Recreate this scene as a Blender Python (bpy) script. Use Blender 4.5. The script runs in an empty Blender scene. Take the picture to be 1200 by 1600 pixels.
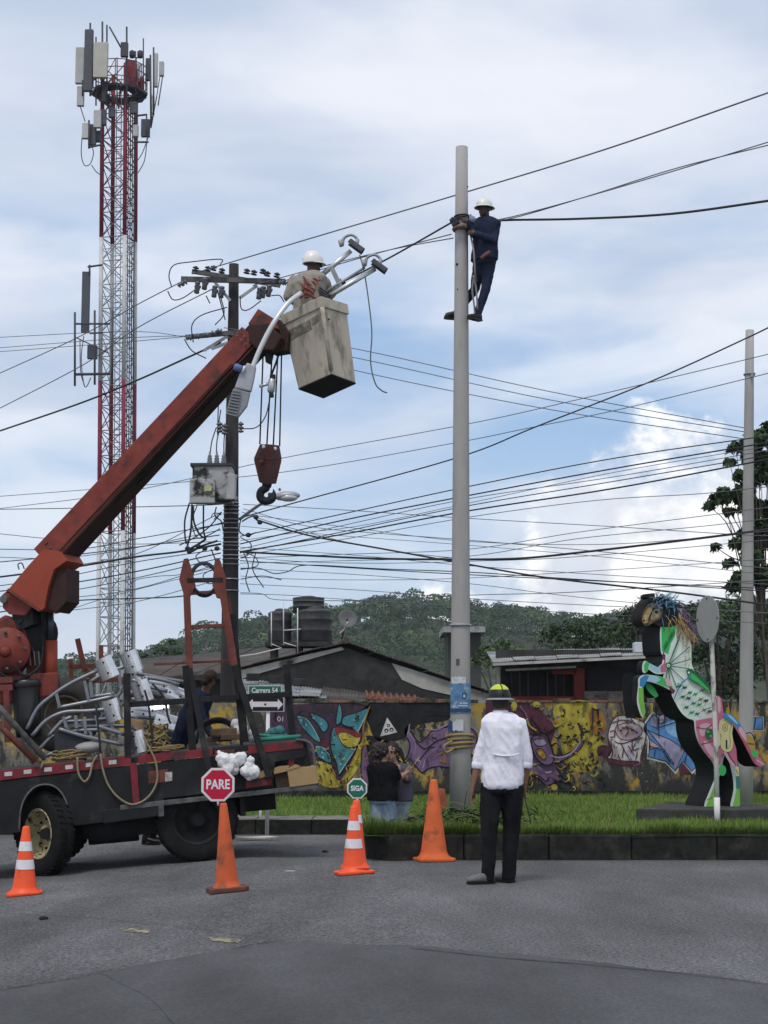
import bpy, bmesh, math, random
import numpy as np
from mathutils import Vector as V, Matrix, noise, geometry
random.seed(7); RNG = np.random.default_rng(7)
SC = bpy.context.scene; COL = SC.collection
R = math.radians; PI = math.pi

# ------------------------------------------------------------------ camera
F = 2600.0; CH = 1.5; PITCH = math.atan(330 / F)
cam = bpy.data.cameras.new('camera'); camo = bpy.data.objects.new('camera', cam); COL.objects.link(camo)
cam.sensor_fit = 'VERTICAL'; cam.angle = 2 * math.atan(800 / F); cam.clip_start = .1; cam.clip_end = 6000
camo.location = (0, 0, CH); camo.rotation_euler = (PI / 2 + PITCH, 0, 0); SC.camera = camo
CP, SP = math.cos(PITCH), math.sin(PITCH)
def ray(px, py):
    a = (px - 600) / F; b = (800 - py) / F
    return V((a, CP - b * SP, SP + b * CP))
def P(px, py, Y):
    d = ray(px, py); t = Y / d.y
    return V((d.x * t, Y, CH + d.z * t))

# ------------------------------------------------------------------ sky, sun, exposure
SUN_EL, SUN_AZ = R(62), R(200)          # azimuth: clockwise from +Y; light from behind-left of the camera, high
w = bpy.data.worlds.new('World'); SC.world = w; w.use_nodes = True
nt = w.node_tree; nt.nodes.clear()
def nd(t, **k):
    n = nt.nodes.new(t)
    for a, b in k.items():
        if a.startswith('i_'):
            n.inputs[a[2:].replace('_', ' ')].default_value = b
        else: setattr(n, a, b)
    return n
L = lambda a, b: nt.links.new(a, b)
def wmath(op, a, b=None, clamp=False):
    n = nt.nodes.new('ShaderNodeMath'); n.operation = op; n.use_clamp = clamp
    for i, v in enumerate((a, b)):
        if v is None: continue
        if isinstance(v, (int, float)): n.inputs[i].default_value = v
        else: L(v, n.inputs[i])
    return n.outputs[0]
def wramp(src, stops):
    n = nt.nodes.new('ShaderNodeValToRGB'); e = n.color_ramp.elements
    while len(e) < len(stops): e.new(.5)
    for k, (p, c) in zip(e, stops):
        k.position = p; k.color = (c, c, c, 1) if isinstance(c, (int, float)) else (*c, 1)
    n.color_ramp.interpolation = 'EASE'; L(src, n.inputs[0]); return n.outputs[0]
def wmix(f, a, b):
    n = nt.nodes.new('ShaderNodeMix'); n.data_type = 'RGBA'
    if isinstance(f, float): n.inputs[0].default_value = f
    else: L(f, n.inputs[0])
    for s, v in ((6, a), (7, b)):
        if isinstance(v, tuple): n.inputs[s].default_value = (*v, 1)
        else: L(v, n.inputs[s])
    return n.outputs[2]
tc = nd('ShaderNodeTexCoord')
sky = nd('ShaderNodeTexSky'); sky.sky_type = 'NISHITA'; sky.sun_disc = False
sky.sun_elevation = SUN_EL; sky.sun_rotation = SUN_AZ; sky.air_density = 1.0; sky.dust_density = 1.5
xyz = nd('ShaderNodeSeparateXYZ'); L(tc.outputs['Generated'], xyz.inputs[0])
zc = wmath('MAXIMUM', xyz.outputs[2], 0.02)
def wnoise(vec, scale, detail, rough=.55, dist=0.0):
    n = nd('ShaderNodeTexNoise'); n.inputs['Scale'].default_value = scale; n.inputs['Detail'].default_value = detail
    n.inputs['Roughness'].default_value = rough; n.inputs['Distortion'].default_value = dist
    L(vec, n.inputs['Vector']); return n.outputs[0]
def wmap(src, sc, loc=(0, 0, 0)):
    n = nd('ShaderNodeMapping'); n.inputs['Scale'].default_value = sc; n.inputs['Location'].default_value = loc
    L(src, n.inputs[0]); return n.outputs[0]
D = tc.outputs['Generated']
# layer cloud: flattened towards the horizon
strat = wnoise(wmap(D, (1.3, 1.3, 3.6), (3.1, .4, 1.25)), 2.0, 6, .5, .25)
strat2 = wnoise(wmap(D, (1.6, 1.6, 5.0), (7.7, 1.3, 4.1)), 2.4, 5, .48, .3)
veil = wramp(strat, [(.36, 0.0), (.58, 1.0)])
tone = wramp(strat2, [(.32, 0.0), (.68, 1.0)])
upper = wmix(tone, (4.5, 5.25, 6.6), (7.1, 7.4, 8.1))
blue = wmix(.5, sky.outputs[0], (2.3, 4.5, 7.9))
gap_h = wramp(xyz.outputs[2], [(.03, .8), (.1, .0), (.25, .1), (.33, .95)])      # mid sky is where blue opens
veil2 = wmath('MAXIMUM', veil, gap_h)
c1 = wmix(veil2, blue, upper)
c1 = wmix(wmath('MULTIPLY', wramp(xyz.outputs[2], [(.0, 1.0), (.10, .7), (.22, .0)]), .42), c1, (6.9, 7.4, 8.2))
str3 = wnoise(wmap(D, (2.0, 2.0, 8), (1.7, .9, 2.3)), 2.0, 5, .5, .5)
wisp = wmath('MULTIPLY', wramp(str3, [(.42, 0.0), (.66, 1.0)]), wramp(xyz.outputs[2], [(.03, .5), (.12, .6), (.22, .6), (.34, .0)]))
c1 = wmix(wisp, c1, (8.2, 8.4, 8.8))
# cumulus towers standing near the horizon
cn = wnoise(wmap(D, (1, 1, 1.5), (.62, 0, .31)), 7.5, 9, .58, .15)
cb = wnoise(wmap(D, (1, 1, .3), (2.42, .2, 0)), 5.0, 2)
azr = wmath('DIVIDE', xyz.outputs[0], wmath('MAXIMUM', xyz.outputs[1], .05))
bank = wramp(wmath('ADD', azr, .5), [(.30, .22), (.46, .30), (.56, .62), (.64, 1.0), (.72, .8), (.9, .4)])      # the big cumulus bank stands right of centre
topz = wmath('ADD', wmath('MULTIPLY', wmath('MULTIPLY', wramp(cb, [(.30, 0.7), (.62, 1.0)]), bank), .16), .012)
hgt = wmath('SUBTRACT', topz, xyz.outputs[2])
cum = wmath('ADD', wmath('MULTIPLY', hgt, 7.0), wmath('MULTIPLY', wmath('SUBTRACT', cn, .5), 2.3))
cmask = wramp(wmath('ADD', cum, .5), [(.44, 0.0), (.64, 1.0)])
cn2 = wnoise(wmap(D, (1, 1, 1.5), (.60, 0, .327)), 7.5, 7, .55, .15)
shade = wramp(wmath('ADD', wmath('MULTIPLY', wmath('SUBTRACT', cn, cn2), 2.6), .5), [(.3, 0.0), (.72, 1.0)])
ccol = wmix(shade, (6.3, 6.65, 7.4), (10.2, 10.1, 9.9))
c2 = wmix(wmath('MULTIPLY', cmask, .96), c1, ccol)
bg = nd('ShaderNodeBackground'); bg.inputs[1].default_value = .1; L(c2, bg.inputs[0])
out = nd('ShaderNodeOutputWorld'); L(bg.outputs[0], out.inputs[0])
sun = bpy.data.lights.new('sun', 'SUN'); sun.energy = 1.5; sun.angle = R(14); sun.color = (1, .96, .9)
suno = bpy.data.objects.new('sun', sun); COL.objects.link(suno)
sd = V((math.sin(SUN_AZ) * math.cos(SUN_EL), math.cos(SUN_AZ) * math.cos(SUN_EL), math.sin(SUN_EL)))
suno.rotation_euler = sd.to_track_quat('Z', 'Y').to_euler(); suno.location = sd * 100
SC.view_settings.view_transform = 'Standard'; SC.view_settings.look = 'None'
SC.view_settings.exposure = 0.28; SC.view_settings.gamma = 1.0; SC.view_settings.use_curve_mapping = False
SC.cycles.max_bounces = 6; SC.cycles.use_denoising = True

# ------------------------------------------------------------------ materials
MATS = {}
def mat(name, col, rough=.75, var=.18, scale=5.0, bump=.0, metal=0.0, col2=None, mix2=(.52, .66), scale2=None, spec=.22, coord='Object', stretch=(1, 1, 1), fine=0.0):
    if name in MATS: return MATS[name]
    m = bpy.data.materials.new(name); MATS[name] = m; m.use_nodes = True
    t = m.node_tree; N = t.nodes; K = t.links.new; b = N['Principled BSDF']
    b.inputs['Roughness'].default_value = rough; b.inputs['Metallic'].default_value = metal
    b.inputs['Specular IOR Level'].default_value = spec
    tcn = N.new('ShaderNodeTexCoord'); mp = N.new('ShaderNodeMapping'); mp.inputs['Scale'].default_value = stretch
    if coord == 'World':
        g = N.new('ShaderNodeNewGeometry'); K(g.outputs['Position'], mp.inputs[0])
    else: K(tcn.outputs[coord], mp.inputs[0])
    n1 = N.new('ShaderNodeTexNoise'); n1.inputs['Scale'].default_value = scale; n1.inputs['Detail'].default_value = 6
    n1.inputs['Roughness'].default_value = .62; K(mp.outputs[0], n1.inputs['Vector'])
    r = N.new('ShaderNodeValToRGB'); e = r.color_ramp.elements
    e[0].position = .3; e[1].position = .72
    lo = [max(0, c * (1 - var)) for c in col]; hi = [min(1, c * (1 + var)) for c in col]
    e[0].color = (*lo, 1); e[1].color = (*hi, 1); K(n1.outputs[0], r.inputs[0]); last = r.outputs[0]
    if fine:
        n3 = N.new('ShaderNodeTexNoise'); n3.inputs['Scale'].default_value = fine; n3.inputs['Detail'].default_value = 3
        K(mp.outputs[0], n3.inputs['Vector']); r3 = N.new('ShaderNodeValToRGB')
        r3.color_ramp.elements[0].position = .36; r3.color_ramp.elements[1].position = .66
        r3.color_ramp.elements[0].color = (.62, .62, .62, 1); r3.color_ramp.elements[1].color = (1.35, 1.35, 1.35, 1)
        K(n3.outputs[0], r3.inputs[0]); mm = N.new('ShaderNodeMix'); mm.data_type = 'RGBA'; mm.blend_type = 'MULTIPLY'
        mm.inputs[0].default_value = 1; K(last, mm.inputs[6]); K(r3.outputs[0], mm.inputs[7]); last = mm.outputs[2]
    if col2:
        n2 = N.new('ShaderNodeTexNoise'); n2.inputs['Scale'].default_value = scale2 or scale * .6; n2.inputs['Detail'].default_value = 8
        n2.inputs['Roughness'].default_value = .65
        mp2 = N.new('ShaderNodeMapping'); mp2.inputs['Location'].default_value = (5.2, 1.3, 9.1); mp2.inputs['Scale'].default_value = stretch
        K(mp.inputs[0].links[0].from_socket, mp2.inputs[0]); K(mp2.outputs[0], n2.inputs['Vector'])
        r2 = N.new('ShaderNodeValToRGB'); r2.color_ramp.elements[0].position = mix2[0]; r2.color_ramp.elements[1].position = mix2[1]
        K(n2.outputs[0], r2.inputs[0]); mx = N.new('ShaderNodeMix'); mx.data_type = 'RGBA'
        K(r2.outputs[0], mx.inputs[0]); K(last, mx.inputs[6]); mx.inputs[7].default_value = (*col2, 1); last = mx.outputs[2]
    K(last, b.inputs['Base Color'])
    if bump:
        bn = N.new('ShaderNodeBump'); bn.inputs['Strength'].default_value = bump; bn.inputs['Distance'].default_value = .02
        K(n1.outputs[0], bn.inputs['Height']); K(bn.outputs[0], b.inputs['Normal'])
    return m

# ------------------------------------------------------------------ object helpers
def tag(o, label=None, cat=None, group=None, kind=None):
    if label: o['label'] = label
    if cat: o['category'] = cat
    if group: o['group'] = group
    if kind: o['kind'] = kind
    return o
def empty(name, loc, label, cat, group=None):
    o = bpy.data.objects.new(name, None); COL.objects.link(o); o.location = loc; o.empty_display_size = .1
    return tag(o, label, cat, group)
def orgn(parent):
    v = V((0, 0, 0)); p = parent
    while p is not None: v = v + p.location; p = p.parent
    return v
class MB:
    def __init__(s): s.v = []; s.f = []; s.mi = []; s.sm = []
    def add(s, vs, fs, mi=0, smooth=False):
        b = len(s.v); s.v += [V(x) for x in vs]
        for f in fs: s.f.append([i + b for i in f]); s.mi.append(mi); s.sm.append(smooth)
        return s
    def box(s, c, size, M=None, mi=0):
        x, y, z = [a / 2 for a in size]
        vs = [V((i, j, k)) for i in (-x, x) for j in (-y, y) for k in (-z, z)]
        if M is not None: vs = [M.to_3x3() @ v for v in vs]
        c = V(c); vs = [v + c for v in vs]
        return s.add(vs, [(0, 1, 3, 2), (4, 6, 7, 5), (0, 4, 5, 1), (2, 3, 7, 6), (0, 2, 6, 4), (1, 5, 7, 3)], mi)
    def hexa(s, a, b, mi=0):       # two quads (lists of 4 points) joined
        return s.add(list(a) + list(b), [(3, 2, 1, 0), (4, 5, 6, 7), (0, 1, 5, 4), (1, 2, 6, 5), (2, 3, 7, 6), (3, 0, 4, 7)], mi)
    def bar(s, p, q, w, h=None, up=(0, 0, 1), mi=0, w2=None, h2=None):
        p, q = V(p), V(q); h = h or w; w2 = w2 or w; h2 = h2 or h; d = (q - p).normalized(); u = V(up)
        if abs(d.dot(u)) > .98: u = V((0, 1, 0))
        sx = d.cross(u).normalized(); sz = sx.cross(d)
        A = [p + sx * a * w / 2 + sz * b * h / 2 for a, b in ((-1, -1), (1, -1), (1, 1), (-1, 1))]
        B = [q + sx * a * w2 / 2 + sz * b * h2 / 2 for a, b in ((-1, -1), (1, -1), (1, 1), (-1, 1))]
        return s.hexa(A, B, mi)
    def tube(s, pts, r, n=8, mi=0, cap=True, smooth=True):
        pts = [V(p) for p in pts]; rs = r if isinstance(r, (list, tuple)) else [r] * len(pts)
        d0 = (pts[1] - pts[0]).normalized(); u = V((0, 0, 1)) if abs(d0.z) < .9 else V((1, 0, 0))
        a = d0.cross(u).normalized(); vs = []; m = len(pts)
        for i, p in enumerate(pts):
            d = (pts[min(i + 1, m - 1)] - pts[max(i - 1, 0)]).normalized()
            a = (a - d * a.dot(d)).normalized(); b = d.cross(a)
            for k in range(n):
                t = 2 * PI * k / n; vs.append(p + (a * math.cos(t) + b * math.sin(t)) * rs[i])
        fs = [(i * n + k, i * n + (k + 1) % n, (i + 1) * n + (k + 1) % n, (i + 1) * n + k) for i in range(m - 1) for k in range(n)]
        s.add(vs, fs, mi, smooth)
        if cap:
            b = len(s.v) - len(vs)
            for f in (list(range(n))[::-1], [(m - 1) * n + k for k in range(n)]):
                s.f.append([i + b for i in f]); s.mi.append(mi); s.sm.append(False)
        return s
    def lathe(s, prof, c, axis=(0, 0, 1), n=20, mi=0, smooth=True, caps=True):   # prof: (radius, height)
        ax = V(axis).normalized(); u = V((1, 0, 0)) if abs(ax.x) < .9 else V((0, 1, 0))
        a = ax.cross(u).normalized(); b = ax.cross(a); c = V(c)
        vs = [c + ax * h + (a * math.cos(2 * PI * k / n) + b * math.sin(2 * PI * k / n)) * r for r, h in prof for k in range(n)]
        m = len(prof)
        fs = [(i * n + k, i * n + (k + 1) % n, (i + 1) * n + (k + 1) % n, (i + 1) * n + k) for i in range(m - 1) for k in range(n)]
        s.add(vs, fs, mi, smooth)
        if caps:
            o = len(s.v) - len(vs)
            for f in (list(range(n))[::-1], [(m - 1) * n + k for k in range(n)]):
                s.f.append([i + o for i in f]); s.mi.append(mi); s.sm.append(False)
        return s
    def prism(s, poly, ext, mi=0, mi_side=None):      # poly: 3d points in a plane; ext: extrusion vector
        poly = [V(p) for p in poly]; n = len(poly); ext = V(ext)
        tri = geometry.tessellate_polygon([poly])
        ms = mi if mi_side is None else mi_side
        b = len(s.v); s.v += poly + [p + ext for p in poly]
        for t in tri:
            s.f.append([b + i for i in t]); s.mi.append(mi); s.sm.append(False)
            s.f.append([b + n + i for i in t[::-1]]); s.mi.append(ms); s.sm.append(False)
        for i in range(n):
            j = (i + 1) % n
            s.f.append([b + i, b + j, b + n + j, b + n + i]); s.mi.append(ms); s.sm.append(False)
        return s
    def sheet(s, poly, mi=0):
        poly = [V(p) for p in poly]; b = len(s.v); s.v += poly
        for t in geometry.tessellate_polygon([poly]): s.f.append([b + i for i in t]); s.mi.append(mi); s.sm.append(False)
        return s
    def ell(s, c, rad, n=12, mi=0, M=None):
        vs = []; c = V(c); m = n // 2 + 1
        prof = [(math.sin(PI * i / m), -math.cos(PI * i / m)) for i in range(1, m)]
        pts = [V((0, 0, -1))] + [V((r * math.cos(2 * PI * k / n), r * math.sin(2 * PI * k / n), h)) for r, h in prof for k in range(n)] + [V((0, 0, 1))]
        for p in pts:
            q = V((p.x * rad[0], p.y * rad[1], p.z * rad[2]))
            if M is not None: q = M.to_3x3() @ q
            vs.append(q + c)
        fs = [(0, 1 + (k + 1) % n, 1 + k) for k in range(n)]; q = len(prof)
        for i in range(q - 1):
            for k in range(n): fs.append((1 + i * n + k, 1 + i * n + (k + 1) % n, 1 + (i + 1) * n + (k + 1) % n, 1 + (i + 1) * n + k))
        e = len(pts) - 1
        fs += [(1 + (q - 1) * n + k, 1 + (q - 1) * n + (k + 1) % n, e) for k in range(n)]
        return s.add(vs, fs, mi, True)
    def xf(s, M): s.v = [M @ v for v in s.v]; return s
    def build(s, name, mats, parent=None, local=False, bevel=0, fix=True):
        me = bpy.data.meshes.new(name)
        o3 = V((0, 0, 0)) if (local or parent is None) else orgn(parent)
        me.from_pydata([tuple(v - o3) for v in s.v], [], s.f)
        for m in (mats if isinstance(mats, (list, tuple)) else [mats]): me.materials.append(m)
        me.polygons.foreach_set('material_index', s.mi); me.polygons.foreach_set('use_smooth', s.sm)
        if fix:
            bm = bmesh.new(); bm.from_mesh(me); bmesh.ops.recalc_face_normals(bm, faces=bm.faces)
            if bevel:
                es = [e for e in bm.edges if len(e.link_faces) == 2 and e.calc_face_angle(0) > .6]
                bmesh.ops.bevel(bm, geom=es, offset=bevel, segments=2, affect='EDGES', clamp_overlap=True, profile=.6)
            bm.to_mesh(me); bm.free()
        me.update()
        o = bpy.data.objects.new(name, me); COL.objects.link(o)
        if parent is not None: o.parent = parent
        return o
    def single(s, name, mats, base, label, cat, group=None, kind=None, **k):     # a thing that is one mesh, origin at base
        b = V(base); s.v = [v - b for v in s.v]
        o = s.build(name, mats, None, **k); o.location = b
        return tag(o, label, cat, group, kind)
def np_mesh(name, verts, faces, mats, parent=None, mi=None, smooth=False):
    verts = np.asarray(verts, np.float32); faces = np.asarray(faces, np.int32); k = faces.shape[1]
    if parent is not None: verts = verts - np.array(orgn(parent), np.float32)
    me = bpy.data.meshes.new(name); me.vertices.add(len(verts)); me.vertices.foreach_set('co', verts.ravel())
    me.loops.add(faces.size); me.loops.foreach_set('vertex_index', faces.ravel())
    me.polygons.add(len(faces)); me.polygons.foreach_set('loop_start', np.arange(0, faces.size, k, dtype=np.int32))
    for m in (mats if isinstance(mats, (list, tuple)) else [mats]): me.materials.append(m)
    if mi is not None: me.polygons.foreach_set('material_index', np.asarray(mi, np.int32))
    if smooth: me.polygons.foreach_set('use_smooth', np.ones(len(faces), bool))
    me.update(calc_edges=True); me.validate()
    o = bpy.data.objects.new(name, me); COL.objects.link(o); o.parent = parent
    return o
def copy_thing(o, loc, label=None, group=None, rotz=None):
    c = o.copy(); COL.objects.link(c); c.location = loc
    if rotz is not None: c.rotation_euler.z = rotz
    if label: c['label'] = label
    if group: c['group'] = group
    for ch in o.children:
        d = ch.copy(); COL.objects.link(d); d.parent = c
        for g in ch.children:
            e = g.copy(); COL.objects.link(e); e.parent = d
    return c
def crom(pts, n=6, closed=False):
    pts = [V(p) for p in pts]; m = len(pts); out = []
    rng = m if closed else m - 1
    for i in range(rng):
        p1, p2 = pts[i], pts[(i + 1) % m]
        p0 = pts[i - 1] if (closed or i > 0) else p1 * 2 - p2
        p3 = pts[(i + 2) % m] if (closed or i + 2 < m) else p2 * 2 - p1
        for k in range(n):
            t = k / n
            out.append(.5 * ((2 * p1) + (p2 - p0) * t + (2 * p0 - 5 * p1 + 4 * p2 - p3) * t * t + (3 * p1 - p0 - 3 * p2 + p3) * t ** 3))
    if not closed: out.append(pts[-1])
    return out
def text_mb(txt, size, M, ext=.002, mi=0, mb=None, bold=.0, xs=1.0):
    cu = bpy.data.curves.new('t', 'FONT'); cu.body = txt; cu.size = size; cu.align_x = 'CENTER'; cu.align_y = 'CENTER'
    cu.extrude = ext; cu.offset = bold; cu.resolution_u = 3
    ob = bpy.data.objects.new('t', cu); me = bpy.data.meshes.new_from_object(ob)
    mb = mb or MB(); S = Matrix.Diagonal((xs, 1, 1, 1))
    mb.add([M @ (S @ v.co) for v in me.vertices], [tuple(p.vertices) for p in me.polygons], mi)
    bpy.data.objects.remove(ob); bpy.data.curves.remove(cu); bpy.data.meshes.remove(me)
    return mb
def basis(c, right, up):
    r = V(right).normalized(); u = V(up); u = (u - r * u.dot(r)).normalized(); n = r.cross(u)
    return Matrix(((r.x, u.x, n.x, c[0]), (r.y, u.y, n.y, c[1]), (r.z, u.z, n.z, c[2]), (0, 0, 0, 1)))
# solids grown from overlapping pieces (bodies, clothing): voxel remesh in a scratch scene
TMP = bpy.data.scenes.new('scratch')
def solid(name, mb, mats, parent, vox=.014, smooth=4, wr=None, local=False, label=None):
    me = bpy.data.meshes.new('tmp'); me.from_pydata([tuple(v) for v in mb.v], [], mb.f); me.update()
    ob = bpy.data.objects.new('tmp', me); TMP.collection.objects.link(ob)
    md = ob.modifiers.new('r', 'REMESH'); md.mode = 'VOXEL'; md.voxel_size = vox; md.use_smooth_shade = True
    if smooth:
        ms = ob.modifiers.new('s', 'SMOOTH'); ms.factor = .5; ms.iterations = smooth
    vl = TMP.view_layers[0]; vl.update(); dg = vl.depsgraph
    out = bpy.data.meshes.new_from_object(ob.evaluated_get(dg), depsgraph=dg)
    bpy.data.objects.remove(ob); bpy.data.meshes.remove(me); out.name = name
    o3 = V((0, 0, 0)) if local else orgn(parent)
    if wr:
        amp, sc = wr; nr = [v.normal.copy() for v in out.vertices]
        for v, nn in zip(out.vertices, nr):
            p = v.co
            a = 1 - 2.6 * abs(noise.noise(V((p.x * sc * 1.6 + p.z * sc * .5, p.y * sc * 1.6, p.z * sc * .55 - p.x * sc * .2))))
            b = noise.noise(V((p.x * sc * 2.3 - p.z * sc * 2, p.y * sc * 2.3, p.z * sc * 2.6)))
            v.co = p + nn * amp * (a * .75 - abs(b) * .35 + .15)
    for v in out.vertices: v.co = v.co - o3
    out.materials.clear()
    for m in (mats if isinstance(mats, (list, tuple)) else [mats]): out.materials.append(m)
    out.polygons.foreach_set('use_smooth', [True] * len(out.polygons)); out.update()
    o = bpy.data.objects.new(name, out); COL.objects.link(o); o.parent = parent
    if label: o['label'] = label
    return o
def caps(mb, p, q, r1, r2, n=12, fx=None, fs=1.0):      # tapered capsule; fx: direction squashed by fs
    p, q = V(p), V(q); d = q - p; Ln = max(d.length, 1e-4); d = d / Ln
    u = V((0, 0, 1)) if abs(d.z) < .9 else V((1, 0, 0)); a = d.cross(u).normalized(); b = d.cross(a)
    rings = [(-.98, .2), (-.8, .6), (-.45, .89), (0, 1)]
    vs = [p - d * r1]; seq = [(p + d * r1 * h, r1 * k) for h, k in rings] + [(q + d * r2 * -h, r2 * k) for h, k in rings[::-1]]
    for c, r in seq:
        for k in range(n):
            t = 2 * PI * k / n; o = (a * math.cos(t) + b * math.sin(t)) * r
            if fx is not None: o = o - V(fx) * o.dot(V(fx)) * (1 - fs)
            vs.append(c + o)
    vs.append(q + d * r2); m = len(seq); e = len(vs) - 1
    fs_ = [(0, 1 + (k + 1) % n, 1 + k) for k in range(n)]
    for i in range(m - 1):
        for k in range(n): fs_.append((1 + i * n + k, 1 + i * n + (k + 1) % n, 1 + (i + 1) * n + (k + 1) % n, 1 + (i + 1) * n + k))
    fs_ += [(1 + (m - 1) * n + k, 1 + (m - 1) * n + (k + 1) % n, e) for k in range(n)]
    return mb.add(vs, fs_, 0, True)
def loft(mb, rings, n=18, p=2.3):     # rings: (center, right vec, front vec, rx, ry); superellipse section
    vs = []; m = len(rings)
    for c, rt, ft, rx, ry in rings:
        for k in range(n):
            t = 2 * PI * k / n; cx, sx = math.cos(t), math.sin(t)
            x = math.copysign(abs(cx) ** (2 / p), cx) * rx; y = math.copysign(abs(sx) ** (2 / p), sx) * ry
            vs.append(V(c) + V(rt) * x + V(ft) * y)
    fs = [(i * n + k, i * n + (k + 1) % n, (i + 1) * n + (k + 1) % n, (i + 1) * n + k) for i in range(m - 1) for k in range(n)]
    fs += [tuple(range(n))[::-1], tuple((m - 1) * n + k for k in range(n))]
    return mb.add(vs, fs, 0, True)
# ------------------------------------------------------------------ ground
def sst(a, b, x): t = min(1, max(0, (x - a) / (b - a))); return t * t * (3 - 2 * t)
def zr(X, Y):
    u = min(-X, 8.0); s = 0 if u < -.6 else (u if u > .6 else (u + .6) ** 2 / 2.4)
    t = max(sst(18.8, 22.5, Y) * sst(-2.2, -1.0, X), sst(22.8, 25, Y))
    return -.08 * s * (1 - t) - .2 * t
def G(px, py):
    d = ray(px, py); t = 5.0
    for _ in range(60):
        p = V((0, 0, CH)) + d * t
        t = t + .7 * ((zr(p.x, p.y) - p.z) / d.z)
    p = V((0, 0, CH)) + d * t; p.z = zr(p.x, p.y); return p
def zl(X, Y):
    t = max(sst(0, 1.5, X), 1 - sst(21.5, 25, Y)); B = .02 + max(0, Y - 27.1) / 1.9 * .24
    return B * (1 - t) + .26 * t + .025 * noise.noise(V((X * .9, Y * .9, 3)))
def grid_sheet(name, x0, x1, y0, y1, st, zf, m, inside=None, kind='structure', xs=None, ys=None):
    xs = xs if xs is not None else np.arange(x0, x1 + st / 2, st); ys = ys if ys is not None else np.arange(y0, y1 + st / 2, st)
    vs = [(x, y, zf(x, y)) for y in ys for x in xs]; n = len(xs); fs = []
    for j in range(len(ys) - 1):
        for i in range(n - 1):
            if inside is None or inside((xs[i] + xs[i + 1]) / 2, (ys[j] + ys[j + 1]) / 2):
                fs.append((j * n + i, j * n + i + 1, (j + 1) * n + i + 1, (j + 1) * n + i))
    return tag(np_mesh(name, vs, fs, m, smooth=True), kind=kind)
def asphalt(name, col, speck, bump, seed):
    m = bpy.data.materials.new(name); m.use_nodes = True; t = m.node_tree; N = t.nodes; K = t.links.new; b = N['Principled BSDF']
    g = N.new('ShaderNodeNewGeometry')
    def noi(s, d, r=.6, st=(1, 1, 1)):
        mp = N.new('ShaderNodeMapping'); mp.inputs['Location'].default_value = (seed, seed * .7, 0); mp.inputs['Scale'].default_value = st
        K(g.outputs['Position'], mp.inputs[0])
        n = N.new('ShaderNodeTexNoise'); n.inputs['Scale'].default_value = s; n.inputs['Detail'].default_value = d; n.inputs['Roughness'].default_value = r
        K(mp.outputs[0], n.inputs['Vector']); return n.outputs[0]
    def ramp(src, a, b_, ca, cb):
        r = N.new('ShaderNodeValToRGB'); e = r.color_ramp.elements; e[0].position = a; e[1].position = b_
        e[0].color = (*ca, 1); e[1].color = (*cb, 1); K(src, r.inputs[0]); return r.outputs[0]
    def mul(a, b_):
        x = N.new('ShaderNodeMix'); x.data_type = 'RGBA'; x.blend_type = 'MULTIPLY'; x.inputs[0].default_value = 1; K(a, x.inputs[6]); K(b_, x.inputs[7]); return x.outputs[2]
    big = ramp(noi(.35, 4), .35, .68, [c * .82 for c in col], [c * 1.15 for c in col])
    mid = ramp(noi(1.1, 6, .6, (1, .35, 1)), .36, .66, (.74,) * 3, (1.18,) * 3)
    fine = ramp(noi(34, 5, .8), .36, .64, (1 - speck * .75,) * 3, (1 + speck,) * 3)
    fin2 = ramp(noi(110, 2, .5), .56, .72, (.94,) * 3, (1 + speck * 1.9,) * 3)
    K(mul(mul(mul(big, mid), fine), fin2), b.inputs['Base Color'])
    b.inputs['Roughness'].default_value = .88; b.inputs['Specular IOR Level'].default_value = .25
    bn = N.new('ShaderNodeBump'); bn.inputs['Strength'].default_value = bump; bn.inputs['Distance'].default_value = .012
    K(noi(34, 4, .7), bn.inputs['Height']); K(bn.outputs[0], b.inputs['Normal']); return m
ROAD = asphalt('asphalt_worn', (.090, .089, .091), 1.0, 1.0, 2.0)
PATCH = asphalt('asphalt_patch', (.066, .066, .069), .34, .25, 9.0)
xs = np.concatenate([np.arange(-60, -14, 3), np.arange(-14, 14.01, .35), np.arange(16, 61, 3)])
ys = np.concatenate([np.arange(-40, 2, 3), np.arange(2, 29.3, .35), [29.4]])
grid_sheet('road', 0, 0, 0, 0, 0, zr, ROAD, xs=xs, ys=ys)
# newer, smoother patch in the foreground with an irregular seam
seam = []
edge = [(-260, 1600), (0, 1549), (110, 1530), (205, 1512), (330, 1488), (440, 1471), (520, 1474), (640, 1479), (800, 1490), (960, 1507), (1090, 1523), (1200, 1540), (1500, 1575)]
for i in range(len(edge) - 1):
    a, b = edge[i], edge[i + 1]
    for k in range(8):
        t = k / 8; q = G(a[0] + (b[0] - a[0]) * t, a[1] + (b[1] - a[1]) * t)
        q.y += .10 * noise.noise(V((q.x * 2.2, 1, 4))) + .04 * noise.noise(V((q.x * 8, 5, 4))); seam.append(q)
pm = MB(); back = []
n0 = len(seam); rows = [(lambda q, k=k: V((q.x, q.y * (1 - k) + (-6) * k, 0)))for k in (0, .12, .25, .4, .6, .8, 1)]
vs = []
for f in rows:
    for q in seam:
        r = f(q); r.z = zr(r.x, r.y) + .004; vs.append(r)
fs = [(j * n0 + i, j * n0 + i + 1, (j + 1) * n0 + i + 1, (j + 1) * n0 + i) for j in range(6) for i in range(n0 - 1)]
tag(pm.add(vs, fs, 0, True).build('road_patch', PATCH), kind='structure')
CRK = mat('crack_tar', (.012, .012, .013), .9, .3, 30)
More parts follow.
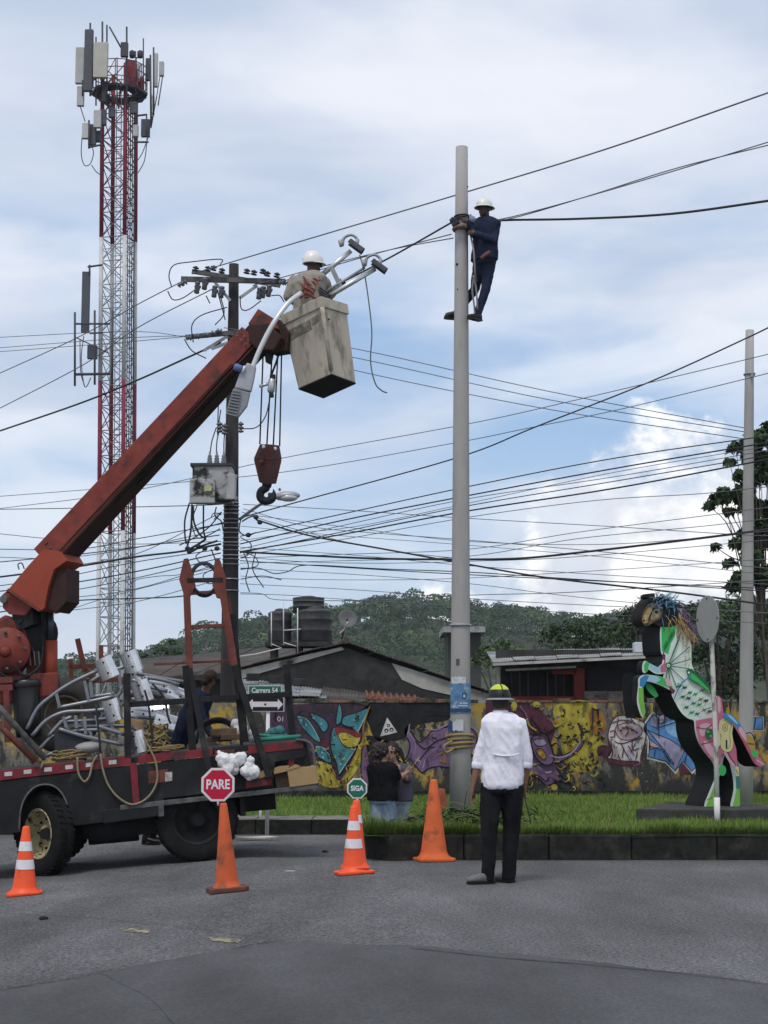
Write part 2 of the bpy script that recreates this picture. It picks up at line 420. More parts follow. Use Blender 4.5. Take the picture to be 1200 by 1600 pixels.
def crack(pts, w):
    mb = MB(); q = [G(*p) for p in pts]; c = crom(q, 10); vs = []
    for i, p in enumerate(c):
        ww = w * (.35 + .9 * abs(noise.noise(V((p.x * 4, p.y * 4, 7))))); p = p + V((0, .05 * noise.noise(V((p.x * 3, 2, 1))), 0))
        for s in (-1, 1): r = p + V((0, s * ww, 0)); r.z = zr(r.x, r.y) + .0085; vs.append(r)
    return tag(mb.add(vs, [(2 * i, 2 * i + 1, 2 * i + 3, 2 * i + 2) for i in range(len(c) - 1)]).build('road_crack', CRK), kind='structure')
crack([(-60, 1563), (0, 1549), (110, 1530), (205, 1511)], .022); crack([(365, 1484), (410, 1475), (447, 1470)], .022)
crack([(700, 1400), (760, 1418), (850, 1424), (960, 1440)], .006); crack([(880, 1352), (960, 1372), (1100, 1384), (1230, 1390)], .006); crack([(150, 1520), (230, 1560), (280, 1610)], .006); crack([(620, 1482), (600, 1530), (640, 1600)], .006); crack([(760, 1500), (830, 1545), (850, 1600)], .005)
crack([(640, 1483), (760, 1496), (900, 1508), (1050, 1521), (1210, 1541)], .014); crack([(0, 1428), (60, 1431), (160, 1437), (300, 1452), (420, 1468)], .010)
YP = mat('worn_yellow_paint', (.40, .34, .17), .85, .2, 30, coord='World', col2=(.085, .083, .08), mix2=(.42, .54), scale2=16)
for pts in ([(186, 1450), (208, 1451), (236, 1453), (230, 1459), (190, 1455)], [(325, 1465), (352, 1466), (378, 1469), (372, 1474), (332, 1471)]):
    tag(MB().sheet([G(*p) + V((0, 0, .004)) for p in pts]).build('paint_mark', YP), kind='structure')

# terrain beyond the wall
EARTH = mat('earth_scrub', (.05, .06, .03), .95, .4, .4, coord='World', bump=.3)
ridge_px = [(-700, 1040), (-200, 1050), (80, 1046), (180, 1040), (240, 1024), (300, 1004), (370, 986), (430, 974), (520, 966), (570, 953), (620, 945), (660, 944), (700, 949), (760, 957), (830, 965), (900, 976), (960, 974), (1020, 968), (1100, 955), (1200, 950), (1500, 945), (2200, 1000)]
rx = [(a - 600) / F * 450 for a, b in ridge_px]; rz = [P(a, b + 22, 450).z for a, b in ridge_px]
def hillz(X, Y):
    base = -.3; h = float(np.interp(X * 450 / max(Y, 300), rx, rz))
    s = sst(150, 445, Y) ** 1.7 * (1 - .45 * sst(470, 900, Y))
    return base + (h + .3) * s + 2.0 * s * noise.noise(V((X * .02, Y * .02, 0)))
xs = np.concatenate([np.arange(-1500, -260, 120), np.arange(-260, 261, 8), np.arange(300, 1501, 120)])
ys = np.concatenate([[29.4, 45, 70], np.arange(90, 520, 10), np.arange(560, 1800, 120)])
grid_sheet('hill_terrain', 0, 0, 0, 0, 0, hillz, EARTH, xs=xs, ys=ys)

# lawn and kerbs
line = crom([V((16, 18.9, 0)), V((8, 18.75, 0)), V((2, 18.72, 0)), V((.4, 18.72, 0)), V((-.1, 18.76, 0)), V((-.26, 19.0, 0)), V((-.14, 19.7, 0)), V((.45, 20.5, 0)), V((1.0, 21.6, 0)), V((1.1, 24, 0)), V((.75, 25.6, 0)), V((-.2, 26, 0)), V((-6, 26, 0)), V((-13, 26, 0))], 14)
poly = [(p.x, p.y) for p in line] + [(-13, 29.05), (16, 29.05)]
def inpoly(x, y):
    c = False; j = len(poly) - 1
    for i in range(len(poly)):
        xi, yi = poly[i]; xj, yj = poly[j]
        if (yi > y) != (yj > y) and x < (xj - xi) * (y - yi) / (yj - yi) + xi: c = not c
        j = i
    return c
def inpoly_np(X, Y):
    pts = poly[::3] + [poly[-2], poly[-1]]; c = np.zeros(len(X), bool); j = len(pts) - 1
    for i in range(len(pts)):
        xi, yi = pts[i]; xj, yj = pts[j]
        if abs(yj - yi) > 1e-9: c ^= ((yi > Y) != (yj > Y)) & (X < (xj - xi) * (Y - yi) / (yj - yi) + xi)
        j = i
    return c
SOIL = mat('lawn_soil', (.07, .12, .022), .95, .4, 3, coord='World', bump=.4)
grid_sheet('lawn_soil', -13, 16, 18.7, 29.05, .2, zl, SOIL, inside=inpoly)
KF = mat('kerb_black', (.022, .022, .020), .95, .5, 9, bump=.7, coord='World', spec=.08, col2=(.075, .074, .055), mix2=(.52, .74), scale2=2.5)
KB = mat('kerb_concrete', (.19, .18, .155), .9, .3, 5, bump=.4, coord='World', col2=(.03, .03, .028), mix2=(.5, .66), scale2=2.2)
kf = empty('kerb', (0, 18.7, 0), None, None); kf['kind'] = 'structure'
kb = empty('kerb', (-3, 26, 0), None, None); kb['kind'] = 'structure'
dist = [0]
for i in range(1, len(line)): dist.append(dist[-1] + (line[i] - line[i - 1]).length)
def online(s):
    i = max(0, min(len(line) - 2, int(np.searchsorted(dist, s)) - 1)); t = (s - dist[i]) / (dist[i + 1] - dist[i])
    return line[i].lerp(line[i + 1], t)
s = 0.0
while s < dist[-1] - .3:
    ln = random.uniform(.82, .98); a, b = online(s + .008), online(min(s + ln, dist[-1] - .01)); front = a.y < 25.5
    if a.y > 19.2 and b.y < 25.6 and ln > .5: ln = .5; b = online(s + ln)
    d = (b - a).normalized(); nrm = V((-d.y, d.x, 0)); mid = (a + b) / 2
    top = max(zl(mid.x + .2, mid.y + .2), zl(mid.x, mid.y)) + .012 + random.uniform(-.008, .01)
    mb = MB(); j = random.uniform(-.012, .012); W = .17 if front else 1.1
    A = [V((a.x, a.y, 0)) + nrm * (j + .02), V((b.x, b.y, 0)) + nrm * (j + .02), V((b.x, b.y, 0)) - nrm * W, V((a.x, a.y, 0)) - nrm * W]
    bot = min(zr(p.x, p.y) for p in A) - .06
    mb.hexa([V((p.x, p.y, bot)) for p in A], [V((p.x, p.y, top)) for p in A])
    ko = mb.build('kerb_block', KF if front else [KB, KF], kf if front else kb, bevel=.022)
    if not front:
        for f_ in ko.data.polygons: f_.material_index = 0 if f_.normal.z > .35 else 1
    s += ln + .0015

# grass blades
n = 150000; X = RNG.uniform(-10, 9.5, n); Y = 18.72 + (29.0 - 18.72) * RNG.random(n) ** 1.15
extra = 26000; X = np.concatenate([X, RNG.uniform(-.3, 9, extra)]); Y = np.concatenate([Y, RNG.uniform(18.84, 19.25, extra)])
extra = 9000; X = np.concatenate([X, RNG.uniform(-.3, 1.3, extra)]); Y = np.concatenate([Y, RNG.uniform(18.8, 21.5, extra)])
keep = inpoly_np(X, np.where(Y < 20, Y - .10, Y)) & ~((X < .35) & (Y > 25.2) & (Y < 27.12)); X = X[keep]; Y = Y[keep]; n = len(X)
Z = np.array([zl(a, b) for a, b in zip(X, Y)]); H = RNG.uniform(.022, .055, n) * (1 + .5 * RNG.random(n))
cl = np.array([noise.noise(V((a * 1.4, b * 1.4, 8))) for a, b in zip(X, Y)]); H = H * (1 + 1.3 * np.clip(cl, 0, 1))
edge_ = (Y < 19.3); H[edge_] *= RNG.uniform(1.0, 2.0, edge_.sum()); tip_ = (X < 1.0) & (Y < 21.5); H[tip_] *= RNG.uniform(1.0, 1.6, tip_.sum())
th = RNG.uniform(0, 2 * PI, n); wd = RNG.uniform(.006, .013, n); ln = RNG.uniform(-.5, .5, (n, 2)) * H[:, None]; eg_ = Y < 18.98; ln[eg_, 1] -= RNG.uniform(.2, 1.6, eg_.sum()) * H[eg_]
vv = np.zeros((n, 3, 3)); vv[:, 0] = np.stack([X - np.cos(th) * wd, Y - np.sin(th) * wd, Z - .01], 1)
vv[:, 1] = np.stack([X + np.cos(th) * wd, Y + np.sin(th) * wd, Z - .01], 1); vv[:, 2] = np.stack([X + ln[:, 0], Y + ln[:, 1], Z + H], 1)
GR = [mat('grass_a', (.10, .175, .030), .8, .2, 1, coord='World'), mat('grass_b', (.15, .235, .044), .8, .2, 1, coord='World'), mat('grass_c', (.22, .23, .07), .85, .2, 1, coord='World')]
gm = np.where(RNG.random(n) < .20, 2, np.where(cl + RNG.normal(0, .35, n) > 0, 1, 0))
tag(np_mesh('lawn_grass', vv.reshape(-1, 3), np.arange(3 * n).reshape(-1, 3), GR, mi=gm), 'short green grass covering the verge and the kerbed island', 'grass', kind='stuff')

# ------------------------------------------------------------------ graffiti wall
def wall_mat():
    m = bpy.data.materials.new('stained_wall'); m.use_nodes = True; t = m.node_tree; N = t.nodes; K = t.links.new; b = N['Principled BSDF']
    g = N.new('ShaderNodeNewGeometry')
    def noi(s, d, loc, st=(1, 1, 1), r=.62):
        mp = N.new('ShaderNodeMapping'); mp.inputs['Location'].default_value = loc; mp.inputs['Scale'].default_value = st; K(g.outputs['Position'], mp.inputs[0])
        n = N.new('ShaderNodeTexNoise'); n.inputs['Scale'].default_value = s; n.inputs['Detail'].default_value = d; n.inputs['Roughness'].default_value = r; K(mp.outputs[0], n.inputs['Vector']); return n.outputs[0]
    def ramp(src, a, b_):
        r = N.new('ShaderNodeValToRGB'); e = r.color_ramp.elements; e[0].position = a; e[1].position = b_; K(src, r.inputs[0]); return r.outputs[0]
    def mix(f, a, c):
        x = N.new('ShaderNodeMix'); x.data_type = 'RGBA'; K(f, x.inputs[0])
        for s, v in ((6, a), (7, c)):
            if isinstance(v, tuple): x.inputs[s].default_value = (*v, 1)
            else: K(v, x.inputs[s])
        return x.outputs[2]
    c = mix(ramp(noi(3.5, 8, (1, 0, 2)), .35, .65), (.10, .095, .082), (.22, .20, .16))
    c = mix(ramp(noi(2.0, 9, (6, 0, 1), (1, 1, .8), .7), .50, .545), c, (.40, .26, .04))          # flaking ochre paint
    c = mix(ramp(noi(3.4, 9, (3, 0, 5), (1, 1, .4), .72), .485, .55), c, (.035, .034, .03))         # black mould streaks
    c = mix(ramp(noi(9, 6, (8, 0, 3), (1, 1, .8), .7), .60, .64), c, (.30, .28, .23))          # chips of pale render
    z = N.new('ShaderNodeSeparateXYZ'); K(g.outputs['Position'], z.inputs[0])
    a = N.new('ShaderNodeMath'); a.operation = 'MULTIPLY_ADD'; K(noi(1.6, 7, (2, 0, 8), (1, 1, .5)), a.inputs[0]); a.inputs[1].default_value = .75
    zh = N.new('ShaderNodeMath'); zh.operation = 'MULTIPLY'; K(z.outputs[2], zh.inputs[0]); zh.inputs[1].default_value = .5; K(zh.outputs[0], a.inputs[2])
    c = mix(ramp(a.outputs[0], .53, .68), (.028, .028, .026), c)                              # algae climbing from the soil
    K(c, b.inputs['Base Color']); b.inputs['Roughness'].default_value = .93
    bn = N.new('ShaderNodeBump'); bn.inputs['Strength'].default_value = .5; bn.inputs['Distance'].default_value = .03; K(noi(7, 8, (0, 0, 0)), bn.inputs['Height']); K(bn.outputs[0], b.inputs['Normal']); return m
WALLM = wall_mat(); WY = 29.0
wall = empty('boundary_wall', (3, WY, .1), 'long low masonry wall with mould stains and colourful graffiti', 'wall'); wall['kind'] = 'thing'
mb = MB(); mb.box((1.5, WY + .08, .95), (29, .16, 1.8)); mb.build('masonry', WALLM, wall)
mb = MB(); mb.box((1.5, WY - .05, .27), (29, .1, .16)); mb.build('footing', KF, wall, bevel=.01)
x = -13.0
BRK = [mat('coping_grey', (.16, .15, .13), .9, .4, 6, bump=.4, coord='World', col2=(.03, .03, .028), mix2=(.45, .6)), mat('coping_brick', (.20, .11, .07), .9, .4, 6, bump=.4, coord='World', col2=(.04, .04, .035), mix2=(.45, .6))]
while x < 15.5:
    ln = random.uniform(.24, .42); h = random.uniform(.03, .085)
    if random.random() < .82: MB().box((x + ln / 2, WY + .075 + random.uniform(-.015, .015), 1.852 + h / 2), (ln - .012, .19, h)).build('coping_brick', BRK[random.random() < .4], wall, bevel=.008)
    x += ln
def paintm(n, c, wear=.58): return mat('paint_' + n, c, .8, .42, 5, coord='World', col2=tuple(.3 * k + .018 for k in c), mix2=(wear - .02, wear + .05), scale2=7, bump=.2, stretch=(1, 1, .55))
PM = {'teal': paintm('teal', (.06, .21, .25)), 'tealhi': paintm('teal_light', (.24, .42, .44)), 'plum': paintm('plum', (.060, .036, .058), .54), 'red': paintm('red', (.20, .028, .03)), 'yel': paintm('yellow', (.42, .34, .05), .55), 'ora': paintm('orange', (.33, .15, .03)),
      'blk': paintm('black', (.016, .016, .018)), 'wht': paintm('white', (.5, .49, .47), .56), 'pur': paintm('purple', (.17, .10, .19)), 'purhi': paintm('purple_light', (.32, .24, .35)), 'blu': paintm('blue', (.09, .22, .46)), 'bluhi': paintm('blue_light', (.2, .38, .62)),
      'lil': paintm('lilac', (.30, .27, .40)), 'pnk': paintm('pink', (.42, .32, .34)), 'mar': paintm('maroon', (.10, .03, .05))}
PK = list(PM); PL = list(PM.values())
LAY = [0.0]
class Art:
    def __init__(s, ox, oy, sc): s.m = MB(); s.ox, s.oy, s.sc = ox, oy, sc; s.k = 0
    def pt(s, p, k): return P(s.ox + p[0] / s.sc, s.oy + p[1] / s.sc, WY - .003 - k * .0012)
    def fill(s, col, pts, smooth=0, out=None, ow=3):
        s.k += 1
        q = crom([V((a, b, 0)) for a, b in pts], smooth, True) if smooth else [V((a, b, 0)) for a, b in pts]
        s.m.sheet([s.pt(p, s.k) for p in q], PK.index(col))
        if out: s.line(out, [(p.x, p.y) for p in q] + [(q[0].x, q[0].y)], ow)
        return s
    def line(s, col, pts, w, smooth=0, taper=False):
        s.k += 1
        q = crom([V((a, b, 0)) for a, b in pts], smooth) if smooth else [V((a, b, 0)) for a, b in pts]
        vs = []; n = len(q)
        for i in range(n):
            d = (q[min(i + 1, n - 1)] - q[max(i - 1, 0)]); d = d.normalized() if d.length > 1e-6 else V((1, 0, 0))
            nn = V((-d.y, d.x, 0)); ww = w / 2 * ((1 - i / (n - 1)) if taper else 1) + .15
            for e in (-1, 1): r = q[i] + nn * ww * e; vs.append(s.pt(r, s.k))
        s.m.add(vs, [(2 * i, 2 * i + 1, 2 * i + 3, 2 * i + 2) for i in range(n - 1)], PK.index(col)); return s
    def dot(s, col, c, r, r2=None): return s.fill(col, [(c[0] + r * math.cos(t), c[1] + (r2 or r) * math.sin(t)) for t in np.linspace(0, 2 * PI, 14)[:-1]])
    def done(s, label, st=False):
        o = s.m.build('graffiti', PL, wall, fix=False); o['label'] = label
        if st: o['kind'] = 'stuff'
A = Art(400, 1080, 3.3333)
A.fill('plum', [(60, 60), (180, 70), (420, 55), (592, 78), (570, 160), (556, 250), (510, 350), (437, 478), (400, 420), (360, 390), (290, 400), (200, 330), (90, 330)], 3)
A.fill('yel', [(300, 372), (392, 385), (440, 470), (560, 240), (572, 300), (520, 420), (430, 500), (330, 480)], 3)
A.fill('mar', [(330, 270), (372, 240), (386, 330), (330, 290)], 2)
A.fill('teal', [(212, 128), (262, 140), (300, 190), (336, 262), (310, 258), (270, 220), (235, 180)], 4, 'blk', 5).fill('teal', [(278, 113), (332, 130), (372, 162), (372, 198), (350, 212), (326, 178)], 4, 'blk', 5)
A.fill('teal', [(308, 284), (352, 290), (386, 330), (391, 374), (350, 360), (318, 330)], 4, 'blk', 5)
A.fill('teal', [(405, 185), (425, 225), (450, 272), (500, 298), (524, 290), (500, 334), (460, 392), (432, 436), (420, 380), (395, 320), (386, 255)], 4, 'blk', 6)
A.fill('teal', [(430, 66), (448, 100), (442, 160), (416, 168)], 3, 'blk', 5).fill('teal', [(458, 132), (520, 112), (588, 88), (562, 150), (532, 212), (498, 190), (450, 172)], 3, 'blk', 5)
A.fill('red', [(412, 190), (470, 198), (530, 210), (552, 240), (520, 238), (462, 214), (422, 226)], 3).fill('yel', [(428, 222), (470, 215), (520, 240), (546, 240), (520, 288), (470, 290), (442, 262)], 4, 'mar', 4)
for q in ((235, 150), (300, 140), (340, 170), (345, 320), (410, 240), (430, 330), (440, 380), (510, 150), (540, 135), (350, 345), (262, 175), (455, 320)): A.dot('tealhi', q, 5)
A.line('tealhi', [(220, 132), (262, 144), (298, 192), (332, 258)], 4, 4).line('tealhi', [(520, 296), (496, 334), (434, 428)], 5, 4).line('tealhi', [(586, 92), (560, 152), (532, 208)], 5, 4).line('tealhi', [(312, 288), (352, 296), (384, 334)], 4, 4)
A.line('ora', [(592, 80), (560, 180), (556, 250), (510, 350), (436, 476), (395, 400)], 6, 5)
rr_ = random.Random(9)
for i in range(34):
    x0, y0 = rr_.uniform(200, 590), rr_.uniform(70, 470); an_ = rr_.uniform(0, 6.28); l_ = rr_.uniform(16, 50); A.line(rr_.choice(('blk', 'blk', 'tealhi', 'yel', 'plum', 'mar')), [(x0, y0), (x0 + l_ * .6 * math.cos(an_), y0 + l_ * .6 * math.sin(an_)), (x0 + l_ * math.cos(an_ + .6), y0 + l_ * math.sin(an_ + .6))], rr_.uniform(3, 9), 3, True)
A.done('teal and plum lettering with yellow flames'); A = Art(400, 1080, 3.3333)
A.fill('blk', [(590, 60), (1000, 60), (1000, 150), (860, 170), (760, 250), (640, 260), (590, 180)], 3)
A.fill('wht', [(683, 137), (736, 214), (646, 236)], 0)
A.dot('blk', (690, 178), 9).dot('blk', (679, 205), 11).dot('blk', (706, 200), 11).dot('wht', (679, 207), 5).dot('wht', (706, 202), 5).dot('wht', (690, 178), 4)
A.done('white stencilled triangle'); A = Art(400, 1080, 3.3333)
A.fill('pur', [(745, 530), (762, 440), (772, 370), (792, 330), (800, 270), (768, 212), (800, 162), (810, 212), (850, 266), (890, 236), (932, 200), (1080, 180), (1150, 230), (1130, 330), (1060, 400), (960, 392), (900, 402), (862, 424), (824, 384), (800, 430), (776, 524)], 4, 'blk', 7)
A.fill('pur', [(553, 302), (577, 288), (592, 380), (602, 470), (572, 492), (548, 430)], 4, 'blk', 6)
A.line('purhi', [(800, 170), (798, 215), (832, 280), (818, 340)], 6, 4, True).line('purhi', [(870, 400), (890, 340), (950, 290)], 7, 4, True).line('blk', [(830, 260), (880, 300), (940, 260), (1000, 240)], 6, 4).line('blk', [(850, 360), (900, 300), (930, 290)], 5, 4)
A.line('blk', [(880, 190), (875, 140), (920, 118), (1000, 128)], 9, 5).line('purhi', [(880, 194), (940, 200), (1000, 170)], 6, 4).line('yel', [(780, 360), (810, 400), (836, 430)], 7, 3).line('yel', [(850, 345), (820, 385), (800, 400)], 6, 3)
A.line('ora', [(950, 330), (975, 320), (985, 370), (960, 360)], 8, 4).line('blk', [(770, 390), (800, 350), (830, 390)], 5, 3)
rr_ = random.Random(2)
for i in range(30):
    x0, y0 = rr_.uniform(760, 1130), rr_.uniform(170, 420); an_ = rr_.uniform(0, 6.28); l_ = rr_.uniform(16, 60); A.line(rr_.choice(('blk', 'blk', 'purhi', 'pur', 'yel')), [(x0, y0), (x0 + l_ * .6 * math.cos(an_), y0 + l_ * .6 * math.sin(an_)), (x0 + l_ * math.cos(an_ + .8), y0 + l_ * math.sin(an_ + .8))], rr_.uniform(4, 11), 3, True)
A.done('purple spiky lettering left of the pole'); A = Art(740, 1080, 2.6087)
A.fill('mar', [(50, 30), (240, 60), (300, 110), (330, 170), (240, 330), (120, 300)], 4).fill('pur', [(180, 170), (230, 178), (292, 176), (318, 226), (332, 290), (352, 336), (392, 380), (350, 366), (300, 384), (258, 350), (220, 330), (180, 260)], 4, 'blk', 6)
A.fill('pur', [(296, 250), (340, 262), (392, 250), (432, 214), (440, 172), (424, 128), (444, 160), (448, 210), (420, 250), (380, 276), (330, 288)], 4, 'blk', 4).line('purhi', [(300, 262), (350, 270), (400, 250), (436, 206)], 5, 4)
A.fill('purhi', [(240, 196), (290, 190), (306, 214), (262, 226)], 4, 'blk', 3).fill('ora', [(252, 240), (276, 236), (296, 262), (286, 280), (262, 262)], 4, 'blk', 3).dot('yel', (272, 252), 7).dot('yel', (288, 270), 6)
for a in ([(300, 170), (340, 150), (390, 118)], [(250, 170), (236, 140), (232, 104)], [(280, 170), (250, 130), (236, 104), (258, 92)], [(350, 340), (400, 380), (450, 412)], [(330, 360), (360, 396), (380, 412)]): A.line('blk', a, 9, 4, True)
A.line('yel', [(240, 300), (290, 290), (350, 286)], 5, 4).line('yel', [(226, 350), (240, 330), (262, 350)], 7, 4).dot('yel', (330, 392), 13).dot('yel', (256, 54), 17, 13).dot('yel', (165, 62), 13, 20).line('blk', [(230, 384), (250, 340), (300, 372)], 5, 4).line('yel', [(216, 110), (228, 140), (256, 160)], 6, 4).line('pur', [(190, 60), (214, 96), (236, 150)], 10, 4, True)
rr_ = random.Random(4)
for i in range(46):
    x0, y0 = rr_.uniform(215, 520), rr_.uniform(40, 380); an_ = rr_.uniform(0, 6.28); l_ = rr_.uniform(14, 46); A.line(rr_.choice(('blk', 'blk', 'yel', 'ora', 'blk', 'pur')), [(x0, y0), (x0 + l_ * .6 * math.cos(an_), y0 + l_ * .6 * math.sin(an_)), (x0 + l_ * math.cos(an_ + .7), y0 + l_ * math.sin(an_ + .7))], rr_.uniform(5, 13), 3, True)
A.fill('pur', [(236, 190), (286, 184), (316, 230), (326, 286), (290, 300), (250, 262)], 4, 'blk', 5).fill('purhi', [(244, 200), (282, 194), (298, 216), (262, 224)], 4, 'blk', 3).fill('ora', [(254, 240), (278, 236), (296, 262), (286, 280), (264, 262)], 4, 'blk', 3).dot('yel', (272, 252), 7).dot('yel', (288, 270), 6).line('purhi', [(262, 306), (290, 330), (318, 328)], 6, 3).line('purhi', [(310, 262), (356, 270), (404, 248), (436, 204)], 5, 4)
A.done('purple horned creature'); A = Art(740, 1080, 2.6087)
A.fill('wht', [(572, 112), (604, 98), (640, 106), (694, 128), (704, 172), (694, 222), (682, 262), (674, 302), (604, 302), (544, 282), (562, 240), (548, 190), (552, 156)], 5, 'mar', 5)
A.fill('pnk', [(578, 150), (622, 128), (676, 140), (684, 176), (640, 198), (596, 192)], 4, 'mar', 3).fill('mar', [(548, 272), (610, 282), (672, 284), (668, 300), (604, 302), (552, 290)], 3)
for a in ([(560, 196), (600, 214), (650, 200), (690, 190)], [(570, 220), (590, 262), (600, 282)], [(600, 210), (620, 252), (640, 280)], [(646, 204), (650, 240), (676, 232)], [(566, 130), (600, 118), (650, 122)], [(556, 166), (574, 160), (572, 186), (556, 186)], [(622, 140), (630, 164), (618, 184)], [(584, 226), (576, 266)], [(660, 212), (640, 250)], [(604, 150), (640, 152), (668, 170)], [(560, 206), (566, 250), (560, 272)], [(612, 232), (606, 272)], [(630, 222), (656, 262)], [(668, 246), (660, 280)], [(590, 108), (584, 140)], [(640, 110), (660, 134)]): A.line('mar', a, 4, 4)
A.line('pnk', [(580, 232), (584, 270)], 10, 2).line('lil', [(630, 240), (640, 276)], 12, 2).line('wht', [(606, 140), (650, 136)], 6, 3).dot('mar', (600, 160), 7, 5).dot('mar', (648, 158), 7, 5).line('lil', [(660, 150), (676, 172), (660, 186)], 7, 3).line('pnk', [(566, 200), (576, 214)], 8)
A.done('white and maroon cartoon scribble'); A = Art(740, 1080, 2.6087)
A.fill('wht', [(696, 128), (728, 80), (760, 106), (800, 84), (866, 94), (880, 150), (908, 220), (932, 296), (892, 338), (850, 298), (824, 338), (782, 294), (706, 276), (710, 200), (694, 160)]).fill('blu', [(704, 132), (732, 92), (760, 114), (804, 92), (860, 102), (872, 150), (900, 222), (922, 294), (890, 326), (852, 286), (822, 326), (784, 286), (714, 268), (718, 200), (702, 160)], 0, 'blk', 4)
A.fill('lil', [(708, 158), (752, 178), (800, 196), (862, 240), (822, 320), (794, 262), (756, 214)], 0, 'blk', 3).fill('bluhi', [(784, 130), (850, 120), (866, 160), (840, 190), (790, 170)], 3).fill('pnk', [(716, 194), (758, 226), (720, 236)], 0, 'blk', 3).fill('pnk', [(756, 100), (776, 96), (780, 124), (758, 132)], 0, 'blk', 3).fill('lil', [(722, 112), (742, 102), (752, 150), (724, 140)]).fill('mar', [(836, 310), (850, 290), (886, 330), (840, 340)]).line('bluhi', [(820, 136), (862, 152)], 4).line('bluhi', [(842, 128), (838, 168)], 4)
for a in ([(752, 112), (756, 190)], [(756, 148), (870, 110)], [(850, 104), (846, 240)], [(718, 224), (770, 240), (800, 286)], [(862, 240), (892, 250), (918, 292)], [(870, 250), (860, 290)], [(740, 240), (736, 268)], [(796, 296), (806, 276), (816, 300)]): A.line('blk', a, 3.5)
A.done('blue angular lettering outlined in white'); A = Art(740, 1080, 2.6087)
A.fill('wht', [(1120, 104), (1182, 104), (1182, 162), (1120, 162)]).fill('blu', [(1124, 108), (1178, 108), (1178, 156), (1124, 156)], 0, 'blk', 4).fill('pur', [(1140, 70), (1150, 72), (1148, 98), (1138, 100)]).line('blk', [(1150, 110), (1142, 156)], 4)
A.done('blue block letter at the far right')
A = Art(740, 1080, 2.6087); rr_ = random.Random(12)
A.fill('yel', [(330, 60), (470, 40), (520, 120), (530, 240), (470, 330), (380, 300), (350, 180)], 4)
A.fill('mar', [(505, 228), (550, 222), (556, 262), (512, 268)], 3).fill('ora', [(470, 90), (520, 80), (540, 150), (500, 190)], 3)
for i in range(70):
    x0, y0 = rr_.uniform(340, 530), rr_.uniform(120, 390); an_ = rr_.uniform(0, 6.28); l_ = rr_.uniform(12, 30); A.line(rr_.choice(('blk', 'blk', 'blk', 'yel', 'ora', 'plum')), [(x0, y0), (x0 + l_ * .6 * math.cos(an_), y0 + l_ * .6 * math.sin(an_)), (x0 + l_ * math.cos(an_ + .9), y0 + l_ * math.sin(an_ + .9))], rr_.uniform(6, 16), 3, True)
for i in range(16):
    x0 = rr_.uniform(330, 1180); y0 = rr_.uniform(30, 80); A.line(rr_.choice(('blk', 'plum', 'yel')), [(x0, y0), (x0 + rr_.uniform(-4, 4), y0 + rr_.uniform(30, 120))], rr_.uniform(6, 20), 0, True)
A.done('black tangle over yellow spray right of the creature', True)
A = Art(400, 1080, 3.3333); rr_ = random.Random(21)
A.fill('blk', [(560, 240), (660, 250), (760, 300), (770, 420), (700, 500), (600, 500), (545, 400)], 3)
for i in range(60):
    x0, y0 = rr_.uniform(300, 780), rr_.uniform(240, 500); an_ = rr_.uniform(0, 6.28); l_ = rr_.uniform(14, 44); A.line(rr_.choice(('blk', 'yel', 'plum', 'ora', 'blk')), [(x0, y0), (x0 + l_ * .6 * math.cos(an_), y0 + l_ * .6 * math.sin(an_)), (x0 + l_ * math.cos(an_ + .9), y0 + l_ * math.sin(an_ + .9))], rr_.uniform(4, 12), 3, True)
A.done('dark scribbles and yellow spray behind the women', True)
A = Art(400, 1080, 3.3333)
A.line('wht', [(92, 122), (102, 116), (104, 130), (94, 140), (104, 150), (98, 160)], 4, 3).line('wht', [(118, 132), (112, 146), (122, 156), (128, 142), (118, 132)], 4, 3).line('wht', [(140, 132), (138, 156)], 4)
A.done('small white scrawl')
# ------------------------------------------------------------------ vegetation helpers
LEAF = [mat('leaf_dark', (.036, .060, .028), .85, .25, .15, coord='World'), mat('leaf_mid', (.046, .078, .030), .85, .25, .15, coord='World'), mat('leaf_light', (.072, .11, .036), .85, .25, .15, coord='World'), mat('leaf_grey', (.050, .072, .044), .85, .25, .15, coord='World')]
BARK = mat('bark', (.10, .085, .065), .95, .3, 8, bump=.5)
def cards(C, size, outward=None, droop=.0, aspect=.55):
    n = len(C); nr = RNG.normal(size=(n, 3))
    if outward is not None: nr = nr * .75 + outward
    nr[:, 2] += .35; nr /= np.linalg.norm(nr, axis=1)[:, None] + 1e-9
    a = np.cross(nr, RNG.normal(size=(n, 3))); a /= np.linalg.norm(a, axis=1)[:, None] + 1e-9; b = np.cross(nr, a)
    s = (size * RNG.uniform(.6, 1.3, n))[:, None]
    v = np.zeros((n, 4, 3)); v[:, 0] = C - a * s; v[:, 1] = C + b * s * aspect; v[:, 2] = C + a * s; v[:, 3] = C - b * s * aspect
    v[:, 0, 2] -= droop * s[:, 0]; v[:, 2, 2] -= droop * s[:, 0]
    return v.reshape(-1, 3)
def shell(c, r, n, inner=.55):
    d = RNG.normal(size=(n, 3)); d /= np.linalg.norm(d, axis=1)[:, None]
    d[:, 2] = np.where(d[:, 2] < -.45, -d[:, 2], d[:, 2])
    return np.array(c) + d * np.array(r) * RNG.uniform(inner, 1.0, n)[:, None], d
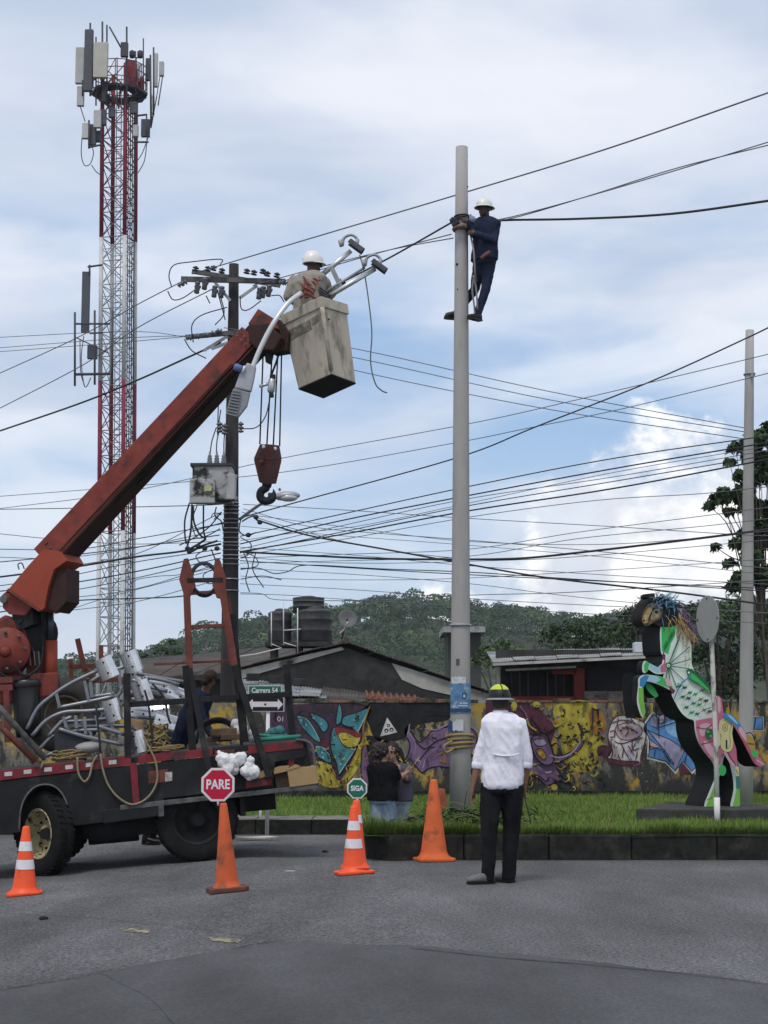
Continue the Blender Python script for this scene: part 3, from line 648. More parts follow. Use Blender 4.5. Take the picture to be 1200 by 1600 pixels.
# forested hill: crowns merge into one mass
VV = []; MI = []
cnt = 0; HILLF = [mat('hill_leaf_dark', (.048, .078, .036), .9, .25, .05, coord='World'), mat('hill_leaf_mid', (.064, .104, .044), .9, .25, .05, coord='World'), mat('hill_leaf_light', (.10, .145, .055), .9, .25, .05, coord='World'), mat('hill_leaf_grey', (.075, .095, .068), .9, .25, .05, coord='World')]
while cnt < 1800:
    Yt = 285 + 185 * random.random() ** .8; Xt = random.uniform(-.34, .34) * Yt * 1.05
    z = hillz(Xt, Yt); r = random.uniform(2.0, 4.2) * (.4 + .6 * Yt / 450); kind = random.choices((0, 1, 2, 3), (.42, .34, .06, .18))[0]
    nc = random.randint(2, 4)
    for k in range(nc):
        c = V((Xt + random.uniform(-.7, .7) * r, Yt + random.uniform(-.5, .5) * r, z + r * random.uniform(.55, 1.35))); rr = r * random.uniform(.45, .75)
        p, d = shell(c, (rr, rr, rr * .8), 118, .8); VV.append(cards(p, rr * .125, d * 1.4, 0, .8)); MI += [kind] * 118
    cnt += 1
VV = np.concatenate(VV); nq = len(VV) // 4
tag(np_mesh('hill_forest', VV, np.arange(nq * 4).reshape(-1, 4), HILLF, mi=MI), 'dense dark green woodland covering the distant hill', 'forest', kind='stuff')

def tree(name, label, base, blobs, leaf, dens, m, trunk_r=.16, group=None, aspect=.5, droop=.2, cat='tree'):
    base = V(base); t = empty(name, base, label, cat, group)
    mb = MB(); top = max((V(b[0]) for b in blobs), key=lambda v: v.z); cen = sum((V(b[0]) for b in blobs), V()) / len(blobs)
    fork = base.lerp(V((cen.x, cen.y, top.z)), .5)
    mb.tube(crom([base - V((0, 0, .2)), base.lerp(fork, .5) + V((random.uniform(-.1, .1), 0, 0)), fork, base.lerp(V((cen.x, cen.y, top.z)), .85)], 4), [trunk_r * (1 - .7 * i / 12) for i in range(13)], 8)
    for c, r in blobs:
        c = V(c); s = fork.lerp(base, random.uniform(-.3, .35)); mid = s.lerp(c, .55) + V((0, 0, random.uniform(-.15, .25) * (c - s).length))
        mb.tube(crom([s, mid, c], 4), [trunk_r * .42, trunk_r * .38, trunk_r * .34, trunk_r * .3, trunk_r * .26, trunk_r * .22, trunk_r * .18, trunk_r * .14, trunk_r * .1], 5)
    mb.build('trunk', BARK, t)
    vv = []; mi = []
    for c, r in blobs:
        r = r if isinstance(r, tuple) else (r, r, r * .8); n = int(dens * (r[0] * r[2]) / (leaf * leaf))
        p, d = shell(c, r, n, .35); vv.append(cards(p, leaf, d * .8, droop, aspect)); mi += list(RNG.choice(m, n))
    vv = np.concatenate(vv); q = len(vv) // 4
    np_mesh('crown', vv, np.arange(q * 4).reshape(-1, 4), LEAF, t, mi); return t
def blobs_px(lst, Y): return [(P(x, y, Y + random.uniform(-.8, .8)), r * Y / F) for x, y, r in lst]
tree('broadleaf_tree', 'tall tree with big drooping leaves behind the right concrete pole', (P(1205, 1100, 38).x, 38, -.2),
     blobs_px([(1185, 690, 26), (1150, 700, 14), (1140, 722, 10), (1160, 745, 16), (1190, 745, 28), (1120, 782, 16), (1145, 778, 18), (1170, 790, 22), (1195, 800, 26), (1140, 800, 10), (1118, 855, 9), (1165, 835, 14), (1195, 850, 26), (1140, 880, 12), (1160, 905, 20), (1190, 905, 30), (1145, 918, 14), (1215, 720, 30), (1225, 820, 34), (1220, 900, 32), (1250, 760, 40), (1255, 860, 40), (1178, 715, 20), (1165, 765, 18), (1150, 850, 14), (1175, 870, 20), (1130, 770, 12), (1108, 790, 9), (1205, 670, 18), (1185, 825, 20)], 38), .105, 30, [0, 1, 1], .06, droop=.5, aspect=.5)
tree('dense_tree', 'dark dense tree rising behind the horse statue', (P(1010, 1100, 52).x, 52, -.2), blobs_px([(985, 965, 26), (1010, 950, 26), (965, 990, 26), (1000, 1000, 36), (1035, 975, 34), (1030, 1030, 40), (975, 1030, 34)], 52), .09, 7, [0, 0, 1], .2, 'trees behind the wall')
tree('dense_tree', 'dark dense tree behind the round sign and right pole', (P(1120, 1100, 48).x, 48, -.2), blobs_px([(1090, 965, 34), (1120, 985, 40), (1150, 960, 34), (1180, 985, 40), (1100, 1030, 44), (1160, 1040, 50), (1200, 1050, 50), (1135, 1080, 44), (1060, 1060, 36), (1215, 990, 36)], 48), .09, 7, [0, 0, 1, 0], .2, 'trees behind the wall')
tree('dense_tree', 'leafy tree peeking over the roof between centre pole and horse', (P(930, 1100, 62).x, 62, -.2), blobs_px([(900, 985, 26), (935, 978, 24), (865, 995, 26), (920, 1005, 34), (955, 1000, 30), (880, 1015, 28)], 62), .10, 7, [0, 1, 1], .2, 'trees behind the wall')
tree('leafy_bush', 'bright yellow green bush behind the concrete pole', (P(785, 1095, 44).x, 44, -.2), blobs_px([(760, 1022, 18), (785, 1012, 20), (810, 1022, 18), (775, 1035, 24), (805, 1040, 22), (745, 1036, 14)], 44), .08, 7, [1, 2, 2], .1, cat='bush')
tree('dense_tree', 'scrubby tree above the roofs left of the red ladder frame', (P(245, 1090, 70).x, 70, -.2), blobs_px([(225, 1032, 16), (250, 1018, 14), (275, 1026, 18), (240, 1040, 20), (300, 1030, 18), (268, 1005, 9)], 70), .11, 7, [0, 0, 1], .2, 'trees behind the wall')

# ------------------------------------------------------------------ houses behind the wall
BLKWALL = mat('mouldy_render', (.042, .041, .040), .95, .4, 2.5, coord='World', col2=(.075, .072, .066), mix2=(.55, .75), scale2=1.2, bump=.3)
WHTWALL = mat('whitewash', (.42, .41, .38), .92, .2, 3, coord='World', col2=(.05, .048, .045), mix2=(.56, .68), scale2=1.6, bump=.2)
ROOFD = mat('old_roof_sheet', (.085, .076, .068), .9, .4, 2, coord='World', col2=(.10, .065, .05), mix2=(.5, .7), bump=.3)
ROOFG = mat('fibre_cement', (.30, .31, .31), .9, .25, 3, coord='World', col2=(.05, .05, .048), mix2=(.52, .68), bump=.2)
ROOFR = mat('clay_tile', (.22, .085, .05), .9, .35, 4, coord='World', col2=(.05, .04, .035), mix2=(.5, .66), bump=.3)
DARKW = mat('dark_opening', (.02, .02, .022), .8, .3, 3, coord='World')
REDW = mat('red_painted_wall', (.17, .035, .03), .85, .3, 3, coord='World', col2=(.06, .03, .028), mix2=(.5, .68))
def corr(mb, a, b, c, d, n, amp, th=.02):       # corrugated sheet between eave a-b and ridge d-c
    a, b, c, d = map(V, (a, b, c, d)); vs = []; nn = (b - a).cross(d - a).normalized()
    if nn.z < 0: nn = -nn
    for i in range(n * 4 + 1):
        t = i / (n * 4); o = nn * amp * math.sin(2 * PI * i / 4)
        for e in (0, th): vs += [a.lerp(b, t) + o - nn * e, d.lerp(c, t) + o - nn * e]
    fs = []
    for i in range(n * 4):
        k = 4 * i; fs += [(k, k + 4, k + 5, k + 1), (k + 2, k + 3, k + 7, k + 6), (k, k + 2, k + 6, k + 4), (k + 1, k + 5, k + 7, k + 3)]
    return mb.add(vs, fs, 0, True)
def roof_sheets(parent, a, b, c, d, cols, waves, m, amp=.008, name='roof_sheet'):
    a, b, c, d = map(V, (a, b, c, d))
    for i in range(cols):
        t0, t1 = i / cols, (i + 1) / cols - .004; lift = V((0, 0, .012 * (i % 2) + random.uniform(0, .008)))
        corr(MB(), a.lerp(b, t0) + lift, a.lerp(b, t1) + lift, d.lerp(c, t1) + lift, d.lerp(c, t0) + lift, waves, amp).build(name, m, parent, fix=False)
# gable house with black mouldy end wall
HY = 34.0; h1 = empty('gabled_house', P(545, 1110, HY), 'house with blackened gable wall and whitewashed eaves behind the wall', 'house')
mb = MB(); gab = [(366, 1052), (540, 1012), (600, 1033), (760, 1084), (790, 1100), (790, 1180), (366, 1180)]
mb.prism([P(x, y, HY) for x, y in gab], (0, .25, 0)); mb.build('wall', BLKWALL, h1)
mb = MB(); mb.prism([P(x, y, HY - .004) for x, y in [(612, 1036), (700, 1064), (790, 1092), (790, 1116), (752, 1102), (704, 1086), (660, 1076), (628, 1062)]], (0, -.012, 0)); mb.build('whitewash', WHTWALL, h1)
mb = MB(); mb.prism([P(x, y, HY - .004) for x, y in [(368, 1049), (465, 1026), (534, 1011), (538, 1015), (470, 1034), (420, 1048), (368, 1063)]], (0, -.03, 0)); mb.build('verge_board', WHTWALL, h1)
ra, rb = P(358, 1046, HY - .12), P(541, 1003, HY - .12); rc = P(800, 1092, HY - .12); dp = V((-.9, 9, 0.0))
for p0, p1, cl in ((ra, rb, 5), (rc, rb, 6)): roof_sheets(h1, p0, p1, p1 + dp, p0 + dp, cl, 9, ROOFD, .011)
mb = MB(); mb.tube([rb + V((0, -.04, .03)), rb + dp + V((0, 0, .03))], .07, 8); mb.build('ridge_cap', ROOFD, h1)
# long low house left of it with a roof pitched towards the street
h2 = empty('low_house', P(300, 1110, 40), 'low house with a long dark rusty roof behind the truck', 'house')
a, b, c, d = P(190, 1062, 38), P(385, 1050, 38), P(540, 1001, 45), P(215, 1030, 46)
roof_sheets(h2, a, b, c, d, 7, 9, ROOFD, .012); MB().box(((a.x + b.x) / 2, 38.3, 1.2), (b.x - a.x - .1, .2, 2.6)).build('wall', BLKWALL, h2)
MB().bar(a + V((0, -.02, -.06)), b + V((0, -.02, -.06)), .04, .12).build('eave_board', BLKWALL, h2)
# lean-to roofs right above the wall
h3 = empty('lean_to_roof', P(470, 1095, 30.5), 'patched lean-to of pale sheets over the wall beside the street sign', 'roof')
roof_sheets(h3, P(370, 1083, 30.0), P(500, 1088, 30.0), P(505, 1078, 32.5), P(372, 1060, 32.5), 4, 7, ROOFG, .009)
roof_sheets(h3, P(452, 1098, 29.7), P(508, 1098, 29.7), P(512, 1088, 30.6), P(450, 1086, 30.6), 2, 7, ROOFG, .008)
roof_sheets(h3, P(500, 1094, 30.1), P(590, 1100, 30.1), P(590, 1086, 32.8), P(505, 1073, 32.8), 3, 6, ROOFD, .01)
for x in (375, 440, 505, 585): MB().bar(V((P(x, 1100, 30.6).x, 30.6, 0)), P(x, 1092, 30.6), .08).build('post', BARK, h3)
for x, y in ((395, 1058), (430, 1062), (468, 1066)): MB().box(P(x, y, 31.6), (.22, .2, .14), Matrix.Rotation(.3, 3, 'Z')).build('weight_block', BLKWALL, h3, bevel=.02)
h4 = empty('tiled_lean_to', P(620, 1095, 30.4), 'low lean-to of red clay tiles on the wall top left of the pole', 'roof')
for i in range(9):
    t0, t1 = i / 9, (i + .92) / 9; A_, B_ = P(574, 1093, 30.0), P(660, 1099, 30.0); C_, D_ = P(655, 1088, 31.4), P(570, 1080, 31.4)
    corr(MB(), A_.lerp(B_, t0), A_.lerp(B_, t1), D_.lerp(C_, t1), D_.lerp(C_, t0), 1, .035).build('tile_row', ROOFR, h4, fix=False)
for x in (580, 655): MB().bar(V((P(x, 1100, 30.5).x, 30.5, 0)), P(x, 1096, 30.5), .07).build('post', BARK, h4)
# red walled shack on the right
SY = 31.5; h5 = empty('red_shack', P(890, 1110, SY), 'shack with red walls, dark openings and a corrugated roof behind the wall', 'house')
a, b, c, d = P(770, 1034, SY - .8), P(1040, 1021, SY - .8), P(1040, 1012, SY + 4), P(760, 1018, SY + 4)
roof_sheets(h5, a, b, c, d, 8, 9, ROOFG, .008)
MB().bar(a + V((0, -.03, -.05)), b + V((0, -.03, -.05)), .04, .05).build('eave_batten', WHTWALL, h5)
MB().box(V(((a.x + b.x) / 2, SY + .6, 1.6)), (b.x - a.x - .3, .12, 2.6)).build('wall', BLKWALL, h5)
for x0, x1, y0, y1, m in ((896, 914, 1044, 1105, REDW), (785, 900, 1088, 1100, REDW), (776, 782, 1042, 1105, WHTWALL), (862, 900, 1046, 1054, REDW)):
    p, q = P(x0, y0, SY), P(x1, y1, SY); MB().box((p + q) / 2, (abs(q.x - p.x), .12, abs(p.z - q.z))).build('wall_pier' if m is REDW else 'post', m, h5, bevel=.008)
for x0, x1 in ((786, 838), (842, 894)):
    p, q = P(x0, 1050, SY + .3), P(x1, 1087, SY + .3); MB().box((p + q) / 2, (q.x - p.x, .04, p.z - q.z)).build('window', DARKW, h5)
    for k in range(1, 4): MB().box((p.x + (q.x - p.x) * k / 4, SY + .26, (p.z + q.z) / 2), (.025, .03, p.z - q.z)).build('window_bar', ROOFD, h5)
p, q = P(916, 1046, SY + .1), P(1010, 1082, SY + .1); MB().box((p + q) / 2, (q.x - p.x, .1, p.z - q.z)).build('dark_screen', DARKW, h5)
p, q = P(912, 1080, SY), P(1010, 1108, SY); MB().box((p + q) / 2, (q.x - p.x, .14, p.z - q.z)).build('parapet', BRK[0], h5, bevel=.01)
MB().bar(P(790, 1047, SY - .3), P(900, 1042, SY - .3), .05, .04).build('roof_beam', WHTWALL, h5)
PLAST = mat('clear_plastic', (.5, .53, .55), .35, .1, 3)
mb = MB(); mb.box(P(1003, 1012, SY + .4), (.32, .3, .2)); mb.single('plastic_crate', PLAST, P(1003, 1020, SY + .4), 'pale plastic crate on the shack roof beside the horse', 'crate', bevel=.02)
# far flat-roofed block behind the pole
h6 = empty('concrete_block_house', P(728, 1100, 70), 'plain grey flat-roofed building glimpsed behind the concrete pole', 'building')
p, q = P(700, 988, 70), P(752, 1100, 70); MB().box((p + q) / 2 + V((0, 2, 0)), (q.x - p.x, 4, p.z - q.z)).build('wall', mat('far_wall', (.055, .06, .055), .9, .2, 1), h6)
p, q = P(692, 979, 69.4), P(758, 988, 69.4); MB().box((p + q) / 2 + V((0, 2.4, 0)), (q.x - p.x, 5, p.z - q.z)).build('roof_slab', ROOFG, h6)
# water tanks, stand, pipes, dish
TKM = mat('black_plastic_tank', (.018, .018, .02), .55, .3, 4, spec=.5, col2=(.05, .048, .045), mix2=(.5, .7))
st = empty('tank_stand', P(468, 1012, 36.5), 'dark slab carrying the black water tanks on the roof', 'platform')
p = P(468, 1008, 36.5); MB().box(p, (1.45, 1.1, .1)).build('slab', BLKWALL, st, bevel=.01)
for x in (-.55, 0, .55):
    for y in (-.4, .4): MB().bar(p + V((x, y, -.05)), p + V((x, y, -1.0)), .12).build('leg', BLKWALL, st)
def tank(px, ytop, ybot, wpx, Y, label):
    c = P(px, ybot, Y); h = (ybot - ytop) * Y / F; r = wpx * Y / F / 2
    o = empty('water_tank', c, label, 'water tank', 'black roof tanks')
    prof = [(r * .96, 0), (r, h * .05), (r * .98, h * .3), (r, h * .32), (r, h * .36), (r * .98, h * .38), (r * .98, h * .62), (r, h * .64), (r, h * .68), (r * .97, h * .7), (r * 1.0, h * .86), (r * 1.0, h * .9), (r * .8, h * .94), (r * .5, h * .97)]
    MB().lathe(prof, c, n=24).build('body', TKM, o); MB().lathe([(r * .42, h * .96), (r * .44, h), (r * .3, h * 1.03), (.01, h * 1.05)], c, n=18).build('lid', TKM, o)
zt = P(468, 1004.5, 36.5)
tank(437, 953, 1004, 37, 36.55, 'left black water tank on the roof stand'); tank(492, 950, 1004, 54, 36.45, 'widest black water tank on the right of the roof stand'); tank(482, 932, 957, 50, 37.15, 'topmost black water tank, half hidden behind the other two')
MB().box(P(482, 972, 37.2) + V((0, 0, 0)), (.5, .3, .42)).single('tank_plinth', BLKWALL, P(482, 1000, 37.2), 'dark block raising the topmost water tank', 'plinth')
PVC = mat('white_pvc', (.62, .62, .6), .5, .1, 5)
mb = MB()
for pts in ([(443, 925), (443, 1008)], [(443, 1004), (463, 1010)], [(465, 950), (465, 1022)], [(443, 985), (470, 983)], [(424, 957), (424, 1010)], [(424, 1006), (440, 1012), (400, 1022), (372, 1026)]): mb.tube([P(x, y, 35.7) for x, y in pts], .013, 6)
mb.single('water_pipes', PVC, P(443, 1008, 35.7), 'thin white pipes standing beside the roof tanks', 'pipe')
ds = empty('satellite_dish', P(535, 1000, 35.5), 'grey mesh satellite dish on the roof right of the tanks', 'satellite dish')
c = P(543, 967, 35.5); ax = V((.25, -1, .35)).normalized()
MB().lathe([(.02, 0), (.1, .012), (.16, .03), (.2, .055), (.205, .06), (.2, .062), (.15, .035), (.02, .006)], c - ax * .03, ax, 24, caps=False).build('dish', mat('dish_mesh', (.13, .13, .13), .7, .2, 6), ds)
MB().tube(crom([P(531, 990, 35.5), P(538, 983, 35.4), P(543, 972, 35.2)], 4), .016, 6).build('feed_arm', PVC, ds); MB().tube([P(533, 1004, 35.55), P(536, 988, 35.55), c], .02, 6).build('mast', BLKWALL, ds)

# ------------------------------------------------------------------ telecom tower
TY = 80.0; TS = TY / F
STR = mat('tower_red', (.19, .026, .042), .6, .25, 2, coord='World'); STW = mat('tower_white', (.50, .50, .50), .6, .2, 2, coord='World', col2=(.22, .2, .18), mix2=(.55, .75))
STG = mat('tower_dark_steel', (.06, .06, .07), .6, .25, 4); STL = mat('galvanised_dull', (.24, .25, .26), .5, .15, 6, metal=.3); PANL = mat('antenna_shell', (.42, .42, .41), .55, .12, 3); PAND = mat('antenna_dark', (.075, .078, .09), .6, .15, 3); BEI = mat('antenna_beige', (.40, .39, .34), .6, .1, 2)
TBR = mat('bracing_dull', (.15, .075, .085), .6, .2, 4); tw = empty('telecom_tower', (P(181, 1000, TY).x, TY, -.3), 'tall red and white lattice telecom tower with antennas at the top', 'tower')
def tcen(z):
    lo, hi = P(181, 1000, TY), P(186.5, 150, TY); t = (z - lo.z) / (hi.z - lo.z); return lo.lerp(hi, t)
hd = 28.7 * TS; ph = R(29)
def tcor(k, z): c = tcen(z); a = ph + PI / 2 * k; return V((c.x + hd * math.cos(a), TY + hd * math.sin(a), z))
zy = lambda y: P(186, y, TY).z
secs = [(1290, 832, STW), (832, 598, STR), (598, 375, STW), (375, 108, STR)]
for ya, yb, m in secs:
    z0, z1 = max(-.3, zy(ya)), zy(yb)
    for k in range(4): MB().tube([tcor(k, z0), tcor(k, z1)], .105, 8).build('leg_section', m, tw)
    npan = max(2, round((z1 - z0) / 1.3)); mb = MB(); mr = MB()
    for i in range(npan):
        a, b = z0 + (z1 - z0) * i / npan, z0 + (z1 - z0) * (i + 1) / npan
        for k in range(4):
            p, q, r_, s_ = tcor(k, a), tcor(k + 1, a), tcor(k, b), tcor(k + 1, b); cl = dict(n=5, cap=False); wide = abs(p.x - q.x) > .6; big = mb; mb = big if wide else mr
            mb.tube([p, q], .026, **cl); mb.tube([p, s_], .024, **cl); mb.tube([q, r_], .024, **cl)
            if i % 2: mb.tube([(p + r_) / 2, (q + s_) / 2], .02, **cl)
            mb = big
    tag(mb.build('lattice_bracing', TBR if m is STR else STL, tw), kind='stuff'); tag(mr.build('lattice_bracing', m, tw), kind='stuff')
mb = MB()
for j in range(6): mb.tube([V((tcen(z).x + (.34 + .085 * j), TY - .55 + .12 * j, z)) for z in (0, 6, 12, 18, 24, zy(150))], .028, 5)
tag(mb.build('feeder_cables', STG, tw), kind='stuff')
mb = MB()
for dx in (-.12, .12): mb.tube([V((tcen(z).x + dx, TY - .1, z)) for z in (0, 15, zy(120))], .022, 5)
for i in range(90): z = i * .35; mb.tube([V((tcen(z).x - .12, TY - .1, z)), V((tcen(z).x + .12, TY - .1, z))], .014, 4)
tag(mb.build('ladder', STL, tw), kind='stuff')
c = tcen(zy(146)); zf = zy(147)
mb = MB()
mb.lathe([(.75, -.08), (1.42, -.05), (1.42, .06), (.75, .1), (.75, -.08)], (c.x, TY, zf), n=8, smooth=False, caps=False)
for k in range(8): a = k * PI / 4 + .2; mb.bar((c.x + .5 * math.cos(a), TY + .5 * math.sin(a), zf - .55), (c.x + 1.35 * math.cos(a), TY + 1.35 * math.sin(a), zf - .05), .08)
mb.build('platform', STG, tw)
mb = MB()
for h in (.45, .9, 1.3): mb.tube([(c.x + 1.38 * math.cos(k * PI / 8), TY + 1.38 * math.sin(k * PI / 8), zf + h) for k in range(17)], .026, 5, cap=False)
for k in range(12): a = k * PI / 6; mb.tube([(c.x + 1.38 * math.cos(a), TY + 1.38 * math.sin(a), zf), (c.x + 1.38 * math.cos(a), TY + 1.38 * math.sin(a), zf + 1.3)], .024, 5)
for k in range(0, 12, 2): a = k * PI / 6; mb.tube([(c.x + 1.38 * math.cos(a), TY + 1.38 * math.sin(a), zf), (c.x + 1.38 * math.cos(a + .52), TY + 1.38 * math.sin(a + .52), zf + 1.3)], .02, 5)
tag(mb.build('railing', TBR, tw), kind='stuff')
def tpart(name, x0, x1, y0, y1, m, dy=-1.5, th=.25, rot=0.0):
    p, q = P(x0, y0, TY + dy), P(x1, y1, TY + dy)
    MB().box((p + q) / 2, (abs(q.x - p.x), th, abs(p.z - q.z)), Matrix.Rotation(rot, 3, 'Z')).build(name, m, tw, bevel=.03)
for a in ((133, 144, 47, 143, PAND, -1.9), (119, 131, 75, 131, PANL, -1.3), (121, 131, 136, 166, PANL, -1.2), (147, 168, 67, 122, BEI, -2.0), (240, 246, 84, 136, PANL, -.8), (249, 256, 97, 119, PANL, .4), (133, 140, 100, 140, PANL, -.6), (213, 219, 100, 128, PANL, .8), (228, 234, 92, 126, PAND, -.4), (160, 166, 128, 160, PAND, -1.3), (236, 241, 150, 178, PANL, -.6)): tpart('panel_antenna', *a)
for a in ((189, 200, 67, 89, STG, -1.8), (129, 140, 193, 217, PANL, -1.4), (140, 150, 195, 227, PAND, -1.2), (147, 158, 173, 200, PANL, -1.5), (156, 166, 172, 196, PAND, -1.3), (221, 234, 187, 214, PAND, -1.0), (137, 152, 540, 561, PAND, -.9), (196, 212, 95, 140, STR, .4), (206, 225, 122, 140, STR, .9), (170, 180, 168, 184, PAND, -1.2), (203, 214, 160, 178, PAND, -1.0), (150, 158, 205, 222, PAND, -1.0), (208, 216, 196, 214, PANL, -.9)): tpart('radio_unit', *a)
for a in ((129, 139, 425, 520, PAND, -1.0),): tpart('panel_antenna', *a)
def trod(name, pts, r, m, dy=-1.5): MB().tube([P(x, y, TY + dy) for x, y in pts], r, 6).build(name, m, tw)
for pts, r in (([(141, 36), (141, 150)], .05), ([(160, 34), (160, 140)], .05), ([(167, 39), (167, 165)], .045), ([(198, 42), (198, 170)], .05), ([(171, 42), (190, 76)], .045), ([(235, 86), (236, 195)], .05), ([(129, 125), (129, 150)], .04), ([(139, 188), (139, 232)], .05), ([(224, 60), (224, 140)], .035), ([(240, 74), (240, 180)], .045), ([(150, 58), (150, 165)], .04), ([(183, 90), (183, 165)], .03), ([(212, 80), (212, 150)], .03), ([(229, 178), (229, 214)], .04), ([(117, 488), (117, 603)], .055), ([(148, 485), (148, 601)], .055), ([(176, 485), (175, 600)], .05), ([(140, 414), (140, 430)], .05)): trod('mounting_pipe', pts, r, STG)
for pts, r in (([(118, 506), (172, 506)], .05), ([(118, 585), (172, 584)], .07), ([(137, 417), (160, 414)], .05), ([(140, 521), (160, 520)], .04), ([(139, 230), (160, 226)], .05), ([(212, 181), (230, 179)], .05), ([(118, 527), (170, 552)], .03), ([(245, 150), (236, 200)], .03), ([(247, 165), (254, 120)], .03), ([(210, 222), (232, 222)], .05)): trod('bracket_arm', pts, r, STG)
for pts in ([(129, 205), (127, 240), (132, 258), (141, 256), (146, 240), (143, 225)], [(143, 258), (150, 268), (158, 274)], [(230, 214), (226, 250), (216, 270)], [(232, 214), (222, 240), (214, 252)], [(125, 165), (133, 190)], [(250, 119), (243, 160), (232, 210)], [(131, 525), (127, 560), (131, 600), (136, 603), (142, 590)], [(125, 530), (126, 580), (132, 602)]): MB().tube(crom([P(x, y, TY - 1.2) for x, y in pts], 5), .024, 5).build('jumper_cable', STG, tw)
for x in (206.5, 219): MB().lathe([(.13, 0), (.15, .1), (.15, .3), (.08, .36)], P(x, 90, TY - 1), n=10).build('beacon', STG, tw)
MB().tube([P(206, 90, TY - 1), P(219, 90, TY - 1), P(213, 91, TY - 1), P(213, 140, TY - 1)], .03, 5).build('beacon_bracket', STG, tw)
# ------------------------------------------------------------------ poles
CONC = mat('pole_concrete', (.36, .345, .335), .9, .10, 3, bump=.2, col2=(.27, .26, .25), mix2=(.5, .75), scale2=2, stretch=(1, 1, .25))
CONC2 = mat('pole_concrete_pale', (.36, .35, .34), .9, .12, 3, bump=.2, col2=(.26, .25, .24), mix2=(.5, .72), scale2=2, stretch=(1, 1, .25))
TARP = mat('tarred_pole', (.032, .029, .030), .85, .35, 5, bump=.4, col2=(.075, .068, .062), mix2=(.55, .75), stretch=(1, 1, .2))
PORC = mat('insulator_grey', (.10, .10, .11), .35, .2, 8, spec=.6); GALV = mat('galvanised', (.55, .56, .57), .38, .12, 7, metal=.75); GALVD = mat('galvanised_weathered', (.30, .31, .32), .55, .2, 7, metal=.4)
CABL = mat('cable_black', (.03, .03, .034), .7, .2, 3); CABG = mat('cable_grey', (.12, .125, .135), .6, .2, 3)
ROPE = mat('straw_rope', (.30, .22, .10), .9, .3, 40, bump=.4, coord='World')
def pole(name, label, top, bot, wt, wb, Y, m, zbot, n=16):
    s = Y / F; t, b = P(*top, Y), P(*bot, Y); k = (zbot - t.z) / (b.z - t.z); b2 = t.lerp(b, k); wb = wt + (wb - wt) * k
    o = empty(name, b2, label, 'pole'); N_ = 9
    pts = [b2.lerp(t, i / N_) for i in range(N_ + 1)]; rs = [(wb + (wt - wb) * i / N_) / 2 * s for i in range(N_ + 1)]
    MB().tube(pts, rs, n).build('shaft', m, o); return o, (lambda z: (b2.lerp(t, (z - b2.z) / (t.z - b2.z)), (wb + (wt - wb) * (z - b2.z) / (t.z - b2.z)) / 2 * s))
pc, pcf = pole('concrete_pole', 'tall grey concrete pole with worker, rope and posters, in the middle', (721.5, 230), (719, 1268), 19.5, 33, 22.8, CONC, .2)
pr, prf = pole('concrete_pole', 'pale concrete pole standing behind the horse statue', (1171.5, 516), (1164.5, 1253), 13.5, 24, 26.0, CONC2, .2)
pt_, ptf = pole('utility_pole', 'dark tarred utility pole with crossarms behind the truck', (365.5, 413), (359, 1000), 15.5, 27, 30.0, TARP, -.25)
def zat(y, Y): return P(600, y, Y).z
def ring(parent, f, y, Y, name, m, tr=.012, turns=1, pitch=.02, n=26, off=0.0, wob=.0):
    z = zat(y, Y); pts = []
    for i in range(n * turns + 1):
        a = 2 * PI * i / n; zz = z + pitch * i / n + wob * math.sin(a * 1.0 + z * 7); c, r = f(zz); pts.append(c + V((math.cos(a) * (r + tr + off), math.sin(a) * (r + tr + off), 0)) + V((0, 0, zz - c.z)))
    return MB().tube(pts, tr, 6).build(name, m, parent)
ring(pc, pcf, 358, 22.8, 'band', mat('rusty_band', (.16, .11, .08), .8, .3, 20), .035, 1, 0, 26, -.025); ring(pc, pcf, 347, 22.8, 'wire_wrap', CABL, .011, 3, .03)
ring(pc, pcf, 977, 22.8, 'band', GALVD, .018, 1, 0, 26, -.012)
rp = empty('rope_coil', P(719, 1163, 22.8), 'yellowish rope wound round the foot of the concrete pole', 'rope')
for k in range(4): ring(rp, pcf, 1168 - 6 * k, 22.8, 'rope_loop', ROPE, .02, 1, .0, 30, .004 + .012 * (k % 2), .02)
MB().tube(crom([P(706, 1158, 22.55), P(694, 1166, 22.5), P(697, 1176, 22.52), P(708, 1170, 22.56)], 5), .018, 6).build('rope_loop', ROPE, rp)
def wrap_sheet(parent, f, y0, y1, a0, a1, Y, name, m, off=.004, jag=0.0, seg=12):
    vs = []; z0, z1 = zat(y1, Y), zat(y0, Y)
    for j in range(5):
        for i in range(seg + 1):
            z = z0 + (z1 - z0) * j / 4; a = a0 + (a1 - a0) * i / seg
            if jag and j in (0, 4): z += random.uniform(-jag, jag)
            c, r = f(z); vs.append(V((c.x + math.cos(a) * (r + off), c.y + math.sin(a) * (r + off), z)))
    n = seg + 1; return MB().add(vs, [(j * n + i, j * n + i + 1, (j + 1) * n + i + 1, (j + 1) * n + i) for j in range(4) for i in range(seg)], 0, True).build(name, m, parent, fix=False)
BP = mat('poster_blue', (.10, .22, .38), .8, .3, 9, col2=(.42, .46, .5), mix2=(.52, .62), scale2=9); WP_ = mat('poster_white', (.55, .56, .57), .8, .15, 9, col2=(.2, .27, .38), mix2=(.6, .68), scale2=14); BPD = mat('poster_navy', (.035, .07, .16), .8, .2, 9)
def faceang(px, Y, f, z): c, r = f(z); return math.asin(max(-1, min(1, ((px - 600) * Y / F - c.x) / r)))
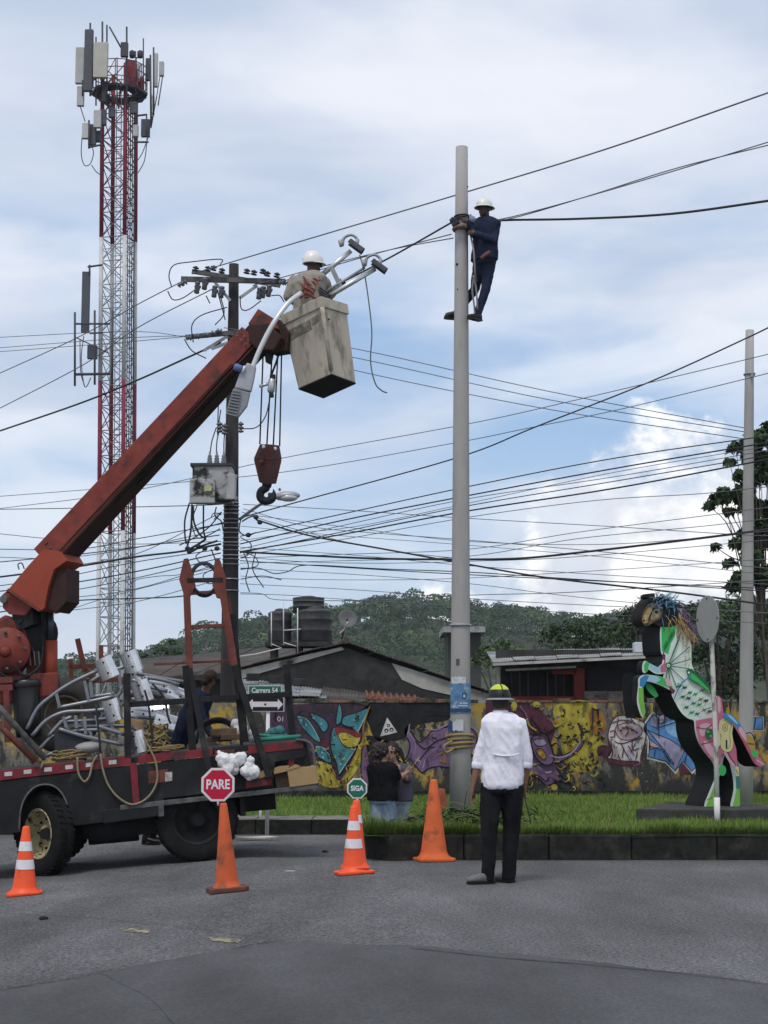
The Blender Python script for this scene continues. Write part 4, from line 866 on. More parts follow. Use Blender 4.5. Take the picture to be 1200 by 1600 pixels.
p1 = wrap_sheet(pc, pcf, 1058, 1070, -PI / 2 - 1.15, -PI / 2 + .5, 22.8, 'poster', WP_, .005, .01); wrap_sheet(pc, pcf, 1068, 1114, -PI / 2 - 1.3, -PI / 2 + 1.3, 22.8, 'poster', BP, .008, .006); wrap_sheet(pc, pcf, 1107, 1113, -PI / 2 - 1.3, -PI / 2 + 1.25, 22.8, 'poster_band', BPD, .0105)
wrap_sheet(pc, pcf, 1083, 1092, -PI / 2 + .12, -PI / 2 + .55, 22.8, 'poster_logo', BPD, .0105); wrap_sheet(pc, pcf, 1085.5, 1090, -PI / 2 + .22, -PI / 2 + .42, 22.8, 'poster_logo', WP_, .0125)
c_, r_ = pcf(zat(1087, 22.8)); text_mb('E', .12, basis(V((c_.x + .108, 22.8 - .078, zat(1087.5, 22.8))), (.8, .6, 0), (0, 0, 1)), .001).build('poster_letter', WP_, pc, fix=False)
for i, y in enumerate((1098, 1102)): wrap_sheet(pc, pcf, y, y + 1.8, -PI / 2 - .1 - i * .2, -PI / 2 + .7, 22.8, 'poster_line', WP_, .0108)
wrap_sheet(pc, pcf, 1126, 1143, -PI / 2 - 1.5, -PI / 2 - .35, 22.8, 'poster', BPD, .03, .02); wrap_sheet(pc, pcf, 1125, 1142, -PI / 2 - .7, -PI / 2 + .2, 22.8, 'poster', WP_, .034, .015); wrap_sheet(pc, pcf, 1030, 1040, -PI / 2 - .5, -PI / 2 - .15, 22.8, 'poster_scrap', mat('poster_brown', (.09, .085, .08), .9, .2, 9), .004)
HOLE = mat('pole_hole', (.02, .02, .02), .9, .1, 3)
for x, y in ((718, 1181), (714, 413), (716, 452), (729, 243), (730, 292), (729.5, 316), (729.5, 388)): MB().lathe([(.001, 0), (.017, 0), (.017, .008), (.001, .008)], P(x, y, 22.8 - (.12 if y > 1000 else .075 if x < 725 else .03)), (0, -1, 0), 10).build('bolt_hole', HOLE, pc)
MB().box(P(1174.5, 586, 25.9), (.04, .06, .07)).build('clamp', GALVD, pr); ring(pr, prf, 586, 26, 'band', GALVD, .012)
# dark pole hardware
ARM = mat('crossarm_steel', (.10, .095, .095), .6, .3, 6)
def PT(x, y, d=0): return P(x, y, 29.8 + d)
for a, b, w in (((283, 436), (446, 440), .07), ((290, 527), (374, 519), .06)): MB().bar(PT(*a), PT(*b), .07, w + .02).build('crossarm', ARM, pt_)
MB().bar(PT(300, 424, .3), PT(438, 446, .3), .06, .08).build('crossarm', ARM, pt_)
for a, b in (((374, 466), (402, 446)), ((360, 470), (335, 440)), ((330, 545), (372, 530)), ((318, 548), (356, 525))): MB().bar(PT(*a), PT(*b), .035, .05).build('brace', GALVD, pt_)
def insul(c, ax, r, h, n=3, nm='insulator', m=PORC):
    prof = [(r * .4, 0)]
    for i in range(n): b = h * i / n; prof += [(r * .45, b + h * .02), (r, b + h * .1 / n * 2), (r * .9, b + h * .55 / n), (r * .42, b + h * .75 / n)]
    MB().lathe(prof + [(r * .3, h)], c, ax, 10).build(nm, m, pt_)
for x, y in ((305, 424), (324, 424), (333, 423), (346, 427), (385, 428), (396, 430), (410, 428), (417, 432), (432, 434)): insul(PT(x, y, -.1), (.2, 0, 1), .062, .10, 2, 'insulator', STG)
for x, y in ((307, 456), (319, 450), (334, 462), (345, 463), (404, 465), (410, 463), (419, 461)): MB().lathe([(.02, 0), (.048, .01), (.048, .15), (.03, .17), (.05, .18), (.05, .215), (.02, .23)], PT(x, y + 3, -.1), (.1, 0, 1), 10).build('fuse_cutout', PORC, pt_); MB().box(PT(x + 2, y - 8, -.12), (.1, .08, .07), Matrix.Rotation(.5, 3, 'Y')).build('fuse_bracket', STG, pt_)
for x, y, dx, dy in ((292, 440, -1, -.45), (286, 443, -1, -.45), (436, 442, 1, .05), (444, 442, 1, .05), (300, 528, -1, .1), (312, 526, -1, .1), (326, 524, -1, .1), (338, 521, -1, .1), (347, 518, -1, .1)): insul(PT(x, y, -.1), (dx, 0, dy), .055, .11, 2)
def wire_pts(pts, r, Y, m, nm='jumper_wire', par=pt_, k=6): MB().tube(crom([P(x, y, Y) for x, y in pts], k), r, 5).build(nm, m, par)
for pts in ([(268, 448), (264, 430), (272, 414), (300, 409), (345, 405), (344, 414)], [(262, 455), (270, 468), (285, 466), (306, 452)], [(375, 462), (377, 482), (388, 484), (408, 470)], [(424, 462), (437, 462), (444, 472)], [(345, 465), (350, 490), (336, 508)], [(302, 535), (300, 508), (316, 492), (355, 480)], [(288, 530), (300, 548), (322, 560)], [(340, 455), (352, 500)], [(322, 462), (328, 474)], [(350, 605), (342, 625), (340, 680)], [(375, 670), (400, 668), (415, 650), (422, 620)], [(338, 668), (331, 690), (328, 712)], [(343, 670), (339, 690), (338, 710)], [(352, 668), (350, 690), (350, 708)], [(345, 640), (342, 660)]): wire_pts(pts, .011, 29.7, CABL)
for x, y in ((343, 662), (351, 665), (376, 662)): insul(PT(x, y + 14, -.1), (0, 0, 1), .06, .2, 3, 'arrester')
# burnt transformer
tr = empty('transformer', P(333, 788, 29.6), 'grey pole transformer with soot stain and three bushings', 'transformer')
TRM = mat('transformer_grey', (.36, .36, .36), .6, .12, 4, col2=(.022, .021, .02), mix2=(.50, .60), scale2=2.4)
p, q = P(303, 731, 29.6), P(364, 786, 29.6); MB().box((p + q) / 2, (q.x - p.x, .5, p.z - q.z)).build('tank', TRM, tr, bevel=.03)
p, q = P(300, 727, 29.6), P(366, 732, 29.6); MB().box((p + q) / 2, (q.x - p.x, .58, p.z - q.z)).build('lid', mat('soot', (.05, .048, .046), .8, .3, 5), tr, bevel=.01)
p, q = P(297, 749, 29.3), P(336, 787, 29.3); MB().box((p + q) / 2, (q.x - p.x, .16, p.z - q.z)).build('terminal_box', TRM, tr, bevel=.02)
p, q = P(355, 742, 29.4), P(368, 782, 29.4); MB().box((p + q) / 2, (q.x - p.x, .3, p.z - q.z)).build('radiator', TRM, tr, bevel=.02)
MB().box(P(325, 763, 29.2), (.13, .012, .1)).build('plate', mat('faded_plate', (.42, .42, .22), .7, .15, 5), tr)
for x in (327.5, 338.5, 349.5): MB().lathe([(.05, 0), (.06, .03), (.04, .05), (.055, .08), (.036, .1), (.05, .13), (.03, .15), (.042, .18), (.02, .2), (.015, .26)], P(x, 728, 29.6), n=10).build('bushing', PORC, tr)
for y in (744, 778): MB().bar(P(362, y, 29.7), P(369, y, 29.95), .05, .06).build('bracket', GALVD, tr)
for i, y in enumerate((786, 791, 797, 803, 812, 818, 826, 833, 841, 848, 853, 860, 868, 874, 882, 905, 923)): ring(pt_, ptf, y, 30, 'steel_strap', GALVD if i % 3 else GALV, .009, 1, 0, 18)
for pts, r in (([(296, 786), (289, 812), (289, 836), (291, 850)], .016), ([(300, 788), (298, 830), (292, 857)], .018), ([(302, 790), (303, 815), (312, 835), (322, 842)], .018), ([(318, 790), (318, 826), (320, 838)], .016), ([(338, 792), (336, 806), (346, 815), (349, 830)], .012), ([(334, 812), (340, 806), (346, 803), (334, 802), (330, 808)], .008), ([(330, 858), (338, 880), (341, 905)], .012), ([(376, 812), (374, 830), (386, 837), (400, 832)], .012), ([(378, 815), (390, 808), (400, 806)], .014), ([(400, 862), (395, 890), (412, 918)], .010), ([(322, 842), (310, 850), (296, 858)], .022), ([(380, 862), (388, 884), (384, 905), (390, 925)], .01), ([(300, 862), (316, 853), (340, 845)], .02), ([(308, 790), (300, 815), (308, 840), (326, 836), (344, 826)], .01), ([(346, 800), (326, 824), (300, 842), (280, 852)], .012), ([(376, 840), (392, 850), (388, 866), (376, 872)], .01), ([(376, 890), (402, 884), (398, 870), (378, 862)], .009), ([(345, 890), (320, 884), (306, 870), (318, 860)], .01), ([(344, 905), (326, 912), (318, 898), (344, 884)], .009), ([(376, 905), (410, 900), (440, 906)], .009)): wire_pts(pts, r, 29.55, CABL, 'service_drop')
for x, y in ((293, 857), (310, 854), (320, 857), (339, 857), (296, 862), (400, 808), (406, 816), (388, 836)): MB().ell(P(x, y, 29.5), (.05, .05, .045), 8).build('splice', CABL, pt_)
sl = empty('street_light', P(376, 810, 29.9), 'oval street light on a short arm beside the hook block', 'street light')
MB().tube(crom([P(375, 811, 29.9), P(395, 796, 29.6), (P(412, 785, 29.3)), P(428, 778, 29.2)], 5), .028, 8).build('arm', GALVD, sl)
hp = P(448, 775, 29.1); MB().ell(hp, (.24, .13, .085), 16, M=Matrix.Rotation(-.05, 3, 'Y')).build('luminaire', mat('lamp_housing', (.33, .33, .34), .45, .1, 5, metal=.3), sl)
MB().ell(hp + V((.03, -.03, -.035)), (.17, .11, .07), 14).build('glass', mat('lamp_glass', (.48, .49, .5), .15, .05, 3, spec=.6), sl); MB().box(hp + V((-.26, 0, .01)), (.14, .1, .09)).build('gear_box', STG, sl, bevel=.01)
insul(PT(437, 767, 0), (0, 0, 1), .03, .05)

# ------------------------------------------------------------------ cables (each its own thing)
def cable(pts, wpx, label, group, m=CABL, k=7):
    q = crom([P(x, y, Y) for x, y, Y in pts], k); Ym = sum(p.y for p in q) / len(q)
    mb = MB().tube(q, wpx * .35 * Ym / F, 6); mb.single('overhead_cable', m, q[0], label, 'cable', group, fix=False)
g1 = 'wires running off the crossarms'; g2 = 'telecom cables between the dark pole and the right pole'; g3 = 'cables running left from the dark pole'
cable([(300, 428, 29.8), (480, 374, 26.5), (712, 305, 23.5), (950, 232, 21), (1220, 138, 19)], 3.2, 'highest wire, rising to the upper right above the pole worker', g1, CABG)
cable([(440, 440, 29.8), (570, 401, 26), (705, 366, 23.1)], 2.4, 'upper thin wire from the crossarm to the concrete pole', g1, CABG)
cable([(395, 446, 29.8), (520, 412, 27), (620, 388, 25), (708, 372, 23.2)], 2.4, 'lower thin wire from the crossarm to the concrete pole', g1, CABG)
cable([(525, 446, 26), (610, 402, 24.5), (705, 348, 22.7)], 4, 'thick black cable pulled tight to the left of the pole worker', g1)
cable([(735, 349, 22.9), (790, 344, 22.7), (900, 342, 22), (1050, 334, 21.2), (1220, 311, 20)], 5.5, 'thick twisted cable running right from the pole worker', 'cables leaving the concrete pole', CABL)
cable([(735, 348, 22.9), (790, 341, 22.7), (900, 312, 22), (1050, 268, 21), (1220, 216, 20)], 2.6, 'upper of the paired wires rising right from the pole worker', 'cables leaving the concrete pole', CABG)
cable([(735, 350, 22.9), (800, 341, 22.6), (920, 306, 22), (1060, 262, 21.2), (1220, 222, 20.2)], 2.6, 'lower of the paired wires rising right from the pole worker', 'cables leaving the concrete pole', CABG)
for (a, b, c), l in zip((((350, 512), (555, 545), (860, 612)), ((350, 521), (560, 560), (860, 625)), ((350, 526), (560, 580), (860, 640))), ('top', 'middle', 'lowest')):
    e = {'top': (1165, 669), 'middle': (1165, 675), 'lowest': (1165, 686)}[l]
    cable([(*a, 29.8), (*b, 29), (*c, 27.5), (*e, 26.2)], 2, l + ' of three thin wires falling from the bucket to the right pole', g1, CABG)
cable([(-20, 592, 36), (120, 528, 33.5), (220, 473, 31), (290, 437, 29.8)], 2.2, 'topmost wire from the crossarm to the left edge', g3, CABG)
cable([(-20, 648, 36), (130, 570, 33.5), (215, 512, 31.5), (335, 450, 29.8)], 2.2, 'second wire from the crossarm to the left edge', g3, CABG)
cable([(-20, 680, 36), (120, 632, 33.5), (210, 596, 32), (290, 560, 30.5), (345, 535, 29.8)], 4.2, 'thick cable dropping left behind the tower top of the boom', g3)
for i, (a, b, c) in enumerate((((-20, 528), (200, 518), (300, 528)), ((-20, 545), (200, 528), (330, 524)), ((-20, 551), (200, 534), (350, 520)))): cable([(*a, 36), (*b, 32), (*c, 29.8)], 1.6, ('topmost', 'middle', 'lowest')[i] + ' of three faint wires level with the lower crossarm at left', g3, CABG)
for l, pts, wd in (('steep thick cable crossing up to the top of the right pole', [(300, 830), (470, 783), (715, 715), (837, 667), (1017, 596), (1165, 529), (1220, 502)], 3.2), ('upper thin wire climbing to the right edge', [(-20, 797), (200, 768), (440, 716), (733, 662), (900, 625), (1165, 562), (1220, 548)], 1.8), ('lower thin wire climbing to the right edge', [(-20, 777), (200, 760), (440, 738), (700, 694), (825, 669), (967, 640), (1165, 592), (1220, 578)], 1.8)):
    cable([(x, y, 34 - 9 * (x + 20) / 1240) for x, y in pts], wd, l, 'wires climbing to the right', CABG if wd < 2 else CABL)
B2 = [([(375, 845), (450, 834), (560, 822), (733, 786), (960, 738), (1220, 694)], 1.5), ([(376, 870), (480, 878), (600, 880), (733, 877), (900, 870), (1220, 842)], 1.6), ([(378, 800), (430, 818), (520, 842), (620, 862), (733, 874)], 1.8), ([(376, 900), (470, 905), (600, 906), (733, 903), (960, 890), (1220, 872)], 1.5), ([(376, 822), (520, 836), (733, 852), (960, 872), (1220, 900)], 1.4), ([(375, 838), (540, 802), (733, 760), (960, 716), (1220, 678)], 2.6), ([(375, 850), (540, 812), (733, 774), (960, 732), (1220, 688)], 3.2), ([(375, 858), (540, 820), (733, 779), (960, 745), (1220, 700)], 1.8), ([(375, 864), (540, 830), (733, 790), (960, 752), (1220, 708)], 2.2),
      ([(375, 862), (540, 834), (733, 798), (960, 763), (1220, 714)], 3.6), ([(375, 868), (540, 842), (733, 808), (930, 782), (1100, 771), (1220, 758)], 1.8), ([(380, 788), (540, 797), (733, 810), (960, 823), (1130, 834), (1220, 838)], 1.8), ([(375, 872), (540, 866), (733, 858), (900, 832), (1100, 806), (1220, 790)], 1.7), ([(375, 880), (540, 876), (733, 869), (900, 842), (1100, 822), (1220, 808)], 1.7),
      ([(380, 795), (480, 822), (600, 834), (733, 844), (960, 864), (1140, 882), (1220, 890)], 1.8), ([(375, 862), (480, 868), (600, 873), (733, 874), (820, 872), (908, 863), (1020, 850), (1165, 832), (1220, 824)], 5.4), ([(400, 812), (480, 836), (600, 858), (733, 882), (850, 902), (1008, 920), (1096, 931), (1220, 948)], 4.6), ([(375, 876), (560, 888), (733, 898), (940, 908), (1140, 917), (1220, 921)], 2.4), ([(375, 855), (560, 868), (733, 884), (940, 898), (1146, 910), (1220, 914)], 1.6),
      ([(375, 888), (560, 898), (733, 912), (860, 928), (992, 942), (1220, 960)], 1.6), ([(375, 912), (560, 922), (762, 937), (970, 948), (1220, 958)], 1.6), ([(375, 928), (450, 930), (560, 938), (700, 946), (900, 958), (1220, 975)], 1.6), ([(376, 888), (405, 888), (428, 896), (450, 893), (480, 883), (600, 889), (733, 894), (900, 905), (1220, 925)], 2.4), ([(376, 926), (410, 928), (425, 936), (470, 938), (600, 938), (733, 930), (900, 925), (1220, 905)], 1.8), ([(395, 805), (560, 826), (733, 846), (960, 850), (1220, 828)], 1.6)]
ORD_ = ('first', 'second', 'third', 'fourth', 'fifth', 'sixth', 'seventh', 'eighth', 'ninth', 'tenth', 'eleventh', 'twelfth', 'thirteenth', 'fourteenth', 'fifteenth', 'sixteenth', 'seventeenth', 'eighteenth', 'nineteenth', 'twentieth', 'twenty-first', 'twenty-second', 'twenty-third', 'twenty-fourth', 'twenty-fifth', 'twenty-sixth')
def ranks(B, x): v = [float(np.interp(x, [p[0] for p in q], [p[1] for p in q])) for q, _ in B]; o = sorted(range(len(v)), key=lambda i: v[i]); return {i: k for k, i in enumerate(o)}
lb = {5: 'highest cable of the bundle meeting the right pole', 9: 'thick fifth cable of the bundle below the cloud gap', 15: 'thickest black cable sagging across to the right pole', 16: 'thick black cable sloping down behind the horse head', 11: 'thin wire sloping gently down across the bright cloud'}
RK = ranks(B2, 733)
for i, (pts, wd) in enumerate(B2): cable([(x, y, 29.7 - 4.2 * (x - 375) / 790) for x, y in pts], wd, lb.get(i, ORD_[RK[i]] + ' telecom cable from the top where the bundle passes the centre pole'), g2, CABL if wd > 2 else CABG)
B3 = [([(-20, 880), (105, 868), (213, 855), (343, 836)], 2.4), ([(-20, 904), (103, 888), (213, 870), (280, 862), (345, 850)], 4.6), ([(-20, 858), (120, 858), (213, 842), (350, 818)], 2.0), ([(-20, 918), (105, 900), (213, 878), (345, 858)], 2.0), ([(-20, 926), (103, 912), (213, 893), (345, 864)], 2.8), ([(-20, 940), (103, 924), (213, 903), (345, 872)], 2.0), ([(-20, 950), (103, 935), (213, 920), (345, 880)], 1.8), ([(-20, 905), (120, 883), (220, 863), (347, 800)], 1.8), ([(-20, 960), (100, 940), (213, 935), (280, 932), (345, 920)], 3.0),
      ([(-20, 972), (100, 955), (213, 940), (345, 905)], 1.7), ([(-20, 796), (120, 794), (300, 790), (345, 788)], 2.0), ([(-20, 832), (80, 842), (200, 850), (345, 846)], 1.8), ([(-20, 985), (90, 958), (180, 930), (345, 888)], 1.5), ([(-20, 870), (90, 872), (200, 858), (345, 828)], 1.8), ([(205, 912), (216, 905), (250, 900), (280, 898), (345, 885)], 1.8)]
lb3 = {1: 'thickest cable running left from the dark pole past the tower', 10: 'level wire running left below the transformer', 8: 'doubled cable crossing low over the tower foot'}
RK3 = ranks(B3, 213)
for i, (pts, wd) in enumerate(B3): cable([(x, y, 33 - 3.2 * (x + 20) / 365) for x, y in pts], wd, lb3.get(i, ORD_[RK3[i]] + ' cable from the top where the left-running bundle crosses the tower'), g3, CABL if wd > 1.9 else CABG)

# ------------------------------------------------------------------ street furniture
ORF = mat('cone_fluorescent', (.80, .085, .018), .5, .08, 6, spec=.4, col2=(.38, .055, .022), mix2=(.58, .72), scale2=9); ORD = mat('cone_faded', (.58, .12, .035), .7, .14, 6, col2=(.26, .075, .035), mix2=(.54, .68), scale2=7); ORG = mat('cone_dirty', (.52, .10, .035), .75, .15, 5, col2=(.16, .07, .04), mix2=(.5, .68), scale2=5); RUB = mat('cone_base_brown', (.12, .05, .035), .85, .25, 8); REF = mat('reflective_white', (.70, .68, .72), .4, .08, 8, col2=(.42, .40, .42), mix2=(.56, .72), scale2=12)
def cone(base, h, r0, r1, bs, m, mb_, label, bands=(), hb=.03, lean=(0, 0), oct=False):
    b = V(base); o = empty('traffic_cone', b, label, 'traffic cone', 'traffic cones'); ax = V((lean[0], lean[1], 1)).normalized()
    mb = MB(); c = [V((x * bs / 2, y * bs / 2, 0)) for x, y in ((-1, -.8), (-.8, -1), (.8, -1), (1, -.8), (1, .8), (.8, 1), (-.8, 1), (-1, .8))]
    c = [Matrix.Rotation(.25, 3, 'Z') @ v + b for v in c]; sl_ = lambda v: V((v.x, v.y, zr(v.x, v.y) + .003)) if not oct else v
    mb.prism([sl_(v) for v in c], (0, 0, hb)); mb.build('base', mb_, o, bevel=.01)
    b0 = b + V((0, 0, hb * .6)); hh = h - hb; f = lambda t: r0 + (r1 - r0) * t
    MB().lathe([(r0 * 1.28, 0), (r0 * 1.24, hh * .02), (r0 * 1.03, hh * .05), (f(.1), hh * .1), (f(.5), hh * .5), (f(.97), hh * .97), (r1 * .8, hh), (r1 * .6, hh), (r1 * .55, hh * .9)], b0, ax, 28, caps=False).build('body', m, o)
    for t0, t1 in bands: MB().lathe([(f(t0) + .003, hh * t0), (f(t1) + .003, hh * t1)], b0, ax, 28, caps=False).build('reflective_band', REF, o)
    return o
cone(G(38, 1398), .73, .135, .035, .37, ORF, ORF, 'orange cone with two white bands beside the truck wheel', ((.36, .50), (.63, .77)))
bp = G(355, 1393); cone(bp, .87, .118, .034, .38, ORG, RUB, 'dirty reddish cone carrying the red sign', (), .045, (-.058, 0))
bs = G(553, 1365); cone(bs, .70, .125, .035, .37, ORF, ORF, 'orange cone with two white bands carrying the green sign', ((.36, .50), (.63, .77)))
cone(bs + V((.014, .03, .05)), .70, .12, .035, .2, ORF, ORF, 'second orange cone nested with the green sign cone, just behind it', ((.66, .78),), .02, (.016, 0), True)
cone(G(678, 1345), .90, .155, .037, .41, ORD, ORD, 'tall plain orange cone by the kerb left of the man', (), .035)
pb = P(690, 1267, 23.6); pb.z = .26; cone(pb, .34, .10, .045, .22, mat('terracotta_cone', (.30, .085, .045), .85, .2, 6), RUB, 'small worn brick-red cone behind the foot of the concrete pole', (), .02, (0, 0), True)
OCT = lambda r: [(r * math.cos(PI / 8 + k * PI / 4), r * math.sin(PI / 8 + k * PI / 4)) for k in range(8)]
def paddle(c, d, yaw, roll, face, rim, txt, size, label, bold, xs):
    M = basis(c, (math.cos(yaw), math.sin(yaw), 0), (-math.sin(roll), 0, math.cos(roll))); M = M @ Matrix.Rotation(0, 4, 'Z')
    o = empty('sign_paddle', c - V((0, 0, d * .62)), label, 'sign', 'hand-held traffic signs'); r = d / 2 / math.cos(PI / 8)
    MB().prism([M @ V((x, y, 0)) for x, y in OCT(r)], M.to_3x3() @ V((0, 0, -.008))).build('rim', rim, o)
    MB().prism([M @ V((x, y, .0012)) for x, y in OCT(r * .965)], M.to_3x3() @ V((0, 0, .001))).build('edge_line', rim, o)
    MB().prism([M @ V((x, y, .003)) for x, y in OCT(r * .86)], M.to_3x3() @ V((0, 0, .001))).build('face', face, o)
    text_mb(txt, size, M @ Matrix.Translation((0, -size * .01, .006)), .0012, 0, None, bold, xs).build('lettering', REF, o, fix=False)
    MB().tube([c + V((0, .012, -d * .45)), c + V((.004, .012, -d * .5 - .04))], .012, 8).build('handle', REF, o)
SGR = mat('sign_red', (.45, .012, .045), .45, .08, 4); SGG = mat('sign_green', (.012, .14, .085), .45, .08, 4); SGW = mat('sign_white', (.70, .66, .68), .5, .08, 4)
paddle(P(340.5, 1226, bp.y), 51 * bp.y / F, .10, .03, SGR, SGW, 'PARE', .128, 'red octagonal stop sign reading PARE on top of a cone', .0035, .80)
paddle(P(558, 1232, bs.y + .02), 31 * bs.y / F, 0, 0, SGG, SGW, 'SIGA', .074, 'small green octagonal sign reading SIGA on top of the cones', .0025, .84)
# street name sign
sn = empty('street_sign', P(411, 1230, 25.5), 'green street name plate above a two-way arrow plate on a white post', 'street sign')
SY2 = 25.5; p, q = P(388, 1071, SY2), P(440, 1087, SY2); M = basis((p + q) / 2, (1, .05, 0), (0, 0, 1)); w2, h2 = (q.x - p.x) / 2, (p.z - q.z) / 2
MB().box((p + q) / 2 + V((0, .012, 0)), (2 * w2, .012, 2 * h2)).build('name_plate', SGW, sn); MB().box((p + q) / 2 + V((0, .003, 0)), (2 * w2 - .02, .004, 2 * h2 - .02)).build('name_field', SGG, sn)
text_mb('Carrera 54', .108, basis((p + q) / 2 + V((-.005, -.003, 0)), (1, 0, 0), (0, 0, 1)), .001, 0, None, .0022, .82).build('lettering', SGW, sn, fix=False)
p, q = P(385, 1089, SY2), P(444, 1112, SY2); cc = (p + q) / 2
MB().box(cc + V((0, .012, 0)), (q.x - p.x, .012, p.z - q.z)).build('arrow_plate', SGW, sn); MB().box(cc + V((0, .003, 0)), (q.x - p.x - .024, .004, p.z - q.z - .024)).build('arrow_field', mat('sign_black', (.015, .015, .016), .5, .1, 3), sn)
ar = [(-.27, 0), (-.19, .085), (-.19, .04), (.19, .04), (.19, .085), (.27, 0), (.19, -.085), (.19, -.04), (-.19, -.04), (-.19, -.085)]
MB().prism([cc + V((x, -.002, z)) for x, z in ar], (0, -.002, 0)).build('arrow', SGW, sn); MB().lathe([(.001, 0), (.018, 0), (.018, .004), (.001, .004)], cc + V((0, -.0045, 0)), (0, -1, 0), 10).build('bolt', STG, sn)
MB().tube([V((cc.x + .04, SY2 + .05, -.2)), V((cc.x + .04, SY2 + .05, zat(1071, SY2)))], .03, 8).build('post', SGW, sn)
# round sign seen edge-on-ish
BY = 21.3; rs_ = empty('round_sign', V((P(1119, 1280, BY).x, BY, .26)), 'blank grey round sign on a thin peeling white post in front of the horse', 'sign')
SBK = mat('sign_back_grey', (.30, .30, .285), .55, .1, 3, metal=.15, col2=(.22, .21, .2), mix2=(.5, .75)); WPOST = mat('peeling_white_post', (.55, .54, .50), .7, .15, 5, col2=(.10, .085, .075), mix2=(.50, .60), scale2=4, stretch=(1, 1, .5))
rt = 36.5 * BY / F; yaw = math.acos(17.3 / 36.5); yaw = R(72.7); nx = V((-math.sin(yaw), -math.cos(yaw), 0)); cc = P(1106.5, 967, BY)
MB().lathe([(.001, 0), (rt * .98, 0), (rt, .003), (rt, .012), (.001, .012)], cc, nx, 40, smooth=False).build('disc', SBK, rs_)
for k in range(4): a = k * PI / 2; MB().lathe([(.001, .012), (.014, .012), (.014, .02), (.001, .02)], cc + V((0, 0, math.cos(a) * rt * .88)) + V((math.cos(yaw), -math.sin(yaw), 0)) * math.sin(a) * rt * .88, nx, 8).build('rivet', STG, rs_)
MB().tube([V((P(1120.5, 1280, BY).x, BY, .1)), P(1118.5, 1160, BY), P(1112, 1005, BY), P(1108, 945, BY) - nx * .035], .031, 10).build('post', WPOST, rs_); MB().tube([V((P(1120.5, 1280, BY).x, BY, .2)), P(1120, 1246, BY)], .038, 10).build('post_foot', SGW, rs_)
# ------------------------------------------------------------------ horse statue: thick cut-out with a painted face
HSY = 22.3; pl = empty('plinth', V((P(1120, 1270, HSY).x, HSY, .26)), 'low dark concrete slab under the horse statue', 'plinth')
BLKC = mat('plinth_dark', (.045, .045, .043), .9, .35, 4, bump=.4, coord='World', col2=(.11, .11, .10), mix2=(.55, .72)); ptop = P(1120, 1260, HSY).z
MB().hexa([V((P(995, 1270, 21.6).x, 21.7, .2)), V((P(1080, 1270, 21.6).x + .5, 21.45, .2)), V((5.9, 22.4, .2)), V((4.0, 23.6, .2))], [V((P(995, 1270, 21.6).x, 21.7, ptop)), V((P(1080, 1270, 21.6).x + .5, 21.45, ptop)), V((5.9, 22.4, ptop)), V((4.0, 23.6, ptop))]).build('slab', BLKC, pl, bevel=.02)
hs = empty('horse_statue', V((P(1120, 1258, HSY).x, HSY, ptop)), 'rearing cut-out horse painted in many colours with black sides and real-looking mane', 'statue')
HB = mat('horse_black', (.012, .013, .015), .6, .2, 3, spec=.15); EXT = V((-.19, .34, -.005))
hp_ = lambda a: P(950 + a[0] / 4, 900 + a[1] / 4, HSY)
def hcol(n, c): return mat('horse_' + n, c, .5, .12, 4)
HM = {'mint': hcol('mint', (.62, .70, .64)), 'green': hcol('green', (.045, .40, .10)), 'dgreen': hcol('dark_green', (.015, .12, .05)), 'lime': hcol('lime', (.16, .42, .06)), 'pink': hcol('pink', (.46, .13, .20)), 'lpink': hcol('light_pink', (.56, .34, .40)), 'cream': hcol('cream', (.58, .55, .28)), 'blue': hcol('blue', (.04, .20, .42)), 'sky': hcol('sky', (.30, .48, .58)), 'ora': hcol('ochre', (.36, .24, .06)), 'blk': HB, 'teal': hcol('teal', (.03, .18, .17)), 'mar': hcol('maroon', (.14, .03, .06))}
HK = list(HM)
body_out = [(330, 305), (400, 300), (440, 320), (490, 370), (520, 430), (522, 540), (545, 600), (600, 650), (645, 705), (672, 745), (700, 762), (710, 840), (740, 930), (790, 1080), (806, 1180), (812, 1300), (816, 1436), (764, 1440), (785, 1330), (770, 1210), (735, 1120), (715, 1180), (722, 1215), (690, 1260), (668, 1330), (662, 1440), (600, 1440), (640, 1330), (668, 1250), (655, 1170), (600, 1100), (560, 1030), (542, 960), (536, 905), (500, 890), (455, 850), (415, 780), (398, 740), (412, 718), (372, 690), (345, 640), (350, 600), (336, 552), (348, 500), (330, 470)]
body_out = [(p.x, p.y) for p in crom([V((a, b, 0)) for a, b in body_out], 3, True)]; mb = MB(); mb.prism([hp_(a) for a in body_out], EXT, HK.index('mint'), HK.index('blk'))
mb.build('body', list(HM.values()), hs, fix=False)
tail = [(702, 862), (740, 858), (772, 872), (812, 920), (850, 985), (890, 1010), (912, 1040), (930, 1108), (968, 1160), (958, 1192), (912, 1170), (880, 1110), (845, 1040), (800, 960), (760, 905), (712, 890)]
tail = [(p.x, p.y) for p in crom([V((a, b, 0)) for a, b in tail], 3, True)]; mb = MB(); mb.prism([hp_(a) + V((0, -.004, 0)) for a in tail], EXT * .75, HK.index('pink'), HK.index('blk')); mb.build('tail', list(HM.values()), hs, fix=False)
art = MB(); ak = [0]
def hf(col, pts, sm=0):
    ak[0] += 1; q = crom([V((a, b, 0)) for a, b in pts], sm, True) if sm else [V((a, b, 0)) for a, b in pts]
    art.sheet([hp_(p) + V((.0003, -.005 - .0009 * ak[0], 0)) for p in q], HK.index(col))
